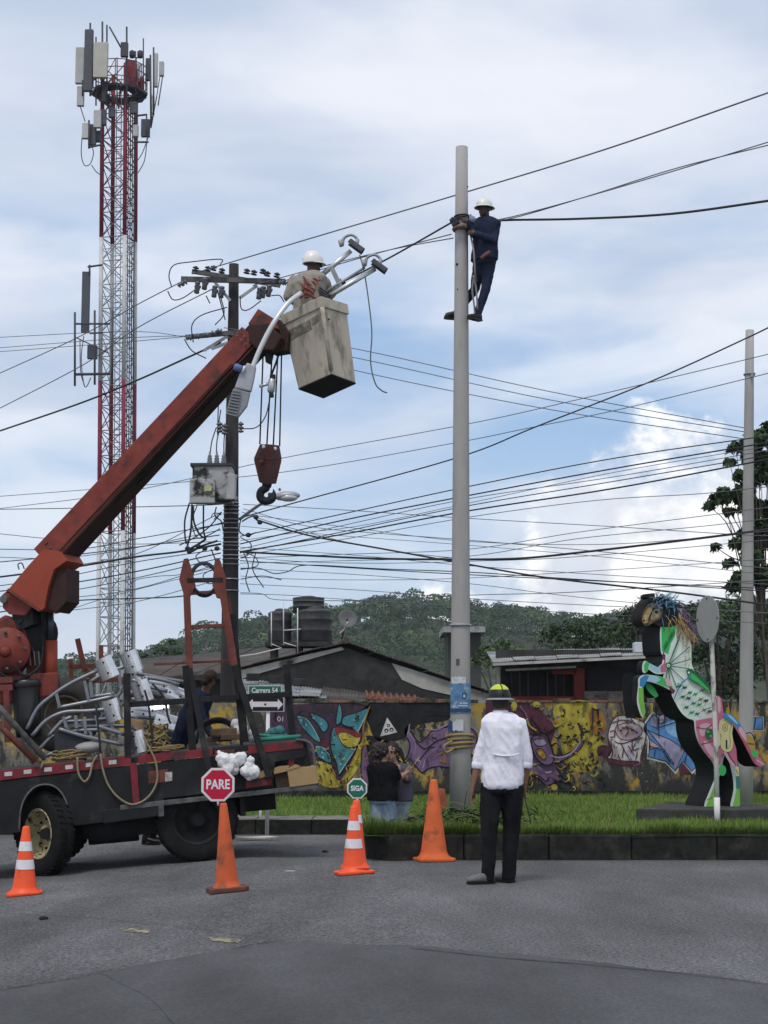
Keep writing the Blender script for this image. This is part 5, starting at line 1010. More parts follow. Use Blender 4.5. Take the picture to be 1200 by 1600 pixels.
def hl(col, pts, w_, sm=0):
    ak[0] += 1; q = crom([V((a, b, 0)) for a, b in pts], sm) if sm else [V((a, b, 0)) for a, b in pts]; vs = []
    for i in range(len(q)):
        d = (q[min(i + 1, len(q) - 1)] - q[max(i - 1, 0)]).normalized(); nn = V((-d.y, d.x, 0))
        for e in (-1, 1): vs.append(hp_(q[i] + nn * w_ / 2 * e) + V((0, -.005 - .0009 * ak[0], 0)))
    art.add(vs, [(2 * i, 2 * i + 1, 2 * i + 3, 2 * i + 2) for i in range(len(q) - 1)], HK.index(col))
def hd_(col, c, r, r2=None): hf(col, [(c[0] + r * math.cos(t), c[1] + (r2 or r) * math.sin(t)) for t in np.linspace(0, 2 * PI, 13)[:-1]])
hf('green', [(332, 312), (420, 312), (418, 370), (392, 420), (376, 486), (336, 468)])
for i in range(14): a = (340 + (i * 37) % 66, 325 + (i * 53) % 120); hl('dgreen', [a, (a[0] + 14, a[1] + 10), (a[0] + 4, a[1] + 24)], 4, 3)
for a in ((455, 350), (510, 440), (518, 520), (505, 580), (480, 660), (430, 700), (388, 690), (360, 640), (408, 470), (440, 400)): hl('dgreen', [(375, 560), a], 5)
hd_('dgreen', (375, 560), 20); hd_('mint', (375, 560), 11); hd_('green', (375, 560), 6)
for i in range(9): a = (470 + (i * 23) % 45, 440 + (i * 41) % 130); hl('ora', [a, (a[0] + 12, a[1] - 8), (a[0] + 6, a[1] + 14)], 3, 3)
hf('dgreen', [(486, 590), (520, 580), (545, 604), (600, 652), (645, 708), (640, 742), (580, 690), (510, 650)], 2); hf('green', [(500, 600), (540, 620), (620, 700), (626, 720), (560, 670), (505, 635)], 2); hd_('dgreen', (502, 604), 15); hd_('mint', (502, 604), 7)
hl('blue', [(410, 770), (450, 680), (520, 620)], 7, 3); hl('blue', [(430, 670), (470, 690)], 6); hl('blue', [(444, 700), (460, 660)], 5)
for i in range(18):
    a = (440 + (i * 67) % 190, 690 + (i * 41) % 180)
    if a[0] < 460 and a[1] > 800: continue
    hd_(('dgreen', 'teal', 'ora', 'blk', 'green', 'mar')[i % 6], a, 14, 8); hl('dgreen', [(a[0] - 20, a[1] + 12), (a[0] + 18, a[1] - 12)], 4); hl('teal', [(a[0] - 6, a[1] - 14), (a[0] + 2, a[1] + 16)], 3)
for a in ((600, 790), (620, 840)): hl('blk', [(a[0] - 14, a[1] - 10), (a[0] + 18, a[1] - 18)], 4); hl('blk', [(a[0] + 4, a[1] - 14), (a[0] - 4, a[1] + 26)], 3)
hf('pink', [(538, 904), (600, 892), (650, 884), (662, 800), (672, 750), (700, 764), (712, 850), (742, 930), (792, 1080), (800, 1180), (780, 1190), (740, 1110), (700, 1110), (690, 1180), (655, 1166), (600, 1100), (560, 1030), (542, 960)])
hf('lpink', [(676, 760), (690, 764), (696, 840), (680, 850)], 3); hf('lpink', [(570, 930), (620, 920), (640, 950), (590, 1000), (565, 985)], 4); hf('lpink', [(590, 1030), (630, 1050), (670, 1110), (650, 1140), (605, 1085)], 4); hl('mar', [(545, 945), (600, 955), (640, 930)], 6, 4); hl('mar', [(575, 1050), (620, 1040), (660, 1020)], 6, 4); hl('lpink', [(720, 1100), (750, 1150), (780, 1186)], 16, 3); hl('mar', [(735, 1090), (760, 1140), (790, 1180)], 5, 3)
hf('cream', [(722, 884), (758, 890), (772, 930), (766, 980), (772, 1040), (760, 1090), (720, 1096), (694, 1060), (698, 1000), (684, 960), (688, 910)], 4); hl('ora', [(722, 896), (754, 904), (760, 940), (748, 984), (756, 1040), (744, 1080)], 4, 4); hd_('ora', (722, 948), 18, 26); hd_('cream', (722, 948), 13, 20); hd_('ora', (722, 948), 7, 11); hl('blk', [(730, 1024), (732, 1080)], 9)
hd_('dgreen', (622, 985), 26, 34); hd_('ora', (616, 972), 8); hd_('green', (632, 1000), 9); hf('cream', [(664, 960), (690, 980), (690, 1060), (660, 1050)], 3)
hd_('green', (704, 1214), 24, 34); hf('lime', [(656, 1296), (664, 1330), (660, 1438), (602, 1438), (632, 1360)]); hf('lime', [(792, 1330), (812, 1326), (815, 1434), (768, 1438)]); hf('teal', [(786, 1250), (808, 1250), (812, 1326), (790, 1330)]); hl('blk', [(640, 1380), (606, 1400)], 3); hf('blk', [(668, 1250), (690, 1262), (672, 1300), (655, 1296)]); hf('cream', [(782, 1196), (804, 1190), (808, 1248), (788, 1250)]); hl('mar', [(786, 1205), (802, 1240)], 4)
hf('lime', [(182, 700), (212, 700), (215, 780), (226, 850), (216, 884), (197, 848), (182, 780)]); hf('blue', [(188, 690), (192, 642), (222, 620), (250, 624), (232, 662), (214, 698)]); hf('green', [(290, 624), (345, 642), (380, 660), (400, 712), (330, 684), (280, 664)]); hf('sky', [(246, 622), (292, 624), (320, 650), (290, 668), (250, 658)]); hf('mar', [(372, 690), (412, 716), (398, 742), (376, 712)]); hf('lpink', [(345, 640), (380, 650), (392, 690), (360, 690)])
hf('green', [(216, 558), (230, 532), (250, 546), (244, 580), (236, 602), (218, 600)]); hf('sky', [(250, 546), (304, 574), (320, 566), (322, 604), (300, 610), (250, 582)]); hf('pink', [(318, 566), (336, 552), (348, 500), (352, 602), (322, 606)]); hf('mar', [(332, 474), (350, 500), (344, 530), (330, 520)])
hf('blue', [(704, 864), (740, 860), (772, 874), (810, 920), (840, 968), (822, 980), (780, 930), (712, 886)]); hf('sky', [(730, 866), (766, 880), (800, 924), (780, 915)], 2); hf('lpink', [(815, 940), (845, 985), (860, 1040), (838, 1020), (805, 966)], 2); hf('ora', [(850, 990), (892, 1012), (905, 1060), (890, 1090), (862, 1060)], 3); hf('green', [(880, 1090), (915, 1094), (920, 1130), (892, 1124)], 3); hl('blk', [(846, 985), (880, 980), (902, 1020)], 6, 3); hl('lpink', [(914, 1148), (962, 1178)], 9); hl('blk', [(860, 1046), (900, 1050)], 5)
art.build('paint', list(HM.values()), hs, fix=False)
# inner folded foreleg, far foreleg, head
def capsolid(nm, caps_, m, par, vox=.02, sm=3):
    b = MB()
    for c in caps_: caps(b, *c)
    return solid(nm, b, m, par, vox, sm)
hq = lambda x, y, d=0.0: hp_((x, y)) + V((0, d, 0))
mb = MB(); mb.prism([hq(*a, .05) for a in [(238, 668), (266, 672), (296, 700), (320, 748), (300, 762), (262, 728), (244, 700)]], EXT * .4, HK.index('green'), HK.index('blk')); mb.build('foreleg', list(HM.values()), hs, fix=False)
mb = MB(); mb.prism([hq(*a, .36) for a in [(122, 640), (128, 612), (152, 600), (184, 606), (204, 636), (330, 656), (340, 700), (206, 690), (196, 740), (196, 800), (208, 872), (196, 888), (136, 886), (121, 800), (116, 700)]], V((.02, .16, 0)), HK.index('blk'), HK.index('blk')); mb.build('foreleg', list(HM.values()), hs, fix=False)
for pts_, k_ in (([(356, 604), (300, 612), (248, 582), (236, 604), (216, 600), (214, 556), (230, 530), (262, 552), (304, 574), (338, 552)], .3), ([(412, 718), (370, 705), (320, 680), (262, 662), (232, 664), (214, 700), (216, 780), (228, 850), (216, 888), (196, 850), (180, 780), (188, 690), (190, 640), (222, 618), (290, 622), (350, 640)], .3)):
    q_ = crom([V((a, b, 0)) for a, b in pts_], 3, True); mb = MB(); mb.prism([hp_(p) + V((0, -.002, 0)) for p in q_], EXT * k_, HK.index('mint'), HK.index('blk')); mb.build('foreleg', list(HM.values()), hs, fix=False)
HG = mat('mask_gold', (.34, .24, .10), .6, .35, 9); DK = mat('mask_dark', (.022, .021, .022), .8, .4, 8, spec=.1)
hd_out = [(236, 168), (222, 200), (206, 246), (208, 284), (222, 304), (238, 318), (254, 306), (274, 296), (300, 304), (334, 318), (400, 316), (432, 290), (436, 230), (420, 180), (376, 142), (310, 132), (262, 142)]
q_ = crom([V((a, b, 0)) for a, b in hd_out], 3, True); mb = MB(); mb.prism([hp_(p) + V((0, -.01, 0)) for p in q_], EXT * .5, 0, 0); mb.build('head', DK, hs, bevel=.02)
HM2 = [HG, DK, mat('mask_pale', (.45, .36, .20), .6, .3, 9), HB, mat('mask_brown', (.12, .08, .05), .7, .3, 9)]; fm = MB(); fk = [0]
def ff(mi, pts, sm=3):
    fk[0] += 1; fm.sheet([hp_(p) + V((0, -.012 - .0015 * fk[0] - .01, 0)) for p in crom([V((a, b, 0)) for a, b in pts], sm, True)], mi)
ff(4, [(238, 190), (300, 170), (340, 200), (330, 262), (280, 292), (240, 314), (212, 288), (212, 246)]); ff(0, [(246, 206), (262, 196), (272, 226), (252, 262), (240, 302), (224, 296), (214, 276), (224, 240)]); ff(0, [(286, 214), (316, 208), (330, 236), (318, 264), (286, 276), (264, 268), (272, 240)]); ff(2, [(226, 250), (238, 244), (240, 268), (228, 276)]); ff(3, [(276, 206), (288, 204), (262, 262), (248, 276)], 2); ff(3, [(292, 218), (310, 220), (306, 232), (290, 230)]); ff(3, [(216, 276), (224, 272), (226, 282), (218, 286)]); ff(2, [(296, 244), (316, 244), (304, 262), (286, 264)]); ff(3, [(222, 300), (240, 296), (256, 300), (240, 305)])
fm.build('face_paint', HM2, hs, fix=False)
b = MB(); b.hexa([hq(222, 112, .05), hq(296, 104, .05), hq(296, 104, .3), hq(222, 112, .3)], [hq(228, 136, .05), hq(300, 138, .05), hq(300, 138, .3), hq(228, 136, .3)]); b.build('hat_plate', HB, hs, bevel=.01)
for pts_ in ([(268, 150), (262, 120), (282, 108), (296, 140)], [(330, 140), (340, 108), (356, 118), (356, 146)]): mb = MB(); mb.prism([hq(*p, .02) for p in pts_], (-.02, .06, 0)); mb.build('ear', DK, hs, bevel=.008)
def strands(nm, root, tip, n, m, r=.009, sp=.05, spt=.12):
    b = MB()
    for i in range(n):
        t = random.random(); a = V(root[0]).lerp(V(root[1]), t) + V([random.gauss(0, sp) for _ in range(3)]); e = V(tip[0]).lerp(V(tip[1]), t) + V([random.gauss(0, spt) for _ in range(3)])
        md = a.lerp(e, .5) + V((random.gauss(0, .03), random.gauss(0, .04), random.uniform(.0, .08))); b.tube(crom([a, md, e], 3), [r, r, r, r * .9, r * .8, r * .6, r * .3], 4, cap=False)
    tag(b.build(nm, m, hs), kind='stuff')
strands('forelock', (hq(340, 170, .1), hq(360, 215, .1)), (hq(300, 200, -.06), hq(400, 190, -.02)), 90, mat('hair_blue', (.10, .26, .42), .7, .3, 20), .006, .035, .09)
strands('forelock', (hq(340, 185, .1), hq(330, 215, .1)), (hq(310, 140, 0), hq(390, 140, 0)), 50, mat('hair_pale_blue', (.30, .48, .56), .7, .3, 20), .005, .03, .08)
strands('mane', (hq(395, 210, .12), hq(470, 330, .12)), (hq(440, 330, .0), hq(520, 440, .05)), 220, mat('hair_straw', (.40, .29, .14), .8, .3, 20), .006, .05, .06)
strands('mane', (hq(410, 200, .16), hq(470, 280, .16)), (hq(480, 290, .1), hq(535, 420, .12)), 120, mat('hair_purple', (.16, .11, .17), .8, .3, 20), .006, .05, .06)
strands('mane', (hq(300, 150, .3), hq(400, 150, .3)), (hq(190, 250, .3), hq(260, 300, .28)), 70, mat('hair_grey', (.14, .12, .12), .8, .3, 20), .005, .05, .06)
strands('mane', (hq(380, 160, .3), hq(440, 180, .3)), (hq(520, 190, .3), hq(540, 220, .3)), 14, mat('hair_dark', (.06, .06, .07), .8, .3, 20), .007, .03, .06)
# ------------------------------------------------------------------ small litter on the ground
MB().tube([V((P(407, 1262, 26.4).x, 26.4, -.05)), P(407, 1252, 26.4)], .02, 8).single('marker_stake', SGW, (P(407, 1262, 26.4).x, 26.4, .03), 'short white stake in the grass behind the truck tail', 'stake')
q = G(402, 1313); b = MB(); pts = [(-.3, -.05), (-.12, -.09), (.1, -.07), (.3, -.08), (.34, .02), (.12, .08), (-.1, .06), (-.28, .07)]
b.prism([q + V((x, y, .02 + .02 * random.random())) for x, y in pts], (0, 0, .025)); b.single('crushed_cardboard', mat('pale_scrap', (.42, .40, .33), .9, .25, 8), q, 'flattened pale scrap lying on the road behind the truck wheel', 'litter', bevel=.006)
for x, y, l in ((590, 1335, 'small dark pebble by the kerb tip'), (508, 1332, 'small dark stone on the road behind the green sign'), (68, 1437, 'tiny dark scrap on the road below the left cone')): q = G(x, y); MB().ell(q + V((0, 0, .012)), (.045, .03, .02), 8).single('pebble', KF, q, l, 'stone')
q = G(452, 1362); MB().prism([q + V((x, y, .006)) for x, y in ((-.05, 0), (.02, -.015), (.06, .0), (.01, .02))], (0, 0, .004)).single('paper_scrap', SGW, q, 'tiny white paper scrap on the road', 'litter')
CUT = [mat('cut_stem', (.14, .15, .06), .9, .3, 6), mat('cut_leaf', (.05, .095, .022), .9, .3, 6)]
b = MB(); c0 = V((P(738, 1290, 20.3).x, 20.2, .27))
for i in range(150):
    a = c0 + V((random.gauss(0, .34), random.gauss(0, .4), random.uniform(0, .14))); d = V((random.gauss(0, 1), random.gauss(0, .6), random.uniform(-.1, .35))).normalized(); ln = random.uniform(.15, .5)
    b.tube(crom([a, a + d * ln * .5 + V((0, 0, .04)), a + d * ln + V((0, 0, -.03))], 2), [.007, .006, .005, .004, .003], 4, 0 if i % 3 else 1, cap=False)
for i in range(700):
    a = c0 + V((random.gauss(0, .36), random.gauss(0, .4), random.uniform(0, .2))); u = V((random.gauss(0, 1), random.gauss(0, 1), random.gauss(0, .5))).normalized(); v = u.cross(V((.3, .5, 1))).normalized()
    b.add([a - u * .07, a + v * .014, a + u * .07, a - v * .014], [(0, 1, 2, 3)], 1)
b.single('cut_weeds', CUT, c0, 'heap of cut weeds and stems at the foot of the concrete pole', 'weeds', kind='stuff', fix=False)
MB().tube(crom([P(762, 1330, 18.55), P(768, 1312, 18.6), P(776, 1295, 18.75)], 3), .008, 5).single('twig', CUT[0], P(762, 1330, 18.55), 'thin dry twig leaning on the kerb left of the man', 'twig')
# ------------------------------------------------------------------ crane truck (truck frame: x along the side, y into depth)
T0 = G(315, 1347); EX = V((1, .15, .082)).normalized(); EY = V((-.15, 1, 0)).normalized(); EZ = EX.cross(EY).normalized()
TR3 = Matrix((EX, EY, EZ)).transposed()
def tw(px, py, ly=0.0):
    d = ray(px, py); o = V((0, 0, CH)); t = (ly - (o - T0).dot(EY)) / d.dot(EY); return o + d * t
def tloc(p): q = p - T0; return V((q.dot(EX), q.dot(EY), q.dot(EZ)))
def twl(x, y, z): return T0 + EX * x + EY * y + EZ * z
def tprism(mb, pts, ly, dep, mi=0): return mb.prism([tw(x, y, ly) for x, y in pts], EY * dep, mi)
TRED = mat('truck_red', (.20, .022, .03), .6, .25, 6, col2=(.045, .03, .028), mix2=(.48, .64), scale2=5); TBLK = mat('truck_black', (.016, .016, .017), .75, .35, 4, spec=.2, col2=(.05, .048, .045), mix2=(.55, .72), scale2=3, bump=.1); TGRY = mat('worn_steel_edge', (.11, .11, .11), .65, .3, 6, col2=(.03, .03, .03), mix2=(.5, .65)); RUST = mat('rusty_red_steel', (.16, .048, .036), .75, .3, 6, col2=(.07, .038, .03), mix2=(.5, .68), scale2=4)
TYR = mat('tyre_rubber', (.014, .014, .014), .85, .3, 8, col2=(.032, .03, .028), mix2=(.55, .75), spec=.1); RIMY = mat('rim_yellow', (.42, .36, .20), .7, .2, 7, col2=(.03, .028, .024), mix2=(.53, .6), scale2=11); RIMD = mat('rim_dark', (.014, .014, .014), .7, .3, 6); CHROME = mat('reflector_patch', (.48, .47, .45), .5, .2, 12, col2=(.2, .18, .16), mix2=(.5, .65))
tk = empty('crane_truck', T0, 'worn black and red flatbed truck carrying the crane and lamp parts', 'truck')
b = MB(); tprism(b, [(-160, 1222), (478, 1156), (478, 1164), (-160, 1232)], .02, 2.16); b.build('deck', TBLK, tk)
b = MB(); tprism(b, [(-160, 1223), (205, 1180), (205, 1195), (-160, 1239)], -.012, .06); b.build('side_rail', TRED, tk, bevel=.006)
b = MB(); tprism(b, [(216, 1180), (332, 1169), (332, 1181), (216, 1193)], -.008, .05); b.build('side_rail', TRED, tk, bevel=.005)
b = MB(); tprism(b, [(388, 1166), (474, 1156), (474, 1169), (388, 1179)], -.008, .05); b.build('side_rail', TRED, tk, bevel=.005)
b = MB(); tprism(b, [(336, 1173), (366, 1170), (366, 1184), (336, 1187)], -.007, .05); b.build('side_rail', TRED, tk, bevel=.005)
for x in (13, 43, 75, 108, 140, 176): y = 1204 - .113 * x + 3.5; tprism(MB(), [(x - 6, y + .6), (x + 6, y - .6), (x + 6, y + 6), (x - 6, y + 7)], -.018, .006).build('reflector', CHROME, tk)
arch = [(30 + 0, 1300), (32, 1268), (40, 1245), (56, 1229), (76, 1226), (92, 1234), (103, 1252), (108, 1275), (109, 1291)]
b = MB(); tprism(b, [(-160, 1240), (204, 1196), (478, 1169), (478, 1182), (430, 1190), (426, 1228), (256, 1247), (256, 1272), (109, 1291)] + arch[::-1] + [(-160, 1322)], 0.0, .035); b.build('side_panel', TBLK, tk)
MB().tube(crom([tw(x, y, -.01) for x, y in arch], 3), .012, 6).build('wheel_arch_lip', TGRY, tk)
tprism(MB(), [(203, 1194), (214, 1192), (218, 1254), (208, 1255)], -.014, .03).build('corner_stripe', TRED, tk)
b = MB(); tprism(b, [(188, 1258), (496, 1225), (497, 1232), (188, 1266)], -.03, .1); b.build('lower_rail', TGRY, tk, bevel=.006)
b = MB(); tprism(b, [(160, 1266), (254, 1254), (256, 1274), (162, 1287)], -.025, .3); b.build('side_box', TBLK, tk, bevel=.01)
tprism(MB(), [(248, 1255), (256, 1254), (256, 1275), (248, 1276)], -.032, .05).build('box_end', TGRY, tk)
b = MB(); tprism(b, [(300, 1246), (497, 1224), (497, 1230), (300, 1253)], .05, 2.05); b.build('tail_platform', TBLK, tk)
b = MB(); tprism(b, [(385, 1210), (425, 1204), (425, 1226), (384, 1232)], -.015, .04); b.build('tail_plate', TRED, tk, bevel=.005)
tprism(MB(), [(470, 1158), (478, 1157), (492, 1222), (482, 1224)], .02, .05).build('tail_post', TBLK, tk)
MB().tube(crom([tw(462, 1156, -.02), tw(478, 1158, -.02), tw(488, 1167, -.02), tw(492, 1195, -.02), tw(495, 1226, -.02)], 5), .018, 8).build('tail_hoop', TGRY, tk)
tprism(MB(), [(450, 1172), (460, 1171), (460, 1198), (450, 1199)], .03, .05).build('tail_light', TRED, tk, bevel=.008)
tprism(MB(), [(232, 1205), (262, 1202), (262, 1222), (232, 1224)], -.006, .02).build('lamp_panel', RUST, tk); tprism(MB(), [(258, 1207), (269, 1206), (269, 1220), (258, 1221)], -.010, .015).build('sticker', CHROME, tk)
for z0 in (.62, 1.52): b = MB(); p = twl(-3.6, z0, .62); q = twl(1.0, z0, .62); b.bar(p, q, .08, .2); b.build('chassis_beam', TBLK, tk)
MB().lathe([(.001, 0), (.2, 0), (.21, .02), (.21, .6), (.2, .62), (.001, .62)], twl(-1.35, .5, .5), EX, 20).build('fuel_tank', TBLK, tk)
for x in (-1.85, 0.0): MB().tube([twl(x, .1, .5), twl(x, 2.1, .5)], .07, 10).build('axle', TBLK, tk)
b = MB(); b.box(twl(.55, 1.08, .65), (.06, 2.0, .3), TR3); b.build('mud_flap', TBLK, tk)
def wheel(c, ax, r, wdt, rim, nm='wheel', deep=.11):
    o = empty(nm, c, None, None); o.parent = tk; o.location = V(c) - T0; k = wdt / 2; ri = r * .58
    prof = [(ri, -k * .8), (r * .72, -k), (r * .9, -k * .96), (r * .97, -k * .8), (r, -k * .55), (r, -.012), (r * .982, -.010), (r * .982, .010), (r, .012), (r, k * .55), (r * .97, k * .8), (r * .9, k * .96), (r * .72, k), (ri, k * .8)]
    t = MB(); t.lathe(prof, c, ax, 40, caps=False); A = V(ax).normalized(); u = A.cross(V((0, 0, 1))).normalized(); w_ = A.cross(u)
    for i in range(40):
        a = 2 * PI * i / 40; d = u * math.cos(a) + w_ * math.sin(a); tn = A.cross(d)
        for s in (-1, 1): t.bar(V(c) + d * (r + .004) + A * s * k * .2, V(c) + d * (r + .001) + A * s * k * .82 + tn * .02 * s, .03, .016, d)
    t.build('tyre', TYR, o)
    MB().lathe([(ri * 1.06, k * .82), (ri * 1.04, k * .88), (ri * .98, k * .86), (ri * .93, k * .6), (ri * .9, k * .8 - deep), (ri * .45, k * .8 - deep - .01), (ri * .4, k * .8 - deep + .03), (ri * .22, k * .8 - deep + .07), (.001, k * .8 - deep + .075)], c, ax, 32, caps=False).build('rim', rim, o)
    for i in range(8): a = 2 * PI * i / 8; d = u * math.cos(a) + w_ * math.sin(a); MB().lathe([(.014, 0), (.014, .025), (.001, .03)], V(c) + d * ri * .6 + A * (k * .8 - deep), ax, 6).build('wheel_nut', RIMD, o)
WR = .5
an = R(-136); w1 = tw(70, 1305, .16); w1 = tloc(w1); wheel(twl(w1.x, .2, WR), V((math.cos(an), math.sin(an), 0)), WR, .24, RIMY, deep=.13); wheel(twl(w1.x, 1.98, WR), EY, WR, .24, RIMD)
w2 = tloc(tw(308, 1281, .16)); wheel(twl(w2.x, .2, WR), -EY, WR, .26, RIMD); wheel(twl(w2.x, .5, WR), -EY, WR, .26, RIMD); wheel(twl(w2.x, 1.98, WR), EY, WR, .26, RIMD); wheel(twl(w2.x, 1.68, WR), EY, WR, .26, RIMD)
b = MB(); tprism(b, [(-160, 1236), (478, 1166), (478, 1226), (-160, 1300)], 2.14, .03); b.build('side_panel', TBLK, tk)  # unseen far-side panel, added to block light and darken the underside
b = MB(); b.box(twl(-.95, 1.1, .62), (.9, 1.5, .5), TR3); b.build('tool_locker', TBLK, tk)
# stakes and rails above the deck
def tbar(nm, a, b_, w_, m, ly=0.0, ly2=None, h=None, par=tk): MB().bar(tw(*a, ly), tw(*b_, ly if ly2 is None else ly2), w_, h, EY).build(nm, m, par, bevel=.006)
tbar('stake', (198, 1052), (200, 1185), .085, TBLK, .03); tbar('stake_rail', (200, 1101), (292, 1095), .07, TBLK, .06)
tbar('stake', (290, 1040), (302, 1180), .085, TBLK, .1)
tbar('rack_leg', (291, 905), (296, 1045), .085, RUST, .15, .12); tbar('rack_leg', (296, 1045), (327, 1205), .075, TBLK, .1, -.05)
tbar('rack_leg', (346, 912), (366, 1040), .085, RUST, .15, .12); tbar('rack_leg', (366, 1040), (421, 1215), .08, TBLK, .1, -.05)
tbar('rack_leg', (361, 960), (382, 1160), .10, TBLK, .22); tbar('rack_leg', (352, 935), (365, 1038), .11, RUST, .24)
tbar('rack_rung', (297, 980), (358, 977), .05, RUST, .15); tbar('rack_rung', (296, 927), (346, 925), .045, RUST, .15); tbar('rack_rung', (292, 907), (348, 906), .055, TBLK, .12)
tbar('rack_rung', (240, 1038), (368, 1032), .03, RUST, .3)
for pts in ([(287, 873), (294, 872), (300, 890), (306, 915), (296, 936), (289, 934), (280, 905)], [(336, 872), (343, 872), (351, 895), (354, 906), (348, 936), (339, 934), (332, 914)]): b = MB(); tprism(b, pts, .1, .07); b.build('rack_head', RUST, tk, bevel=.008)
hc = tw(319, 905, .15); b = MB(); rr = .19
for k in range(3): b.tube([hc + EX * (rr + .012 * k) * math.cos(a) * .8 + EZ * (rr + .012 * k) * math.sin(a) + EY * .03 * (k - 1) for a in np.linspace(0, 2 * PI, 30)], .017, 6)
b.single('cable_coil', CABL, hc, 'black cable coil hanging in the top of the red rack', 'cable coil', fix=False)
tbar('stake_rail', (312, 1093), (452, 1085), .07, TBLK, .15); tbar('stake', (447, 1038), (457, 1152), .085, TBLK, .2)
for a, b_, ly in (((-20, 1085), (71, 1186), -.02), ((-30, 1105), (56, 1190), -.03)): MB().tube([tw(*a, ly), tw(*b_, ly)], .038, 8).build('brace_tube', TGRY if ly > -.025 else RUST, tk)
for a, b_ in (((108, 1042), (180, 1039)), ((110, 1030), (112, 1075)), ((158, 1008), (158, 1062)), ((128, 1065), (212, 1060))): tbar('far_rail', a, b_, .06, RUST, 1.9)
tbar('far_rail', (121, 998), (133, 1050), .07, RUST, 1.7); tbar('far_rail', (133, 1045), (150, 1065), .07, RUST, 1.7)
for a, b_ in (((-10, 1064), (20, 1062)), ((-10, 1076), (20, 1074)), ((10, 1075), (12, 1160))): tbar('front_rail', a, b_, .075, RUST, .4)
# ------------------------------------------------------------------ crane
CRED = mat('crane_red', (.20, .042, .030), .6, .28, 5, col2=(.075, .030, .026), mix2=(.50, .66), scale2=4.5, bump=.1); CORG = mat('crane_orange_red', (.29, .055, .030), .55, .15, 3, col2=(.24, .045, .03), mix2=(.52, .7)); CDK = mat('crane_dark_paint_and_shade', (.04, .018, .016), .7, .3, 4); CBLK = mat('crane_black', (.016, .016, .018), .6, .3, 4)
cr = empty('crane', twl(tloc(tw(40, 1100, 1.0)).x, 1.0, 1.25), 'red hydraulic crane with a raised boom standing on the truck', 'crane')
CL = 1.0
b = MB(); tprism(b, [(42, 1008), (72, 1004), (72, 1090), (40, 1100)], CL - .3, .6); b.build('column', CRED, cr, bevel=.02)
b = MB(); tprism(b, [(-60, 1060), (90, 1050), (92, 1085), (-60, 1110)], CL - .45, .9); b.build('base_plate', CRED, cr, bevel=.02)
b = MB(); tprism(b, [(-30, 985), (8, 960), (36, 970), (44, 1000), (38, 1040), (20, 1066), (-30, 1070)], CL - .42, .5); b.build('slew_housing', CRED, cr, bevel=.04)
MB().lathe([(.001, 0), (.12, 0), (.16, .03), (.27, .04), (.29, .08), (.29, .2), (.001, .2)], tw(10, 1016, CL - .60), EY, 28).build('winch_gearbox', CRED, cr); MB().lathe([(.001, 0), (.05, 0), (.07, .05), (.001, .06)], tw(8, 1018, CL - .66), EY, 14).build('winch_hub', CRED, cr)
MB().lathe([(.3, -.3), (.3, -.26), (.23, -.25), (.23, .25), (.3, .26), (.3, .3)], tw(52, 988, CL - .05), EY, 28).build('winch_drum', CBLK, cr)
MB().tube([tw(80, 1066, CL - .35), tw(80, 1001, CL - .35)], .082, 16).build('lift_cylinder', CORG, cr); MB().tube([tw(80, 1003, CL - .35), tw(77, 948, CL - .35)], .05, 14).build('piston_rod', mat('piston_dark', (.06, .065, .08), .3, .15, 4, metal=.5), cr)
A0, B0 = P(58, 896, 20.9), P(398, 527, 20.1); bd = (B0 - A0).normalized(); bs_ = bd.cross(V((0, 0, 1))).normalized(); bu = bs_.cross(bd)
if bs_.y > 0: bs_ = -bs_
bm = empty('boom', A0, None, None); bm.parent = cr; bm.location = A0 - cr.location
def bbar(nm, t0, t1, w_, h, m, off=(0, 0), w2=None, h2=None): o = bs_ * off[0] + bu * off[1]; MB().bar(A0.lerp(B0, t0) + o, A0.lerp(B0, t1) + o, w_, h, (0, 0, 1), 0, w2, h2).build(nm, m, bm, bevel=.012)
bbar('outer_section', .06, 1.0, .46, .32, CRED, (0, 0), .42, .26); bbar('underside_shade', .08, .99, .455, .03, CDK, (0, -.165), .415, .03); bbar('weld_strip', .06, .9, .012, .02, CDK, (.232, -.12), .012, .02)  # thin plate under the boom: underside shade put into its dark colour
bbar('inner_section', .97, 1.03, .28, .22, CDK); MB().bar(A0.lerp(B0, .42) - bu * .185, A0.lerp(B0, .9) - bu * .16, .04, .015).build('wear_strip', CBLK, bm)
bb = lambda x, y, o=0.0: (lambda d: V((0, 0, CH)) + d * ((A0 - V((0, 0, CH))).dot(bs_) + o) / d.dot(bs_))(ray(x, y))
b = MB(); b.prism([bb(x, y, .24) for x, y in [(9, 926), (44, 884), (68, 858), (96, 862), (104, 876), (84, 890), (75, 918), (69, 950), (62, 955), (13, 921)]], bs_ * -.48); b.build('boom_foot', CORG, bm, bevel=.015)
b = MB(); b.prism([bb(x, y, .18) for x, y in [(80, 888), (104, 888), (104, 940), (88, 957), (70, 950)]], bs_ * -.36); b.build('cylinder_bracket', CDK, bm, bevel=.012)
b = MB(); b.prism([bb(x, y, .16) for x, y in [(3, 929), (13, 921), (50, 947), (40, 962), (14, 960), (4, 950)]], bs_ * -.32); b.build('pivot_lug', CRED, bm, bevel=.012); MB().lathe([(.05, -.2), (.05, .2)], bb(17, 938, .0), bs_, 14).build('pivot_pin', TGRY, bm); b = MB(); b.prism([bb(x, y, .12) for x, y in [(18, 962), (50, 942), (52, 975), (30, 985)]], bs_ * -.3); b.build('pivot_block', CBLK, bm)
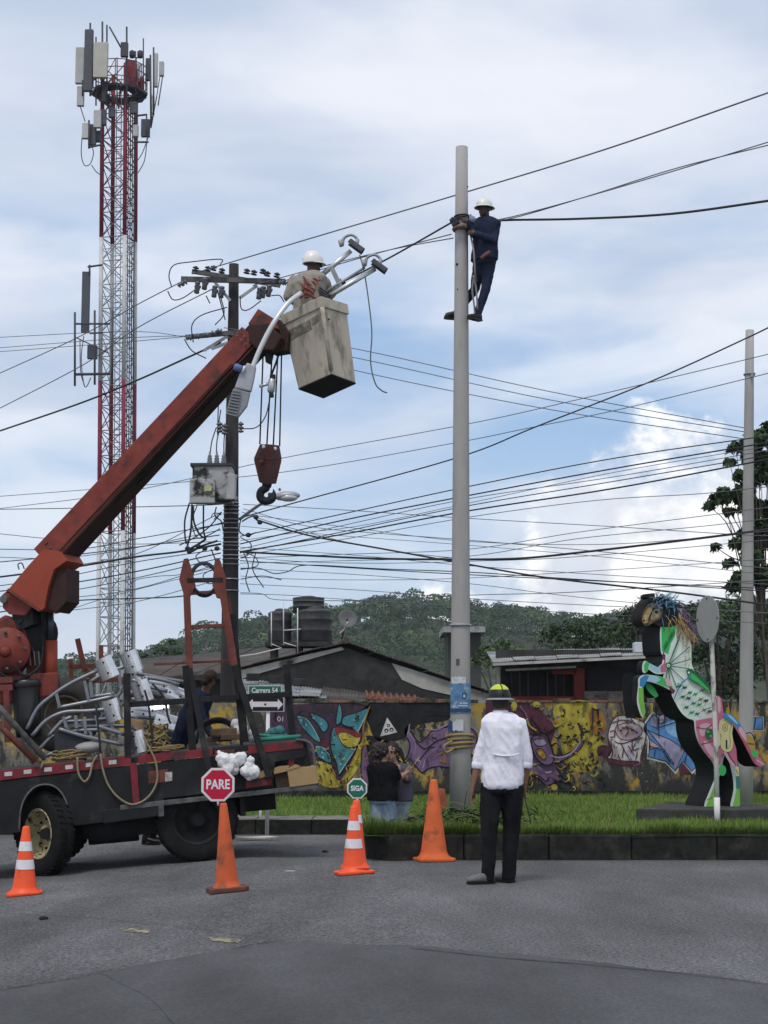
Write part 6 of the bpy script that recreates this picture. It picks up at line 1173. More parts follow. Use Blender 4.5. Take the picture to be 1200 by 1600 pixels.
MB().bar(bb(12, 921, .245), bb(62, 954, .245), .02, .03).build('edge_flange', RUST, bm); MB().tube(crom([bb(30, 890, .05), bb(28, 882, .05), bb(34, 880, .05), bb(38, 889, .05)], 4), .008, 5).build('lifting_eye', CBLK, bm)
MB().tube(crom([A0.lerp(B0, .3) - bu * .17 + bs_ * .12, A0.lerp(B0, .6) - bu * .2 + bs_ * .1, A0.lerp(B0, .92) - bu * .19 + bs_ * .08], 5), .014, 6).build('hydraulic_hose', CBLK, bm)
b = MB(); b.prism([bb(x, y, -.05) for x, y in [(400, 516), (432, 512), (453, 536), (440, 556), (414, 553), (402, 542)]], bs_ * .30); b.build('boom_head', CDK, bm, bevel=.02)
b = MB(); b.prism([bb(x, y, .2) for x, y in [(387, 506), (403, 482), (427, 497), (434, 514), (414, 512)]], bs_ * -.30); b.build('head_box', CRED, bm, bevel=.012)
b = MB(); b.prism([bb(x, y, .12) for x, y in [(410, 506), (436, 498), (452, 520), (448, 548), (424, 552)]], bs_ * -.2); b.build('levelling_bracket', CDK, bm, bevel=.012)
for x, y in ((418, 538), (408, 548), (434, 546)): MB().lathe([(.001, -.05), (.07, -.05), (.07, -.03), (.05, -.015), (.05, .015), (.07, .03), (.07, .05), (.001, .05)], bb(x, y, .06), bs_, 18).build('sheave', CBLK, bm)
b = MB(); b.prism([bb(x, y, .1) for x, y in [(413, 548), (424, 550), (420, 568), (415, 566)]], bs_ * -.1); b.build('wedge_socket', CBLK, bm)
for k in range(8): a = 2 * PI * k / 8; MB().lathe([(.022, 0), (.022, .03), (.001, .035)], tw(10, 1016, CL - .575) + EX * math.cos(a) * .23 + EZ * math.sin(a) * .23, -EY, 6).build('gearbox_bolt', TGRY, cr)
for pts in ([(30, 975, -.5), (44, 955, -.4), (60, 962, -.3), (66, 985, -.3)], [(22, 1040, -.62), (40, 1056, -.6), (62, 1040, -.5), (68, 1010, -.45)], [(50, 1012, -.4), (58, 1040, -.42), (54, 1072, -.45)], [(60, 955, -.3), (52, 962, -.35), (50, 978, -.4)], [(-5, 1048, -.6), (20, 1062, -.6), (46, 1058, -.55)], [(72, 968, -.42), (66, 990, -.42), (68, 1020, -.45)]): MB().tube(crom([tw(x, y, CL + d) for x, y, d in pts], 5), .016, 6).build('hydraulic_hose', CBLK, cr)
for x, y, w_, h_ in ((58, 1030, 10, 24), (30, 1000, 8, 14)): tprism(MB(), [(x - w_ / 2, y - h_ / 2), (x + w_ / 2, y - h_ / 2), (x + w_ / 2, y + h_ / 2), (x - w_ / 2, y + h_ / 2)], CL - .45, .08).build('valve_block', CBLK, cr, bevel=.008)
for k in range(3): tbar('control_lever', (48 + 7 * k, 1040), (46 + 7 * k, 1018), .014, TGRY, CL - .5, None, None, cr)
for t in (.10, .105, .97, .985):
    for h_ in (-.08, .0, .08): MB().lathe([(.014, 0), (.014, .012), (.001, .014)], A0.lerp(B0, t) + bs_ * .225 + bu * h_, bs_, 6).build('bolt', TGRY, bm)
# work bucket, tilted, open topped
BKT = mat('bucket_fibreglass', (.42, .375, .31), .8, .14, 5, col2=(.20, .175, .145), mix2=(.49, .66), scale2=6, bump=.4, stretch=(1, 1, .4)); BKD = mat('bucket_underside', (.018, .018, .022), .8, .3, 4)
YN, YS, YF = 19.55, 19.95, 20.4
tN, tL, tR = P(501, 466, YN), P(440, 495, YS), P(541, 478, YS); bN, bL, bR, bF = P(518, 584, YN + .05), P(466, 607, YS), P(556, 598, YS), P(505, 621, YF - .1); tF = tL + tR - tN
bk = empty('bucket', bF, None, None); bk.parent = cr; bk.location = bF - cr.location
b = MB(); top = [tN, tL, tF, tR]; bot = [bN, bL, bF, bR]; cen = sum(top, V()) / 4; cb_ = sum(bot, V()) / 4
inn = lambda L_, c, k: [c + (p - c) * k for p in L_]
ti, bi = inn(top, cen, .93), [p + (cen - cb_) * .04 for p in inn(bot, cb_, .93)]
b.add(top + bot + ti + bi, [(0, 1, 5, 4), (1, 2, 6, 5), (2, 3, 7, 6), (3, 0, 4, 7), (4, 5, 6, 7), (8, 12, 13, 9), (9, 13, 14, 10), (10, 14, 15, 11), (11, 15, 12, 8), (12, 15, 14, 13), (0, 8, 9, 1), (1, 9, 10, 2), (2, 10, 11, 3), (3, 11, 8, 0)]); b.build('shell', BKT, bk, bevel=.025)
up_ = (cen - cb_).normalized(); o1 = inn(top, cen, 1.06); o0 = [p - up_ * .11 for p in inn(top, cen, 1.05)]; i1 = inn(top, cen, .95)
b = MB(); b.add([p + up_ * .02 for p in o1] + o0 + [p + up_ * .02 for p in i1] + inn([p - up_ * .11 for p in top], cen - up_ * .11, .97), [(0, 1, 5, 4), (1, 2, 6, 5), (2, 3, 7, 6), (3, 0, 4, 7), (0, 8, 9, 1), (1, 9, 10, 2), (2, 10, 11, 3), (3, 11, 8, 0), (4, 5, 13, 12), (5, 6, 14, 13), (6, 7, 15, 14), (7, 4, 12, 15)]); b.build('rim_lip', BKT, bk, bevel=.01)
b = MB(); dn = -up_ * .004; b.hexa([p + dn for p in inn(bot, cb_, 1.005)], [p + dn - up_ * .012 for p in inn(bot, cb_, .99)]); b.build('base_pan', BKD, bk)
nL = (tL - tN).cross(bN - tN).normalized(); nL = nL if nL.y < 0 else -nL
fl = lambda u, v: tN.lerp(tL, u).lerp(bN.lerp(bL, u), v) + nL * .004
LET = mat('faded_stencil', (.15, .14, .115), .85, .2, 6, col2=(.27, .25, .21), mix2=(.5, .62), scale2=9)
b = MB()
for u0, u1, v0, v1 in ((.12, .30, .185, .27), (.33, .93, .20, .33)): b.add([fl(u0, v0), fl(u1, v0 + .015), fl(u1, v1 + .02), fl(u0, v1)], [(0, 1, 2, 3)])
b.build('faded_stencil', LET, bk, fix=False)
b = MB(); b.tube([tN.lerp(bN, .12) + V((0, -.006, 0)), tN.lerp(bN, .5) + V((.004, -.008, 0)), tN.lerp(bN, .96) + V((0, -.006, 0))], [.028, .02, .026], 8); b.build('corner_seam', mat('seam_resin', (.40, .36, .29), .8, .2, 12, col2=(.2, .18, .15), mix2=(.5, .66)), bk)
MB().lathe([(.001, 0), (.012, 0), (.012, .004), (.001, .004)], P(514, 499, YN + .07), (0, -1, 0), 8).build('bolt_hole', HOLE, bk)
MB().bar(bb(440, 520, .0), P(455, 530, 20.25), .16, .22).build('bucket_hinge', CDK, bm, bevel=.01)
# hook block hanging on four falls
HBY = 20.0; hk = empty('hook_block', P(418, 785, HBY), 'dark red crane hook block hanging on wire ropes', 'hook block')
hx = lambda x, y, d=0: P(x, y, HBY + d)
hpoly = [(406, 694), (424, 692), (424, 757), (406, 757), (396, 716)]; hpol2 = [(424, 692), (436, 696), (441, 718), (433, 756), (424, 757)]
b = MB(); b.hexa([hx(406, 694, -.0), hx(396, 717, .0), hx(421, 720, -.16), hx(421, 694, -.16)], [hx(410, 694, .25), hx(402, 717, .25), hx(441, 718, .08), hx(437, 696, .08)]); b.hexa([hx(396, 717, .0), hx(405, 754, .0), hx(420, 757, -.14), hx(421, 720, -.16)], [hx(402, 717, .25), hx(408, 754, .22), hx(432, 756, .06), hx(441, 718, .08)]); b.build('side_plates', mat('hook_block_red', (.085, .026, .024), .65, .3, 5, col2=(.035, .022, .02), mix2=(.5, .68)), hk, bevel=.014)
MB().lathe([(.03, -.02), (.03, .02), (.001, .025)], hx(409, 722, -.09), (-.3, -1, 0), 12).build('sheave_pin', RUST, hk)
for x, y in ((412, 698), (430, 701)): MB().lathe([(.001, 0), (.022, 0), (.022, .006), (.001, .006)], hx(x, y, -.1 if x < 420 else -.06), (-.2, -1, 0), 10).build('lug_hole', REF, hk)
b = MB(); b.tube(crom([hx(418, 755, -.02), hx(416, 762, -.02), hx(408, 768, -.02), hx(407, 777, -.02), hx(414, 783, -.02), hx(424, 780, -.02), hx(428, 771, -.02), hx(427, 764, -.02)], 5), [.05, .048, .046, .044, .044] + [.05] * 22 + [.045, .04, .034, .028, .022, .016, .012, .008, .004], 12); b.build('hook', CBLK, hk); MB().lathe([(.05, 0), (.06, .03), (.06, .07), (.05, .09)], hx(417, 762, -.02), n=14).build('swivel_collar', CBLK, hk)
for a, b_ in (((411, 556), (406, 694)), ((425, 556), (417, 694)), ((434, 556), (427, 696)), ((440, 548), (437, 697))): MB().tube([hx(*a, .02), hx(*b_, .02)], .0105, 6).build('wire_rope', CABL, hk)
MB().lathe([(.03, 0), (.045, .02), (.045, .16), (.03, .18)], hx(423, 614, -.05), (.1, 0, 1), 12).build('rope_clamp', GALV, hk); MB().box(hx(424, 618, -.05), (.06, .05, .05)).build('rope_clamp', CBLK, hk, bevel=.01); MB().box(hx(426, 589, -.05), (.07, .05, .06)).build('rope_clamp', CBLK, hk, bevel=.01); MB().tube([hx(405, 604, -.03), hx(421, 599, -.03)], .02, 8).build('rope_guide', GALV, hk); MB().tube([hx(424, 586, -.03), hx(432, 565, 0), hx(436, 552, 0)], .014, 6).build('tag_line', CABL, hk)
# new street light arm held over the bucket
la = empty('arm_mounted_street_light', P(440, 480, 19.5), 'new galvanised street light arm with clamps leaning on the bucket', 'street light'); LY = 19.45
lp = lambda x, y, d=0.0: P(x, y, LY + d)
LPT = mat('new_galvanised_tube', (.62, .63, .64), .35, .08, 8, metal=.35)
MB().tube(crom([lp(470, 458, .25), lp(450, 474, .1), lp(428, 504, 0), lp(408, 542, 0), lp(393, 578, 0)], 6), .03, 12).build('curved_arm', LPT, la)
MB().tube([lp(500, 432, .6), lp(548, 392, .6)], .032, 10).build('upper_tube', GALV, la); MB().tube([lp(505, 468, .5), lp(586, 420, .6)], .032, 10).build('lower_tube', GALV, la); MB().tube([lp(505, 458, .5), lp(570, 418, .65)], .016, 8).build('inner_rod', GALVD, la); MB().bar(lp(518, 418, .6), lp(532, 448, .57), .05, .05).build('rung', GALVD, la)
for cx, cy in ((554, 388), (590, 419)):
    c = lp(cx, cy, .6); dx = V((.8, 0, -.6)).normalized(); b = MB(); vs = []
    for i in range(9):
        a = PI * (i / 8) + .0; o = V((.6, 0, .8)) * math.sin(a) * .075 + V((0, -1, 0)) * math.cos(a) * .075
        for e in (-.105, .105): vs.append(c + dx * e + o)
        for e in (-.105, .105): vs.append(c + dx * e + o * .86)
    f = []
    for i in range(8): k = 4 * i; f += [(k, k + 1, k + 5, k + 4), (k + 2, k + 6, k + 7, k + 3), (k, k + 4, k + 6, k + 2), (k + 1, k + 3, k + 7, k + 5)]
    b.add(vs, f + [(0, 2, 3, 1), (32, 33, 35, 34)], 0, False); b.build('saddle_plate', STG, la)
    c2 = c + V((-.06, 0, .075)); b = MB(); b.tube(crom([c2 + V((-.09, -.02, -.05)), c2 + V((-.07, -.02, .05)), c2 + V((.02, -.02, .09)), c2 + V((.09, -.02, .04)), c2 + V((.08, -.02, -.04))], 4), .018, 8); b.tube([c2 + V((-.1, -.03, -.06)), c2 + V((-.12, -.03, .02))], .026, 8); b.tube([c2 + V((.08, -.03, -.05)), c2 + V((.1, -.03, .03))], .024, 8); b.build('clamp_strap', GALVD, la)
b = MB(); b.prism([lp(x, y, -.06) for x, y in [(386, 566), (400, 572), (397, 590), (392, 612), (366, 606), (374, 584)]], (0, .1, 0)); b.build('luminaire', mat('luminaire_grey', (.36, .37, .40), .45, .1, 6, metal=.2), la, bevel=.02)
b = MB(); b.prism([lp(x, y, -.05) for x, y in [(365, 606), (391, 613), (386, 634), (372, 652), (352, 648), (358, 626)]], (0, .07, 0)); b.build('lamp_module', STL, la, bevel=.012)
for i in range(9): t = i / 8; b = MB(); b.bar(lp(363 - 10 * t, 610 + 36 * t, -.075), lp(376 - 6 * t, 612 + 38 * t, -.075), .012, .03, (0, 1, 0)); b.build('cooling_fin', STL, la)
MB().lathe([(.04, 0), (.045, .03), (.045, .08), (.03, .1)], lp(378, 577, -.06), (-.9, -.2, .3), 14).build('photocell', mat('photocell_blue', (.10, .16, .34), .5, .1, 4), la); MB().lathe([(.03, -.01), (.05, 0), (.05, .02)], lp(381, 578, -.06), (-.9, -.2, .3), 12).build('photocell_socket', REF, la)
MB().tube(crom([lp(562, 398, .6), lp(569, 425, .6), (lp(576, 470, .6)), lp(581, 520, .6), lp(579, 565, .6), lp(586, 598, .6), lp(596, 610, .6), lp(605, 614, .6)], 6), .009, 6).build('lead_cable', CABG, la)
# ------------------------------------------------------------------ load on the deck
SHINY = mat('bright_zinc_plate', (.68, .69, .71), .25, .12, 8, metal=.85)
def plate(par, c, d, wdt=.25, ln=.27, nrm=(-.2, -1, .35), m=None):
    d = V(d).normalized(); n_ = V(nrm); n_ = (n_ - d * n_.dot(d)).normalized(); s_ = d.cross(n_); vs = []; c = V(c)
    for i in range(9):
        a = PI * (.12 + .76 * i / 8); o = s_ * math.cos(a) * wdt * .5 + n_ * (math.sin(a) * wdt * .26 - .04)
        for e in (-.5, .5):
            vs += [c + d * e * ln + o, c + d * e * ln + o * .95]
    f = []
    for i in range(8): k = 4 * i; f += [(k, k + 2, k + 6, k + 4), (k + 1, k + 5, k + 7, k + 3), (k, k + 4, k + 5, k + 1), (k + 2, k + 3, k + 7, k + 6)]
    MB().add(vs, f + [(0, 1, 3, 2), (32, 34, 35, 33)], 0, False).build('clamp_plate', m or SHINY, par)
    for e in (-.36, .3): MB().lathe([(.001, 0), (.014, 0), (.014, .004), (.001, .004)], c + d * e * ln * .8 + n_ * (wdt * .26 - .038) + s_ * .0, n_, 8).build('bolt_hole', HOLE, par)
GALT = mat('galvanised_tube', (.22, .23, .25), .42, .2, 7, metal=.6)
def bracket(lab, t1, t2, rungs, plates, ly, r=.025, m=GALT):
    base = tw(*t1[0], ly); o = empty('lamp_bracket', base, lab, 'lamp bracket', 'galvanised lamp brackets heaped on the truck')
    for t in (t1, t2):
        if t: MB().tube(crom([tw(x, y, ly) for x, y in t], 5), r, 10).build('tube', m, o)
    for a, b_ in rungs: MB().bar(tw(*a, ly), tw(*b_, ly), .04, .045, EY).build('rung', m, o, bevel=.004)
    for c, d, ex in plates: plate(o, tw(*c, ly + ex), tw(c[0] + d[0], c[1] + d[1], ly) - tw(*c, ly))
bracket('lamp bracket with the longest arched tube, topmost at the left of the heap', [(42, 1140), (58, 1108), (80, 1088), (110, 1068), (152, 1048)], [(90, 1106), (140, 1096), (178, 1088)], (((132, 1064), (139, 1096)), ((88, 1084), (93, 1104)), ((141, 1066), (144, 1090))), (((166, 1044), (10, 22), -.1),), .35)
bracket('lamp bracket whose plate stands highest in the heap, against the tower', [(140, 1066), (165, 1052), (200, 1040)], [(145, 1089), (178, 1084)], (((186, 1045), (188, 1072)),), (((205, 1034), (9, 24), -.08),), .55)
bracket('lamp bracket lying lower with a broad arch over the black box', [(50, 1150), (72, 1126), (100, 1113), (135, 1111), (172, 1108)], [(76, 1150), (96, 1128), (112, 1120)], (((99, 1120), (105, 1140)), ((118, 1118), (120, 1138)), ((150, 1118), (156, 1148)), ((172, 1120), (178, 1150))), (((176, 1110), (8, 24), -.05),), .2)
bracket('lamp bracket at the bottom of the heap, its square frame lowest', [(92, 1139), (130, 1150), (195, 1164)], [(150, 1134), (196, 1148)], (((186, 1148), (196, 1170)), ((132, 1120), (134, 1148))), (), .1)
bracket('lamp bracket with its plate right of the dark stake', [(206, 1062), (230, 1072), (262, 1080)], [(204, 1080), (224, 1100)], (), (((221, 1080), (8, 24), -.1),), .4)
bracket('lamp bracket with a wide plate tilted right near the blue clothing', [(225, 1058), (252, 1062), (280, 1070)], None, (), (((274, 1086), (24, 10), -.05),), .5)
bracket('lamp bracket lying flat under the others with its plate below the rail', [(205, 1092), (230, 1096), (262, 1100)], None, (), (((216, 1115), (20, 4), .1), ((248, 1110), (24, -4), .15)), .6)
bracket('lamp bracket at the back of the heap with a dull grey plate', [(214, 1052), (244, 1058), (290, 1066)], None, (), (((248, 1072), (22, 4), .1), ((212, 1062), (6, 12), .1)), .8)
bracket('lamp bracket leaning low beside the rope coil', [(205, 1135), (222, 1145), (240, 1150)], None, (), (((212, 1160), (6, 24), -.02),), .15)
bracket('lamp bracket crossing low over the spare tyre', [(60, 1172), (84, 1150), (120, 1142), (176, 1140)], [(70, 1182), (110, 1166), (150, 1160)], (((104, 1145), (110, 1166)), ((140, 1141), (146, 1161))), (), .28)
bracket('lamp bracket lying nearly level across the middle of the heap', [(92, 1128), (140, 1126), (196, 1120), (240, 1122)], [(110, 1136), (180, 1134), (236, 1136)], (((128, 1127), (130, 1137)), ((168, 1124), (170, 1135)), ((212, 1121), (214, 1136))), (((258, 1128), (20, 6), .0),), .5)
bracket('lamp bracket poking up behind the dark stake', [(150, 1130), (176, 1098), (196, 1070), (204, 1050)], [(166, 1134), (190, 1102), (210, 1076)], (((172, 1104), (186, 1108)), ((190, 1078), (203, 1084))), (), .65)
def single_prism(nm, pts, ly, dep, m, lab, cat, bev=.01): b = MB(); tprism(b, pts, ly, dep); return b.single(nm, m, tw(*pts[-1], ly), lab, cat, bevel=bev)
single_prism('control_box', [(84, 1142), (100, 1136), (130, 1152), (131, 1170), (86, 1176)], .12, .3, mat('box_charcoal', (.035, .037, .045), .7, .25, 5), 'black box under the lamp brackets by the deck edge', 'box')
lm = empty('luminaire', tw(140, 1178, .1), 'grey oval street light head lying on the deck edge', 'luminaire'); MB().ell(tw(138, 1168, .12), (.17, .12, .07), 16, M=TR3).build('housing', mat('lamp_grey_lid', (.28, .28, .27), .5, .12, 6), lm); MB().box(tw(122, 1172, .12), (.1, .12, .07), TR3).build('mount', STG, lm, bevel=.01)
single_prism('cardboard_box', [(204, 1122), (224, 1128), (226, 1146), (206, 1144)], .45, .25, mat('cardboard', (.36, .24, .12), .9, .12, 5, bump=.1), 'brown cardboard piece between the lamp brackets and the rope', 'box')
CARD = MATS['cardboard']
cb1 = empty('cardboard_box', tw(470, 1228, -.02), 'open cardboard box on the truck tail, nearest the corner', 'box')
b = MB(); tprism(b, [(449, 1202), (494, 1196), (497, 1224), (453, 1230)], -.04, .3); b.build('box_body', CARD, cb1, bevel=.004); b = MB(); tprism(b, [(449, 1201), (462, 1194), (470, 1197), (452, 1203)], -.05, .02); b.build('flap', CARD, cb1)
cb2 = empty('cardboard_box', tw(436, 1230, .05), 'dented open cardboard box beside the white bags on the tail', 'box')
b = MB(); tprism(b, [(428, 1208), (449, 1204), (452, 1229), (432, 1231)], .04, .3); b.build('box_body', mat('cardboard_inside', (.05, .035, .022), .9, .2, 5), cb2, bevel=.004); b = MB(); tprism(b, [(420, 1204), (436, 1197), (452, 1196), (449, 1205), (426, 1210)], .0, .015); b.build('flap', CARD, cb2); b = MB(); tprism(b, [(402, 1208), (416, 1202), (418, 1212), (404, 1217)], -.03, .015); b.build('flap', CARD, cb2)
tyr = empty('spare_tyre', tw(95, 1180, .75), 'large worn tyre standing on the deck behind the lamp brackets', 'tyre'); c = tw(98, 1118, .75); ax = (-EY + EX * .25).normalized(); r = .47; k = .13
MB().lathe([(r * .56, -k * .8), (r * .72, -k), (r * .92, -k * .9), (r, -k * .6), (r, k * .6), (r * .92, k * .9), (r * .72, k), (r * .56, k * .8), (r * .52, k * .4), (r * .52, -k * .4), (r * .56, -k * .8)], c, ax, 36, caps=False).build('tyre', mat('tyre_dusty', (.062, .057, .052), .9, .25, 6), tyr)
MB().lathe([(r * .54, k * .7), (r * .5, k * .75), (r * .47, k * .5), (r * .44, -.02), (r * .2, -.03), (r * .16, 0), (.001, 0)], c, ax, 30, caps=False).build('rim', mat('rim_brown', (.14, .10, .07), .75, .3, 7, col2=(.4, .39, .37), mix2=(.6, .7)), tyr)
brl = empty('black_drum', tw(42, 1150, .45), 'black plastic drum beside the crane column', 'drum'); c = tw(43, 1120, .55); MB().lathe([(.15, -.25), (.17, 0), (.165, .2), (.175, .38), (.18, .40), (.175, .44), (.16, .46), (.01, .47)], c, EZ, 24).build('body', mat('drum_black', (.014, .015, .017), .35, .2, 4, spec=.6), brl); MB().lathe([(.183, .36), (.19, .37), (.19, .41), (.183, .42)], c, EZ, 24, caps=False).build('lid_ring', CBLK, brl)
def coil(nm, lab, c, n, rx, ry, rz, r, m, seed):
    rnd = random.Random(seed); b = MB(); pts = []
    for i in range(n):
        a0 = rnd.uniform(0, 2 * PI); k1, k2 = rnd.uniform(.5, 1), rnd.uniform(.5, 1); h = rnd.uniform(0, 1)
        q = [c + EX * (math.cos(a) * rx * k1 + rnd.gauss(0, .012)) + EY * math.sin(a) * ry * k2 + EZ * (h * rz + .5 * rz * (math.sin(a + a0)) * rnd.uniform(.1, .9)) for a in np.linspace(a0, a0 + 2 * PI * .95, 16)]
        b.tube(q, r, 5, cap=False)
    return b.single(nm, m, c, lab, 'rope', 'coils of straw coloured rope on the truck', fix=False)
RP2 = mat('manila_rope', (.22, .165, .075), .9, .35, 30, coord='World', bump=.3)
coil('rope_heap', 'tall heap of tan rope right of the dark stake', tw(246, 1172, .2), 26, .17, .16, .26, .012, RP2, 3); coil('rope_heap', 'low tangle of tan rope along the left deck edge', tw(112, 1186, .1), 16, .24, .1, .09, .012, RP2, 5); coil('rope_heap', 'flat run of tan rope at the right of the tall heap', tw(262, 1172, .05), 9, .2, .07, .04, .012, RP2, 8)
RPD = mat('slack_rope', (.25, .21, .14), .9, .25, 30, coord='World')
for lab, pts in (('short slack rope loop hanging from the deck edge', [(121, 1183), (122, 1205), (127, 1217), (133, 1221), (140, 1212), (145, 1192), (152, 1180)]), ('long slack rope loop hanging below the red post', [(157, 1178), (161, 1203), (170, 1228), (186, 1247), (206, 1257), (226, 1250), (240, 1234), (246, 1215), (243, 1190), (234, 1170), (224, 1150)]), ('rope end curled over the rail at the left', [(75, 1186), (68, 1190), (64, 1200)])): MB().tube(crom([tw(x, y, -.035) for x, y in pts], 6), .0135, 6).single('hanging_rope', RPD, tw(*pts[0], -.035), lab, 'rope', fix=False)
for lab, pts in (('thin dark strap hanging over the stake rail', [(226, 1078), (232, 1100), (236, 1135), (240, 1180)]), ('dark lead draped from the lamp plates', [(240, 1070), (256, 1090), (262, 1118), (266, 1130)]), ('dark lead looping down the left of the stake', [(150, 1100), (154, 1140), (157, 1176)])): MB().tube(crom([tw(x, y, -.02 if pts[0][0] < 200 else .05) for x, y in pts], 5), .014, 5).single('loose_lead', CABL, tw(*pts[0], .05), lab, 'cable', fix=False)
def bag(lab, pts, ly, m):
    b = MB()
    for x, y, r in pts: b.ell(tw(x, y, ly + random.uniform(-.03, .03)), (r / 133, r / 160, r / 133), 10)
    o = empty('plastic_bag', tw(pts[0][0], pts[-1][1] + 10, ly), lab, 'bag'); solid('bag', b, m, o, .010, 6, (.022, 9)); return o
BAGW = mat('white_plastic', (.66, .66, .66), .45, .08, 9, spec=.5)
bag('crumpled white bag hanging on the truck side by the red sign', [(345, 1184, 8), (352, 1190, 12), (364, 1190, 12), (374, 1186, 10), (380, 1181, 5), (356, 1200, 10), (366, 1202, 8), (341, 1176, 3)], -.08, BAGW)
bag('knotted white bag beside the cardboard flap', [(390, 1198, 10), (396, 1206, 10), (384, 1206, 9), (392, 1188, 6), (390, 1213, 6)], -.1, BAGW)
bag('small white bag on the deck behind the rack', [(368, 1132, 8), (378, 1138, 9), (372, 1142, 9), (382, 1143, 6)], .7, BAGW); bag('white bag scrap against the rack leg', [(391, 1146, 5), (394, 1153, 6)], .5, BAGW)
for i, (x0, x1, y0, y1, ly) in enumerate(((330, 370, 1139, 1150, .5), (345, 385, 1148, 1157, .45), (325, 362, 1152, 1160, .6))): single_prism('timber_block', [(x0, y0), (x1, y0 - 2), (x1, y1 - 2), (x0, y1)], ly, .4, mat('old_timber', (.13, .085, .05), .9, .3, 8, bump=.3), ('upper brown timber offcut behind the rack', 'middle brown timber offcut behind the rack', 'lowest brown timber offcut behind the rack')[i], 'timber')
b = MB()
for k in range(4): b.tube(crom([tw(x, y + 2 * k, .75 + .05 * k) for x, y in [(308 - 2 * k, 1160), (312, 1135), (330, 1124), (352, 1124), (372, 1140), (378, 1158)]], 5), .018, 6)
b.single('hose_coil', CABL, tw(340, 1160, .75), 'black hose looped over the timber behind the rack', 'hose', fix=False)
GRN = mat('green_pipe', (.03, .20, .15), .5, .12, 6); MB().tube([tw(402, 1156, .1), tw(468, 1151, .1)], .03, 10).single('green_pipe', GRN, tw(402, 1156, .1), 'green plastic pipe along the top of the truck tail', 'pipe'); MB().tube([tw(402, 1148, .25), tw(420, 1150, .25), tw(470, 1150, .25)], .018, 8).single('green_pipe', GRN, tw(402, 1148, .25), 'thin green rod just behind the green pipe', 'pipe')
bag('teal bundle beside the foot of the street sign', [(425, 1146, 9), (436, 1143, 9), (418, 1150, 6), (442, 1148, 6)], .9, mat('teal_cloth', (.05, .16, .17), .8, .2, 6))
# ------------------------------------------------------------------ people
SKB = mat('skin_brown', (.17, .085, .05), .6, .12, 9, spec=.35); SKM = mat('skin_tan', (.32, .18, .12), .6, .1, 9, spec=.35); SKD = mat('skin_deep', (.055, .032, .024), .6, .15, 9, spec=.35)
HAIR = mat('hair_black', (.018, .013, .011), .6, .35, 40, spec=.4); EYE = mat('eye_dark', (.01, .01, .01), .3, .1, 3)
def hand(b, wr, d, side, curl=.5, s=1.0):     # palm and five fingers continuing from wrist along d; side = thumb direction
    d = V(d).normalized(); t = V(side); t = (t - d * t.dot(d)).normalized(); pn = d.cross(t)
    k = .012 * s; caps(b, wr, wr + d * .05 * s, .024 * s, .026 * s, 10)
    for i in range(3): caps(b, wr + d * .02 * s + t * (.022 - .02 * i) * s, wr + d * .085 * s + t * (.026 - .025 * i) * s, .016 * s, .013 * s, 8)
    L_ = (.072, .082, .076, .06)
    for i in range(4):
        a = wr + d * .085 * s + t * (.031 - .0205 * i) * s; q1 = a + (d * math.cos(curl * .5) + pn * math.sin(curl * .5)) * L_[i] * .48 * s; q2 = q1 + (d * math.cos(curl * 1.5) + pn * math.sin(curl * 1.5)) * L_[i] * .5 * s
        caps(b, a, q1, .0098 * s, .0092 * s, 8); caps(b, q1, q2, .0092 * s, .0078 * s, 8)
    a = wr + d * .025 * s + t * .028 * s; q1 = a + (d * .7 + t * .65 + pn * .2).normalized() * .04 * s; q2 = q1 + (d * .92 + t * .15 + pn * .35).normalized() * .034 * s
    caps(b, a, q1, .0125 * s, .0108 * s, 8); caps(b, q1, q2, .0108 * s, .009 * s, 8)
def torso_rings(J, e=0.0, top=True, hem=None, k=1.0):
    rt, fw = V(J['rt']).normalized(), V(J['fw']).normalized(); pe, ch, nk = V(J['pelvis']), V(J['chest']), V(J['neck']); ax = (ch - pe); W = J.get('w', 1.0) * k
    bell = J.get('belly', 0.0); u = ax.normalized()
    r = [(pe - u * .10, .145, .115), (pe - u * .03, .172, .125), (pe + ax * .12, .172, .122), (pe + ax * .35, .155, .112 + bell * .5), (pe + ax * .6, .158, .115 + bell), (pe + ax * .85, .176, .122), (ch, .186, .12), (ch.lerp(nk, .42), .178, .105), (ch.lerp(nk, .72), .13, .085), (ch.lerp(nk, .92), .075, .066)]
    if hem is not None: r = [(pe - u * hem, .172 - J.get('tuck', 0), .13 - J.get('tuck', 0))] + [(r[1][0], r[1][1] - J.get('tuck', 0) * .5, r[1][2])] + r[2:]
    return [(c, rt, fw, x * W + e, y * W + e) for c, x, y in r]
def limb(b, p, m, q, r, e=0.0, sub=True):
    p, m, q = V(p), V(m), V(q); caps(b, p, p.lerp(m, .5), r[0] + e, (r[0] * .55 + r[1] * .5) + e); caps(b, p.lerp(m, .5), m, (r[0] * .52 + r[1] * .5) + e, r[1] + e); caps(b, m, m.lerp(q, .35), r[1] + e, r[1] * 1.04 + e); caps(b, m.lerp(q, .35), q, r[1] * 1.04 + e, r[2] + e)
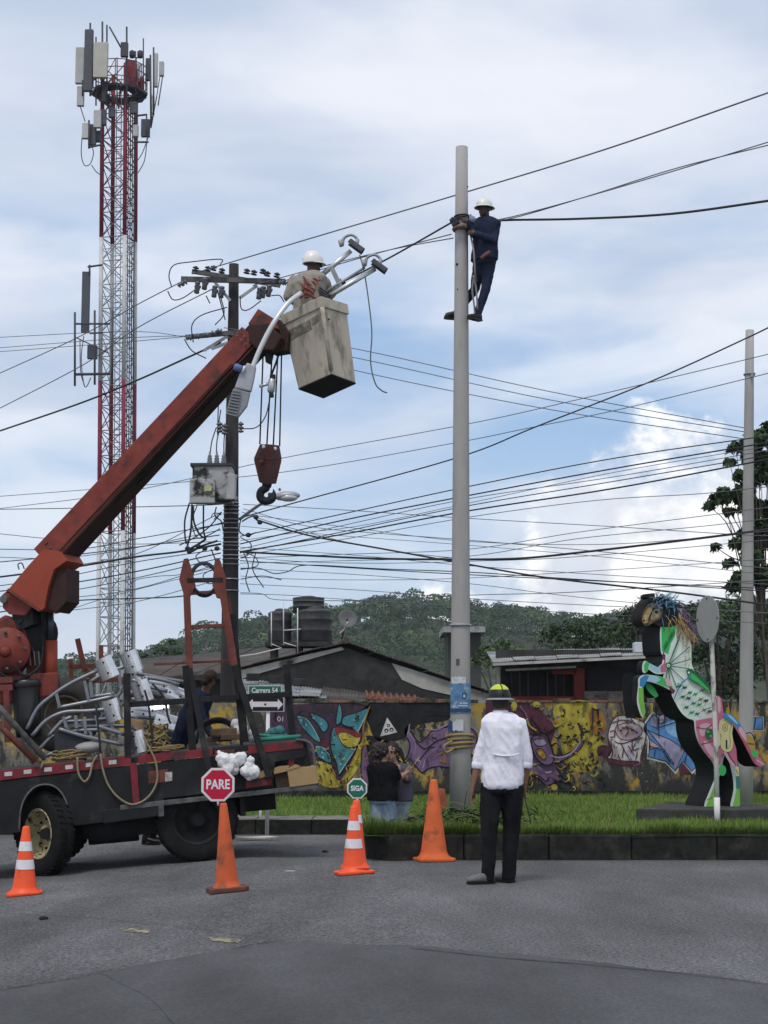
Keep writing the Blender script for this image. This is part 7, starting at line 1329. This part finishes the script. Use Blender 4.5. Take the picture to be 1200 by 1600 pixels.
def head_solid(b, J):
    h = V(J['head']); fw = V(J.get('hf', J['fw'])).normalized(); up = V(J.get('hu', (0, 0, 1))).normalized(); fw = (fw - up * fw.dot(up)).normalized(); rt = fw.cross(up)
    M = Matrix((rt, fw, up)).transposed(); b.ell(h + up * .03 - fw * .01, (.074, .092, .088), 16, 0, M); b.ell(h - up * .035 + fw * .022, (.06, .068, .078), 14, 0, M)
    caps(b, h + fw * .088 + up * .012, h + fw * .108 - up * .028, .010, .016, 8); caps(b, h + fw * .082 - up * .062 - rt * .018, h + fw * .082 - up * .062 + rt * .018, .011, .011, 8); caps(b, h + fw * .07 - up * .098, h + fw * .072 - up * .09, .02, .02, 8)
    for s in (-1, 1): b.ell(h + rt * s * .076 - fw * .008 - up * .008, (.012, .02, .032), 8, 0, M); caps(b, h + fw * .078 + up * .03 + rt * s * .014, h + fw * .07 + up * .028 + rt * s * .05, .012, .01, 8)
    caps(b, h - up * .06 - fw * .02, V(J['neck']) - up * .02, .054, .058, 12); return h, fw, up, rt, M
def person(label, J, M_, legs=True, feet=True, group=None):
    base = V(J['base']); o = empty('person', base, label, 'person', group); b = MB(); S = J.get('s', 1.0)
    loft(b, torso_rings(J, -.008)); h, fw, up, rt, HMx = head_solid(b, J)
    for s in ('L', 'R'):
        if 'sh' + s in J: limb(b, J['sh' + s], J['el' + s], J['wr' + s], (.046, .038, .026)); d = V(J['wr' + s]) - V(J['el' + s]); hd2 = J.get('hd' + s, d); hand(b, V(J['wr' + s]) + V(hd2).normalized() * .01, hd2, J.get('th' + s, fw), J.get('curl' + s, .5))
        if legs: limb(b, J['hip' + s], J['kn' + s], J['an' + s], (.08, .053, .04))
        if legs and feet: caps(b, V(J['an' + s]) - V((0, 0, .03)), V(J['toe' + s]), .045, .035)
    solid('body', b, M_['skin'], o, .0085, 3)
    b = MB(); loft(b, torso_rings(J, .024, hem=J.get('hem', .1)))
    sl_ = J.get('sleeve', .55)
    for s in ('L', 'R'):
        if 'sh' + s not in J: continue
        p, m, q = V(J['sh' + s]), V(J['el' + s]), V(J['wr' + s]); e = .014 if sl_ < .9 else .012
        if sl_ <= .5: caps(b, p, p.lerp(m, sl_ * 2), .046 + e + .004, .046 + e)
        else:
            caps(b, p, m, .048 + e, .042 + e); t = (sl_ - .5) * 2
            if t > .02: caps(b, m, m.lerp(q, t), .042 + e, .036 + e * .9)
    solid('shirt', b, M_['shirt'], o, .011, 4, J.get('wr_s', (.008, 12)))
    if legs:
        b = MB(); T = J.get('tr', 1.0); loft(b, torso_rings(J, .008)[:3] + [(torso_rings(J, .008)[3][0] * 1, V(J['rt']).normalized(), V(J['fw']).normalized(), .13 * J.get('w', 1), .10 * J.get('w', 1))])
        for s in ('L', 'R'):
            p, m, q = V(J['hip' + s]), V(J['kn' + s]), V(J['an' + s]); caps(b, p, p.lerp(m, .5), .094 * T, .082 * T); caps(b, p.lerp(m, .5), m, .082 * T, .066 * T); caps(b, m, q, .066 * T, .054 * T); caps(b, m.lerp(q, .7), q + (q - m).normalized() * .022, .052 * T, .054 * T)
        solid('trousers', b, M_['trousers'], o, .012, 4, J.get('wr_t', (.007, 9)))
        if feet:
            for s in ('L', 'R'):
                a, t = V(J['an' + s]), V(J['toe' + s]); d = V((t.x - a.x, t.y - a.y, 0)).normalized(); g0 = J['gz' + s] if 'gz' + s in J else t.z - .035; b = MB(); sd = V((-d.y, d.x, 0)); hl_ = V((a.x, a.y, 0)) - d * .055
                L_ = 0.27; prof = [(0, .036, .09), (.08, .042, .11), (.28, .044, .108), (.5, .046, .082), (.78, .048, .064), (.94, .038, .05), (1.0, .022, .034)]
                loft(b, [(hl_ + d * L_ * t_ + V((0, 0, g0 + h_ / 2 + .012)), sd, V((0, 0, 1)), w_, h_ / 2) for t_, w_, h_ in prof], 14); caps(b, a - V((0, 0, .02)), hl_ + d * .07 + V((0, 0, g0 + .06)), .05, .045)
                sh = solid('shoe', b, M_['shoe'], o, .01, 2); b = MB(); b.prism([hl_ + d * L_ * t_ + sd * w_ * 1.06 * e + V((0, 0, g0 + .002)) for e, seq in ((1, prof), (-1, prof[::-1])) for t_, w_, h_ in seq], (0, 0, .024)); b.build('sole', M_.get('sole', EYE), sh) if False else b.build('sole', M_.get('sole', EYE), o)
    return o, h, fw, up, rt, HMx
def helmet(o, h, fw, up, rt, M, m, brim=.022, full=False, mb_=None, hgt=.14, off=.03):
    b = MB(); c = h + up * off; n = 22; vs = []; prof = [(1.0, 0), (.985, .2), (.93, .4), (.82, .6), (.63, .8), (.42, .917), (.2, .98), (.02, 1.0)]
    for r, z in prof:
        for k in range(n): a = 2 * PI * k / n; vs.append(c + rt * math.cos(a) * .108 * r + fw * math.sin(a) * .130 * r + up * z * hgt)
    b.add(vs, [(i * n + k, i * n + (k + 1) % n, (i + 1) * n + (k + 1) % n, (i + 1) * n + k) for i in range(len(prof) - 1) for k in range(n)], 0, True)
    hel = b.build('helmet', m, o); b = MB(); vs = []
    for rr, zz in ((.98, .004), (1.06, -.006), (1.10, -.014), (1.06, -.016), (.98, -.004)):
        for k in range(n):
            a = 2 * PI * k / n; ex = brim if full else max(0, math.sin(a)) ** 2 * brim * 2.2; f = (rr - .98) / .12; vs.append(c + rt * math.cos(a) * (.108 * .98 + ex * f + .002) + fw * math.sin(a) * (.130 * .98 + ex * f + .002) + up * zz)
    b.add(vs, [(i * n + k, i * n + (k + 1) % n, (i + 1) * n + (k + 1) % n, (i + 1) * n + k) for i in range(4) for k in range(n)], 0, True); b.build('helmet_brim', mb_ or m, hel)
    b = MB(); b.tube([c + fw * .128 * math.cos(a) + up * (hgt * math.sin(a) + .004) for a in np.linspace(.15, PI - .15, 14)], .008, 6); b.build('helmet_ridge', m, hel); return hel
WHT = mat('shirt_white', (.74, .73, .80), .85, .04, 6, bump=.08); BLKT = mat('trouser_black', (.014, .014, .016), .9, .3, 8, bump=.15, spec=.08); SHG = mat('shoe_grey', (.13, .13, .13), .55, .2, 12); HWH = mat('helmet_white', (.70, .69, .64), .35, .05, 4, spec=.5)
# man with the white shirt, seen from behind
gm_ = G(768, 1381); MY = gm_.y; mp = lambda x, y, d=0.0: P(x, y, MY + d); fwm = V((-.30, .95, 0))
rtm = V((.95, .30, 0))
J = dict(base=(mp(770, 1381).x, MY, zr(mp(770, 1381).x, MY)), rt=rtm, fw=fwm, hf=(-.2, .98, .10), pelvis=mp(785, 1222), chest=mp(788, 1138, .02), neck=mp(782, 1112, .03), head=mp(780.5, 1096, .05), w=1.04, belly=.015, sleeve=.62, hem=.06, tuck=.02,
         shL=mp(764, 1133), elL=mp(749, 1184, .03), wrL=mp(738.5, 1231, -.02), shR=mp(812, 1131), elR=mp(823, 1184, .03), wrR=mp(820, 1226, .05), thL=(.3, .9, 0), thR=(-.3, .9, 0), hdL=(-.10, -.02, -1), hdR=(-.12, .25, -1), curlL=.7, curlR=1.1,
         hipL=mp(768, 1232), knL=mp(764, 1302, -.02), anL=mp(763, 1367), hipR=mp(800, 1232), knR=mp(799, 1300, .08), anR=mp(795, 1366, .10), toeL=mp(736, 1377, -.06), toeR=mp(783, 1374, .22), tr=1.16, wr_s=(.011, 9), wr_t=(.010, 8))
for s_, q in (('L', J['anL']), ('R', J['anR'])): J['gz' + s_] = zr(q.x, q.y) + .004
MM = dict(skin=SKB, shirt=WHT, trousers=BLKT, shoe=SHG, sole=EYE)
o, h, fw, up, rt, HMx = person('man in white shirt and black trousers seen from behind on the road', J, MM)
helmet(o, h, fw, up, rt, HMx, mat('helmet_black', (.012, .012, .012), .5, .1, 4, spec=.3), .03, True, mat('brim_grey', (.24, .24, .24), .6, .1, 5), .135, .028)
b = MB(); n = 18; vs = []
for r, z in ((.80, .62), (.66, .79), (.44, .93), (.22, 1.0), (.02, 1.02)):
    for k in range(n): a = 2 * PI * k / n; vs.append(h + up * .028 + rt * math.cos(a) * .113 * r + fw * math.sin(a) * .136 * r + up * z * .136)
b.add(vs, [(i * n + k, i * n + (k + 1) % n, (i + 1) * n + (k + 1) % n, (i + 1) * n + k) for i in range(4) for k in range(n)], 0, True); b.build('helmet_crown_patch', mat('helmet_lime', (.50, .55, .05), .4, .06, 4), o)
b = MB(); b.ell(h - up * .005 - fw * .02, (.081, .088, .075), 14, 0, HMx); solid('hair', b, HAIR, o, .012, 1, (.008, 40))
b = MB(); nkp = V(J['neck']); loft(b, [(nkp - V((0, 0, .03)), rtm.normalized(), fwm.normalized(), .082, .078), (nkp + V((0, 0, .012)), rtm.normalized(), fwm.normalized(), .072, .07)], 18, 2); b.build('collar', WHT, o)
yk = [mp(x, y, -.158) for x, y in ((770, 1178), (780, 1180.5), (792, 1181), (804, 1180), (812, 1177))]
b = MB(); b.tube(crom(yk, 4), [.004] + [.009] * 15 + [.004], 6); b.build('back_vent_fold', WHT, o)
for q, e in ((J['elL'].lerp(J['wrL'], .24), .052), (J['elR'].lerp(J['wrR'], .24), .052)):
    d = V((0, 0, -1)); b = MB(); b.lathe([(e, -.03), (e + .007, -.02), (e + .007, .02), (e, .03)], q, (J['wrL'] - J['elL']) if q is J['elL'] else (J['wrR'] - J['elR']), 16, caps=False); b.build('rolled_cuff', WHT, o)
MB().tube(crom([mp(817, 1236, .06), mp(824, 1262, .04), mp(830, 1288, .02)], 4), .006, 6).single('thin_stick', CABL, mp(830, 1288, .02), 'thin dark cord dangling from the right hand of the white-shirted man', 'stick')
# lineman in the bucket
BY_ = 20.0; bp_ = lambda x, y, d=0.0: P(x, y, BY_ + d); BEIGE = mat('shirt_beige', (.27, .245, .21), .9, .12, 7, bump=.1); NAVY = mat('work_navy', (.020, .026, .052), .9, .2, 6, bump=.1, spec=.08); NAVD = mat('faded_dark_navy', (.014, .018, .036), .9, .2, 6, bump=.1, spec=.05)
fwb = V((.45, .75, 0)); rtb = V((.86, -.5, 0))
J = dict(base=bp_(485, 590), rt=rtb, fw=fwb, hf=(.95, .25, -.05), pelvis=bp_(484, 507, .02), chest=bp_(482, 443), neck=bp_(487, 424), head=bp_(489, 412.5, .02), w=1.12, sleeve=.85, hem=.05, shL=bp_(459, 438, .06), elL=bp_(450, 464, .05), wrL=bp_(468, 476, .25), shR=bp_(508, 441, .0), elR=bp_(515, 462, .15), wrR=bp_(528, 448, .3), thL=(0, 0, 1), thR=(0, 0, 1), curlL=1.2, curlR=1.4,
         hipL=bp_(476, 512), hipR=bp_(494, 512), knL=bp_(484, 556, .05), knR=bp_(502, 556, .05), anL=bp_(492, 596, .05), anR=bp_(510, 592, .05), toeL=bp_(494, 600, .15), toeR=bp_(512, 596, .15), wr_s=(.010, 12))
o, h, fw, up, rt, HMx = person('lineman in beige shirt and white helmet standing in the raised bucket', J, dict(skin=SKD, shirt=BEIGE, trousers=NAVY, shoe=EYE), feet=False)
helmet(o, h, fw, up, rt, HMx, HWH, .016, hgt=.155, off=.012)
HAR = mat('harness_red', (.22, .06, .045), .8, .25, 9); sf = lambda x, y, d=-.17: bp_(x, y, d)
for pts in ([(470, 442), (478, 454), (490, 464), (505, 468)], [(500, 436), (492, 446), (480, 456), (468, 466)], [(474, 432), (480, 444), (486, 456)], [(498, 432), (494, 448), (488, 460)]): MB().tube(crom([sf(*p) for p in pts], 4), .013, 6).build('harness_strap', HAR, o)
for c_, r_ in (((484, 446), .07), ((489, 441), .06), ((478, 458), .07), ((484, 455), .06)):
    q = sf(*c_, -.17); MB().tube([q + V((math.cos(a) * r_, -.02 * math.sin(a * 2), math.sin(a) * r_ * .75)) for a in np.linspace(0, 2 * PI, 16)], .010, 6, cap=False).build('harness_rope', HAR, o)
for k in range(4): MB().tube(crom([sf(492 + 2 * k, 446 + 4 * k, -.15), sf(504, 452 + 4 * k, -.14), sf(516, 462 + 3 * k, -.08)], 4), .009, 5).build('harness_cord', STG, o)
# lineman on the pole
LYp = 22.75; qp = lambda x, y, d=0.0: P(x, y, LYp + d); fwl = V((-.8, -.15, .0)); rtl = V((.3, -.95, 0))
J = dict(base=qp(742, 500), rt=(.82, -.55, 0), fw=(-.55, -.82, 0), hf=(-.75, -.65, -.12), pelvis=qp(757, 402), chest=qp(760, 354), neck=qp(758, 339), head=qp(757, 327, -.04), w=1.0, sleeve=1.0, hem=.05, shL=qp(776, 349, -.02), elL=qp(772, 376, -.16), wrL=qp(745, 366, -.25), shR=qp(744, 348, -.02), elR=qp(740, 366, -.14), wrR=qp(734, 348, -.19), thL=(0, 0, 1), thR=(0, 0, 1), hdL=(-1, .2, .3), hdR=(-1, .2, .5), curlL=1.0, curlR=1.0,
         hipL=qp(765, 408), hipR=qp(750, 408), knL=qp(759, 452, -.05), anL=qp(747, 488, -.05), knR=qp(742, 452, .14), anR=qp(716, 486, .24), toeL=qp(740, 498, -.12), toeR=qp(699, 492, .18), wr_s=(.007, 12), wr_t=(.007, 9))
J['gzL'] = qp(745, 503).z; J['gzR'] = qp(705, 499, .2).z
o, h, fw, up, rt, HMx = person('lineman in navy overalls and white helmet clinging to the concrete pole', J, dict(skin=SKD, shirt=NAVY, trousers=NAVY, shoe=EYE))
helmet(o, h, fw, up, rt, HMx, HWH, .03, True)
GLV = mat('glove_grey', (.20, .24, .32), .8, .15, 9); b = MB(); b.ell(qp(738, 343, -.2), (.05, .05, .055), 10); b.ell(qp(735, 338, -.2), (.022, .022, .04), 8); solid('glove', b, GLV, o, .01, 2)
MB().tube(crom([qp(752, 404, -.19), qp(757, 399, -.2), qp(765, 394, -.16)], 3), .028, 8).build('tool_pouch', mat('pouch_rust', (.15, .06, .05), .8, .2, 8), o)
STRP = mat('strap_grey', (.22, .21, .20), .85, .2, 9)
for pts in ([(734, 362, -.1), (740, 392, -.22), (742, 424, -.2), (744, 440, -.1)], [(741, 430, -.15), (738, 452, -.12), (741, 478, -.1), (742, 492, -.08)], [(739, 430, -.15), (744, 452, -.12), (746, 484, -.12)]): MB().tube(crom([qp(*p) for p in pts], 5), .014, 6).build('climbing_strap', STRP, o)
for a, b_ in (((705, 341), (716, 349)), ((703, 346), (714, 341)), ((706, 352), (718, 346))): MB().bar(P(*a, 22.62), P(*b_, 22.60), .05, .05).build('wire_clamp', CABL, pc, bevel=.01)
# two women chatting in the gap between the kerbs
WYm = 21.5; wp = lambda x, y, d=0.0: P(x, y, WYm + d); zg = -.2; JEAN = mat('jeans_light', (.22, .29, .38), .9, .15, 8, bump=.1, col2=(.36, .43, .5), mix2=(.5, .72), scale2=4); JEA2 = mat('jeans_pale', (.30, .36, .42), .9, .12, 8, bump=.1); BTEE = mat('tee_black', (.010, .010, .011), .9, .2, 8, bump=.1, spec=.05); PTEE = mat('tee_mauve', (.085, .075, .105), .9, .15, 8, bump=.1)
gz_ = lambda x, d=0.0: zr(wp(x, 1300, d).x, WYm + d)
J = dict(base=(wp(598, 1320).x, WYm, gz_(598)), rt=(.80, -.55, 0), fw=(.55, .80, 0), hf=(.9, .35, -.35), pelvis=wp(598, 1243), chest=wp(598, 1203), neck=wp(597, 1189), head=wp(596, 1175), w=1.06, s=.9, sleeve=.42, hem=.06, shL=wp(584, 1199, .05), elL=wp(586, 1218, .2), wrL=wp(612, 1206, .28), shR=wp(611, 1199, -.08), elR=wp(622, 1216, .0), wrR=wp(633, 1209, .1), thL=(0, 0, 1), thR=(0, 0, 1), curlL=1.1, curlR=1.1,
         hipL=wp(590, 1250, .03), hipR=wp(606, 1250, -.03), knL=wp(589, 1288), knR=wp(609, 1288), anL=(wp(590, 1320).x, WYm, gz_(590) + .07), anR=(wp(608, 1320).x, WYm - .04, gz_(608) + .07), toeL=(wp(594, 1320).x, WYm + .14, gz_(590) + .035), toeR=(wp(613, 1320).x, WYm + .1, gz_(608) + .035), tr=1.1, wr_s=(.007, 12), wr_t=(.010, 9))
o, h, fw, up, rt, HMx = person('woman in black tee and light jeans with her back to us behind the kerb', J, dict(skin=SKM, shirt=BTEE, trousers=JEAN, shoe=SHG), group='women talking by the kerb')
b = MB(); b.ell(h + up * .025 - fw * .025, (.092, .105, .098), 14, 0, HMx); caps(b, h - fw * .06, h - fw * .08 - up * .13, .085, .065); solid('hair', b, HAIR, o, .012, 2, (.028, 26)); MB().lathe([(.001, 0), (.010, 0), (.010, .006), (.001, .006)], h + rt * .088 + fw * .0, rt, 10).build('ear_stud', REF, o)
J = dict(base=(wp(622, 1320, .4).x, WYm + .4, gz_(622, .4)), rt=(-.9, .3, 0), fw=(-.4, -.9, 0), hf=(-.35, -.85, -.38), pelvis=wp(622, 1244, .4), chest=wp(621, 1206, .4), neck=wp(615, 1191, .38), head=wp(612, 1177, .34), w=.98, s=.88, sleeve=.45, hem=.06, shL=wp(633, 1201, .36), elL=wp(638, 1218, .24), wrL=wp(622, 1208, .12), shR=wp(608, 1201, .42), elR=wp(610, 1218, .3), wrR=wp(620, 1206, .15), thL=(0, 0, 1), thR=(0, 0, 1), curlL=1.1, curlR=1.1,
         hipL=wp(629, 1250, .4), hipR=wp(615, 1250, .4), knL=wp(627, 1288, .38), knR=wp(613, 1288, .38), anL=(wp(626, 1320, .4).x, WYm + .4, gz_(626, .4) + .07), anR=(wp(614, 1320, .4).x, WYm + .4, gz_(614, .4) + .07), toeL=(wp(624, 1320, .4).x, WYm + .24, gz_(626, .4) + .035), toeR=(wp(612, 1320, .4).x, WYm + .24, gz_(614, .4) + .035), tr=1.05, wr_s=(.007, 12), wr_t=(.009, 9))
o, h, fw, up, rt, HMx = person('woman in mauve tee facing us, looking down beside the other woman', J, dict(skin=SKM, shirt=PTEE, trousers=JEA2, shoe=SHG), group='women talking by the kerb')
b = MB(); b.ell(h + up * .045 - fw * .03, (.092, .092, .085), 14, 0, HMx); caps(b, h - fw * .06 + up * .02, h - fw * .07 - up * .06, .075, .06); b.ell(h + up * .10 - fw * .03, (.06, .06, .05), 10, 0, HMx); solid('hair', b, HAIR, o, .012, 2, (.022, 26))
for s in (-1, 1): b = MB(); b.ell(h + fw * .086 + up * .008 + rt * s * .032, (.014, .006, .006), 8, 0, HMx); b.build('eye', EYE, o); MB().tube([h + fw * .092 + up * .03 + rt * s * .016, h + fw * .086 + up * .034 + rt * s * .05], .004, 5).build('eyebrow', HAIR, o)
MB().tube([h + fw * .096 - up * .060 - rt * .02, h + fw * .099 - up * .062, h + fw * .096 - up * .060 + rt * .02], .005, 6).build('lips', mat('lip', (.22, .08, .07), .6, .1, 5), o)
# helper bending over the load from the far side of the truck
fb = G(232, 1319); HYp = fb.y; kp = lambda x, y, d=0.0: P(x, y, HYp + d); gzk = zr(fb.x, HYp) + .004
J = dict(base=(fb.x, HYp, gzk), rt=(.35, .9, 0), fw=(.75, -.3, -.55), hf=(.55, .75, -.45), hu=(.45, .1, .88), pelvis=kp(268, 1168), chest=kp(312, 1098, -.12), neck=kp(322, 1078, -.15), head=kp(329, 1060, -.2), w=1.1, sleeve=1.0, hem=.06, shL=kp(318, 1096, .1), elL=kp(322, 1130, -.05), wrL=kp(330, 1150, -.2), shR=kp(310, 1098, -.3), elR=kp(320, 1130, -.4), wrR=kp(334, 1152, -.5), hipL=kp(266, 1175, .08), hipR=kp(266, 1175, -.1), knL=kp(250, 1245, .08), knR=kp(246, 1245, -.1), anL=kp(238, 1308, .08), anR=kp(228, 1310, -.1), toeL=kp(246, 1317, .06), toeR=kp(238, 1319, -.12), gzL=gzk, gzR=gzk)
o, h, fw, up, rt, HMx = person('helper in dark navy bending over the load behind the truck rack', J, dict(skin=SKB, shirt=NAVD, trousers=BLKT, shoe=EYE))
b = MB(); b.ell(h + up * .03 - fw * .02, (.088, .10, .09), 14, 0, HMx); caps(b, h - fw * .05, h - fw * .06 - up * .07, .08, .06); solid('hair', b, mat('hair_brown', (.03, .018, .013), .7, .3, 30), o, .012, 1, (.014, 30))
bpy.data.scenes.remove(TMP)
# ------------------------------------------------------------------ damp valley air
hm = bpy.data.materials.new('haze_air'); hm.use_nodes = True; hn = hm.node_tree; hn.nodes.clear()
pv = hn.nodes.new('ShaderNodeVolumePrincipled'); pv.inputs['Color'].default_value = (.80, .88, 1.0, 1); pv.inputs['Density'].default_value = .00024; pv.inputs['Anisotropy'].default_value = .2
ho = hn.nodes.new('ShaderNodeOutputMaterial'); hn.links.new(pv.outputs[0], ho.inputs['Volume'])
tag(MB().box((0, 880, 27.5), (3100, 1960, 60)).build('haze', hm), kind='stuff')
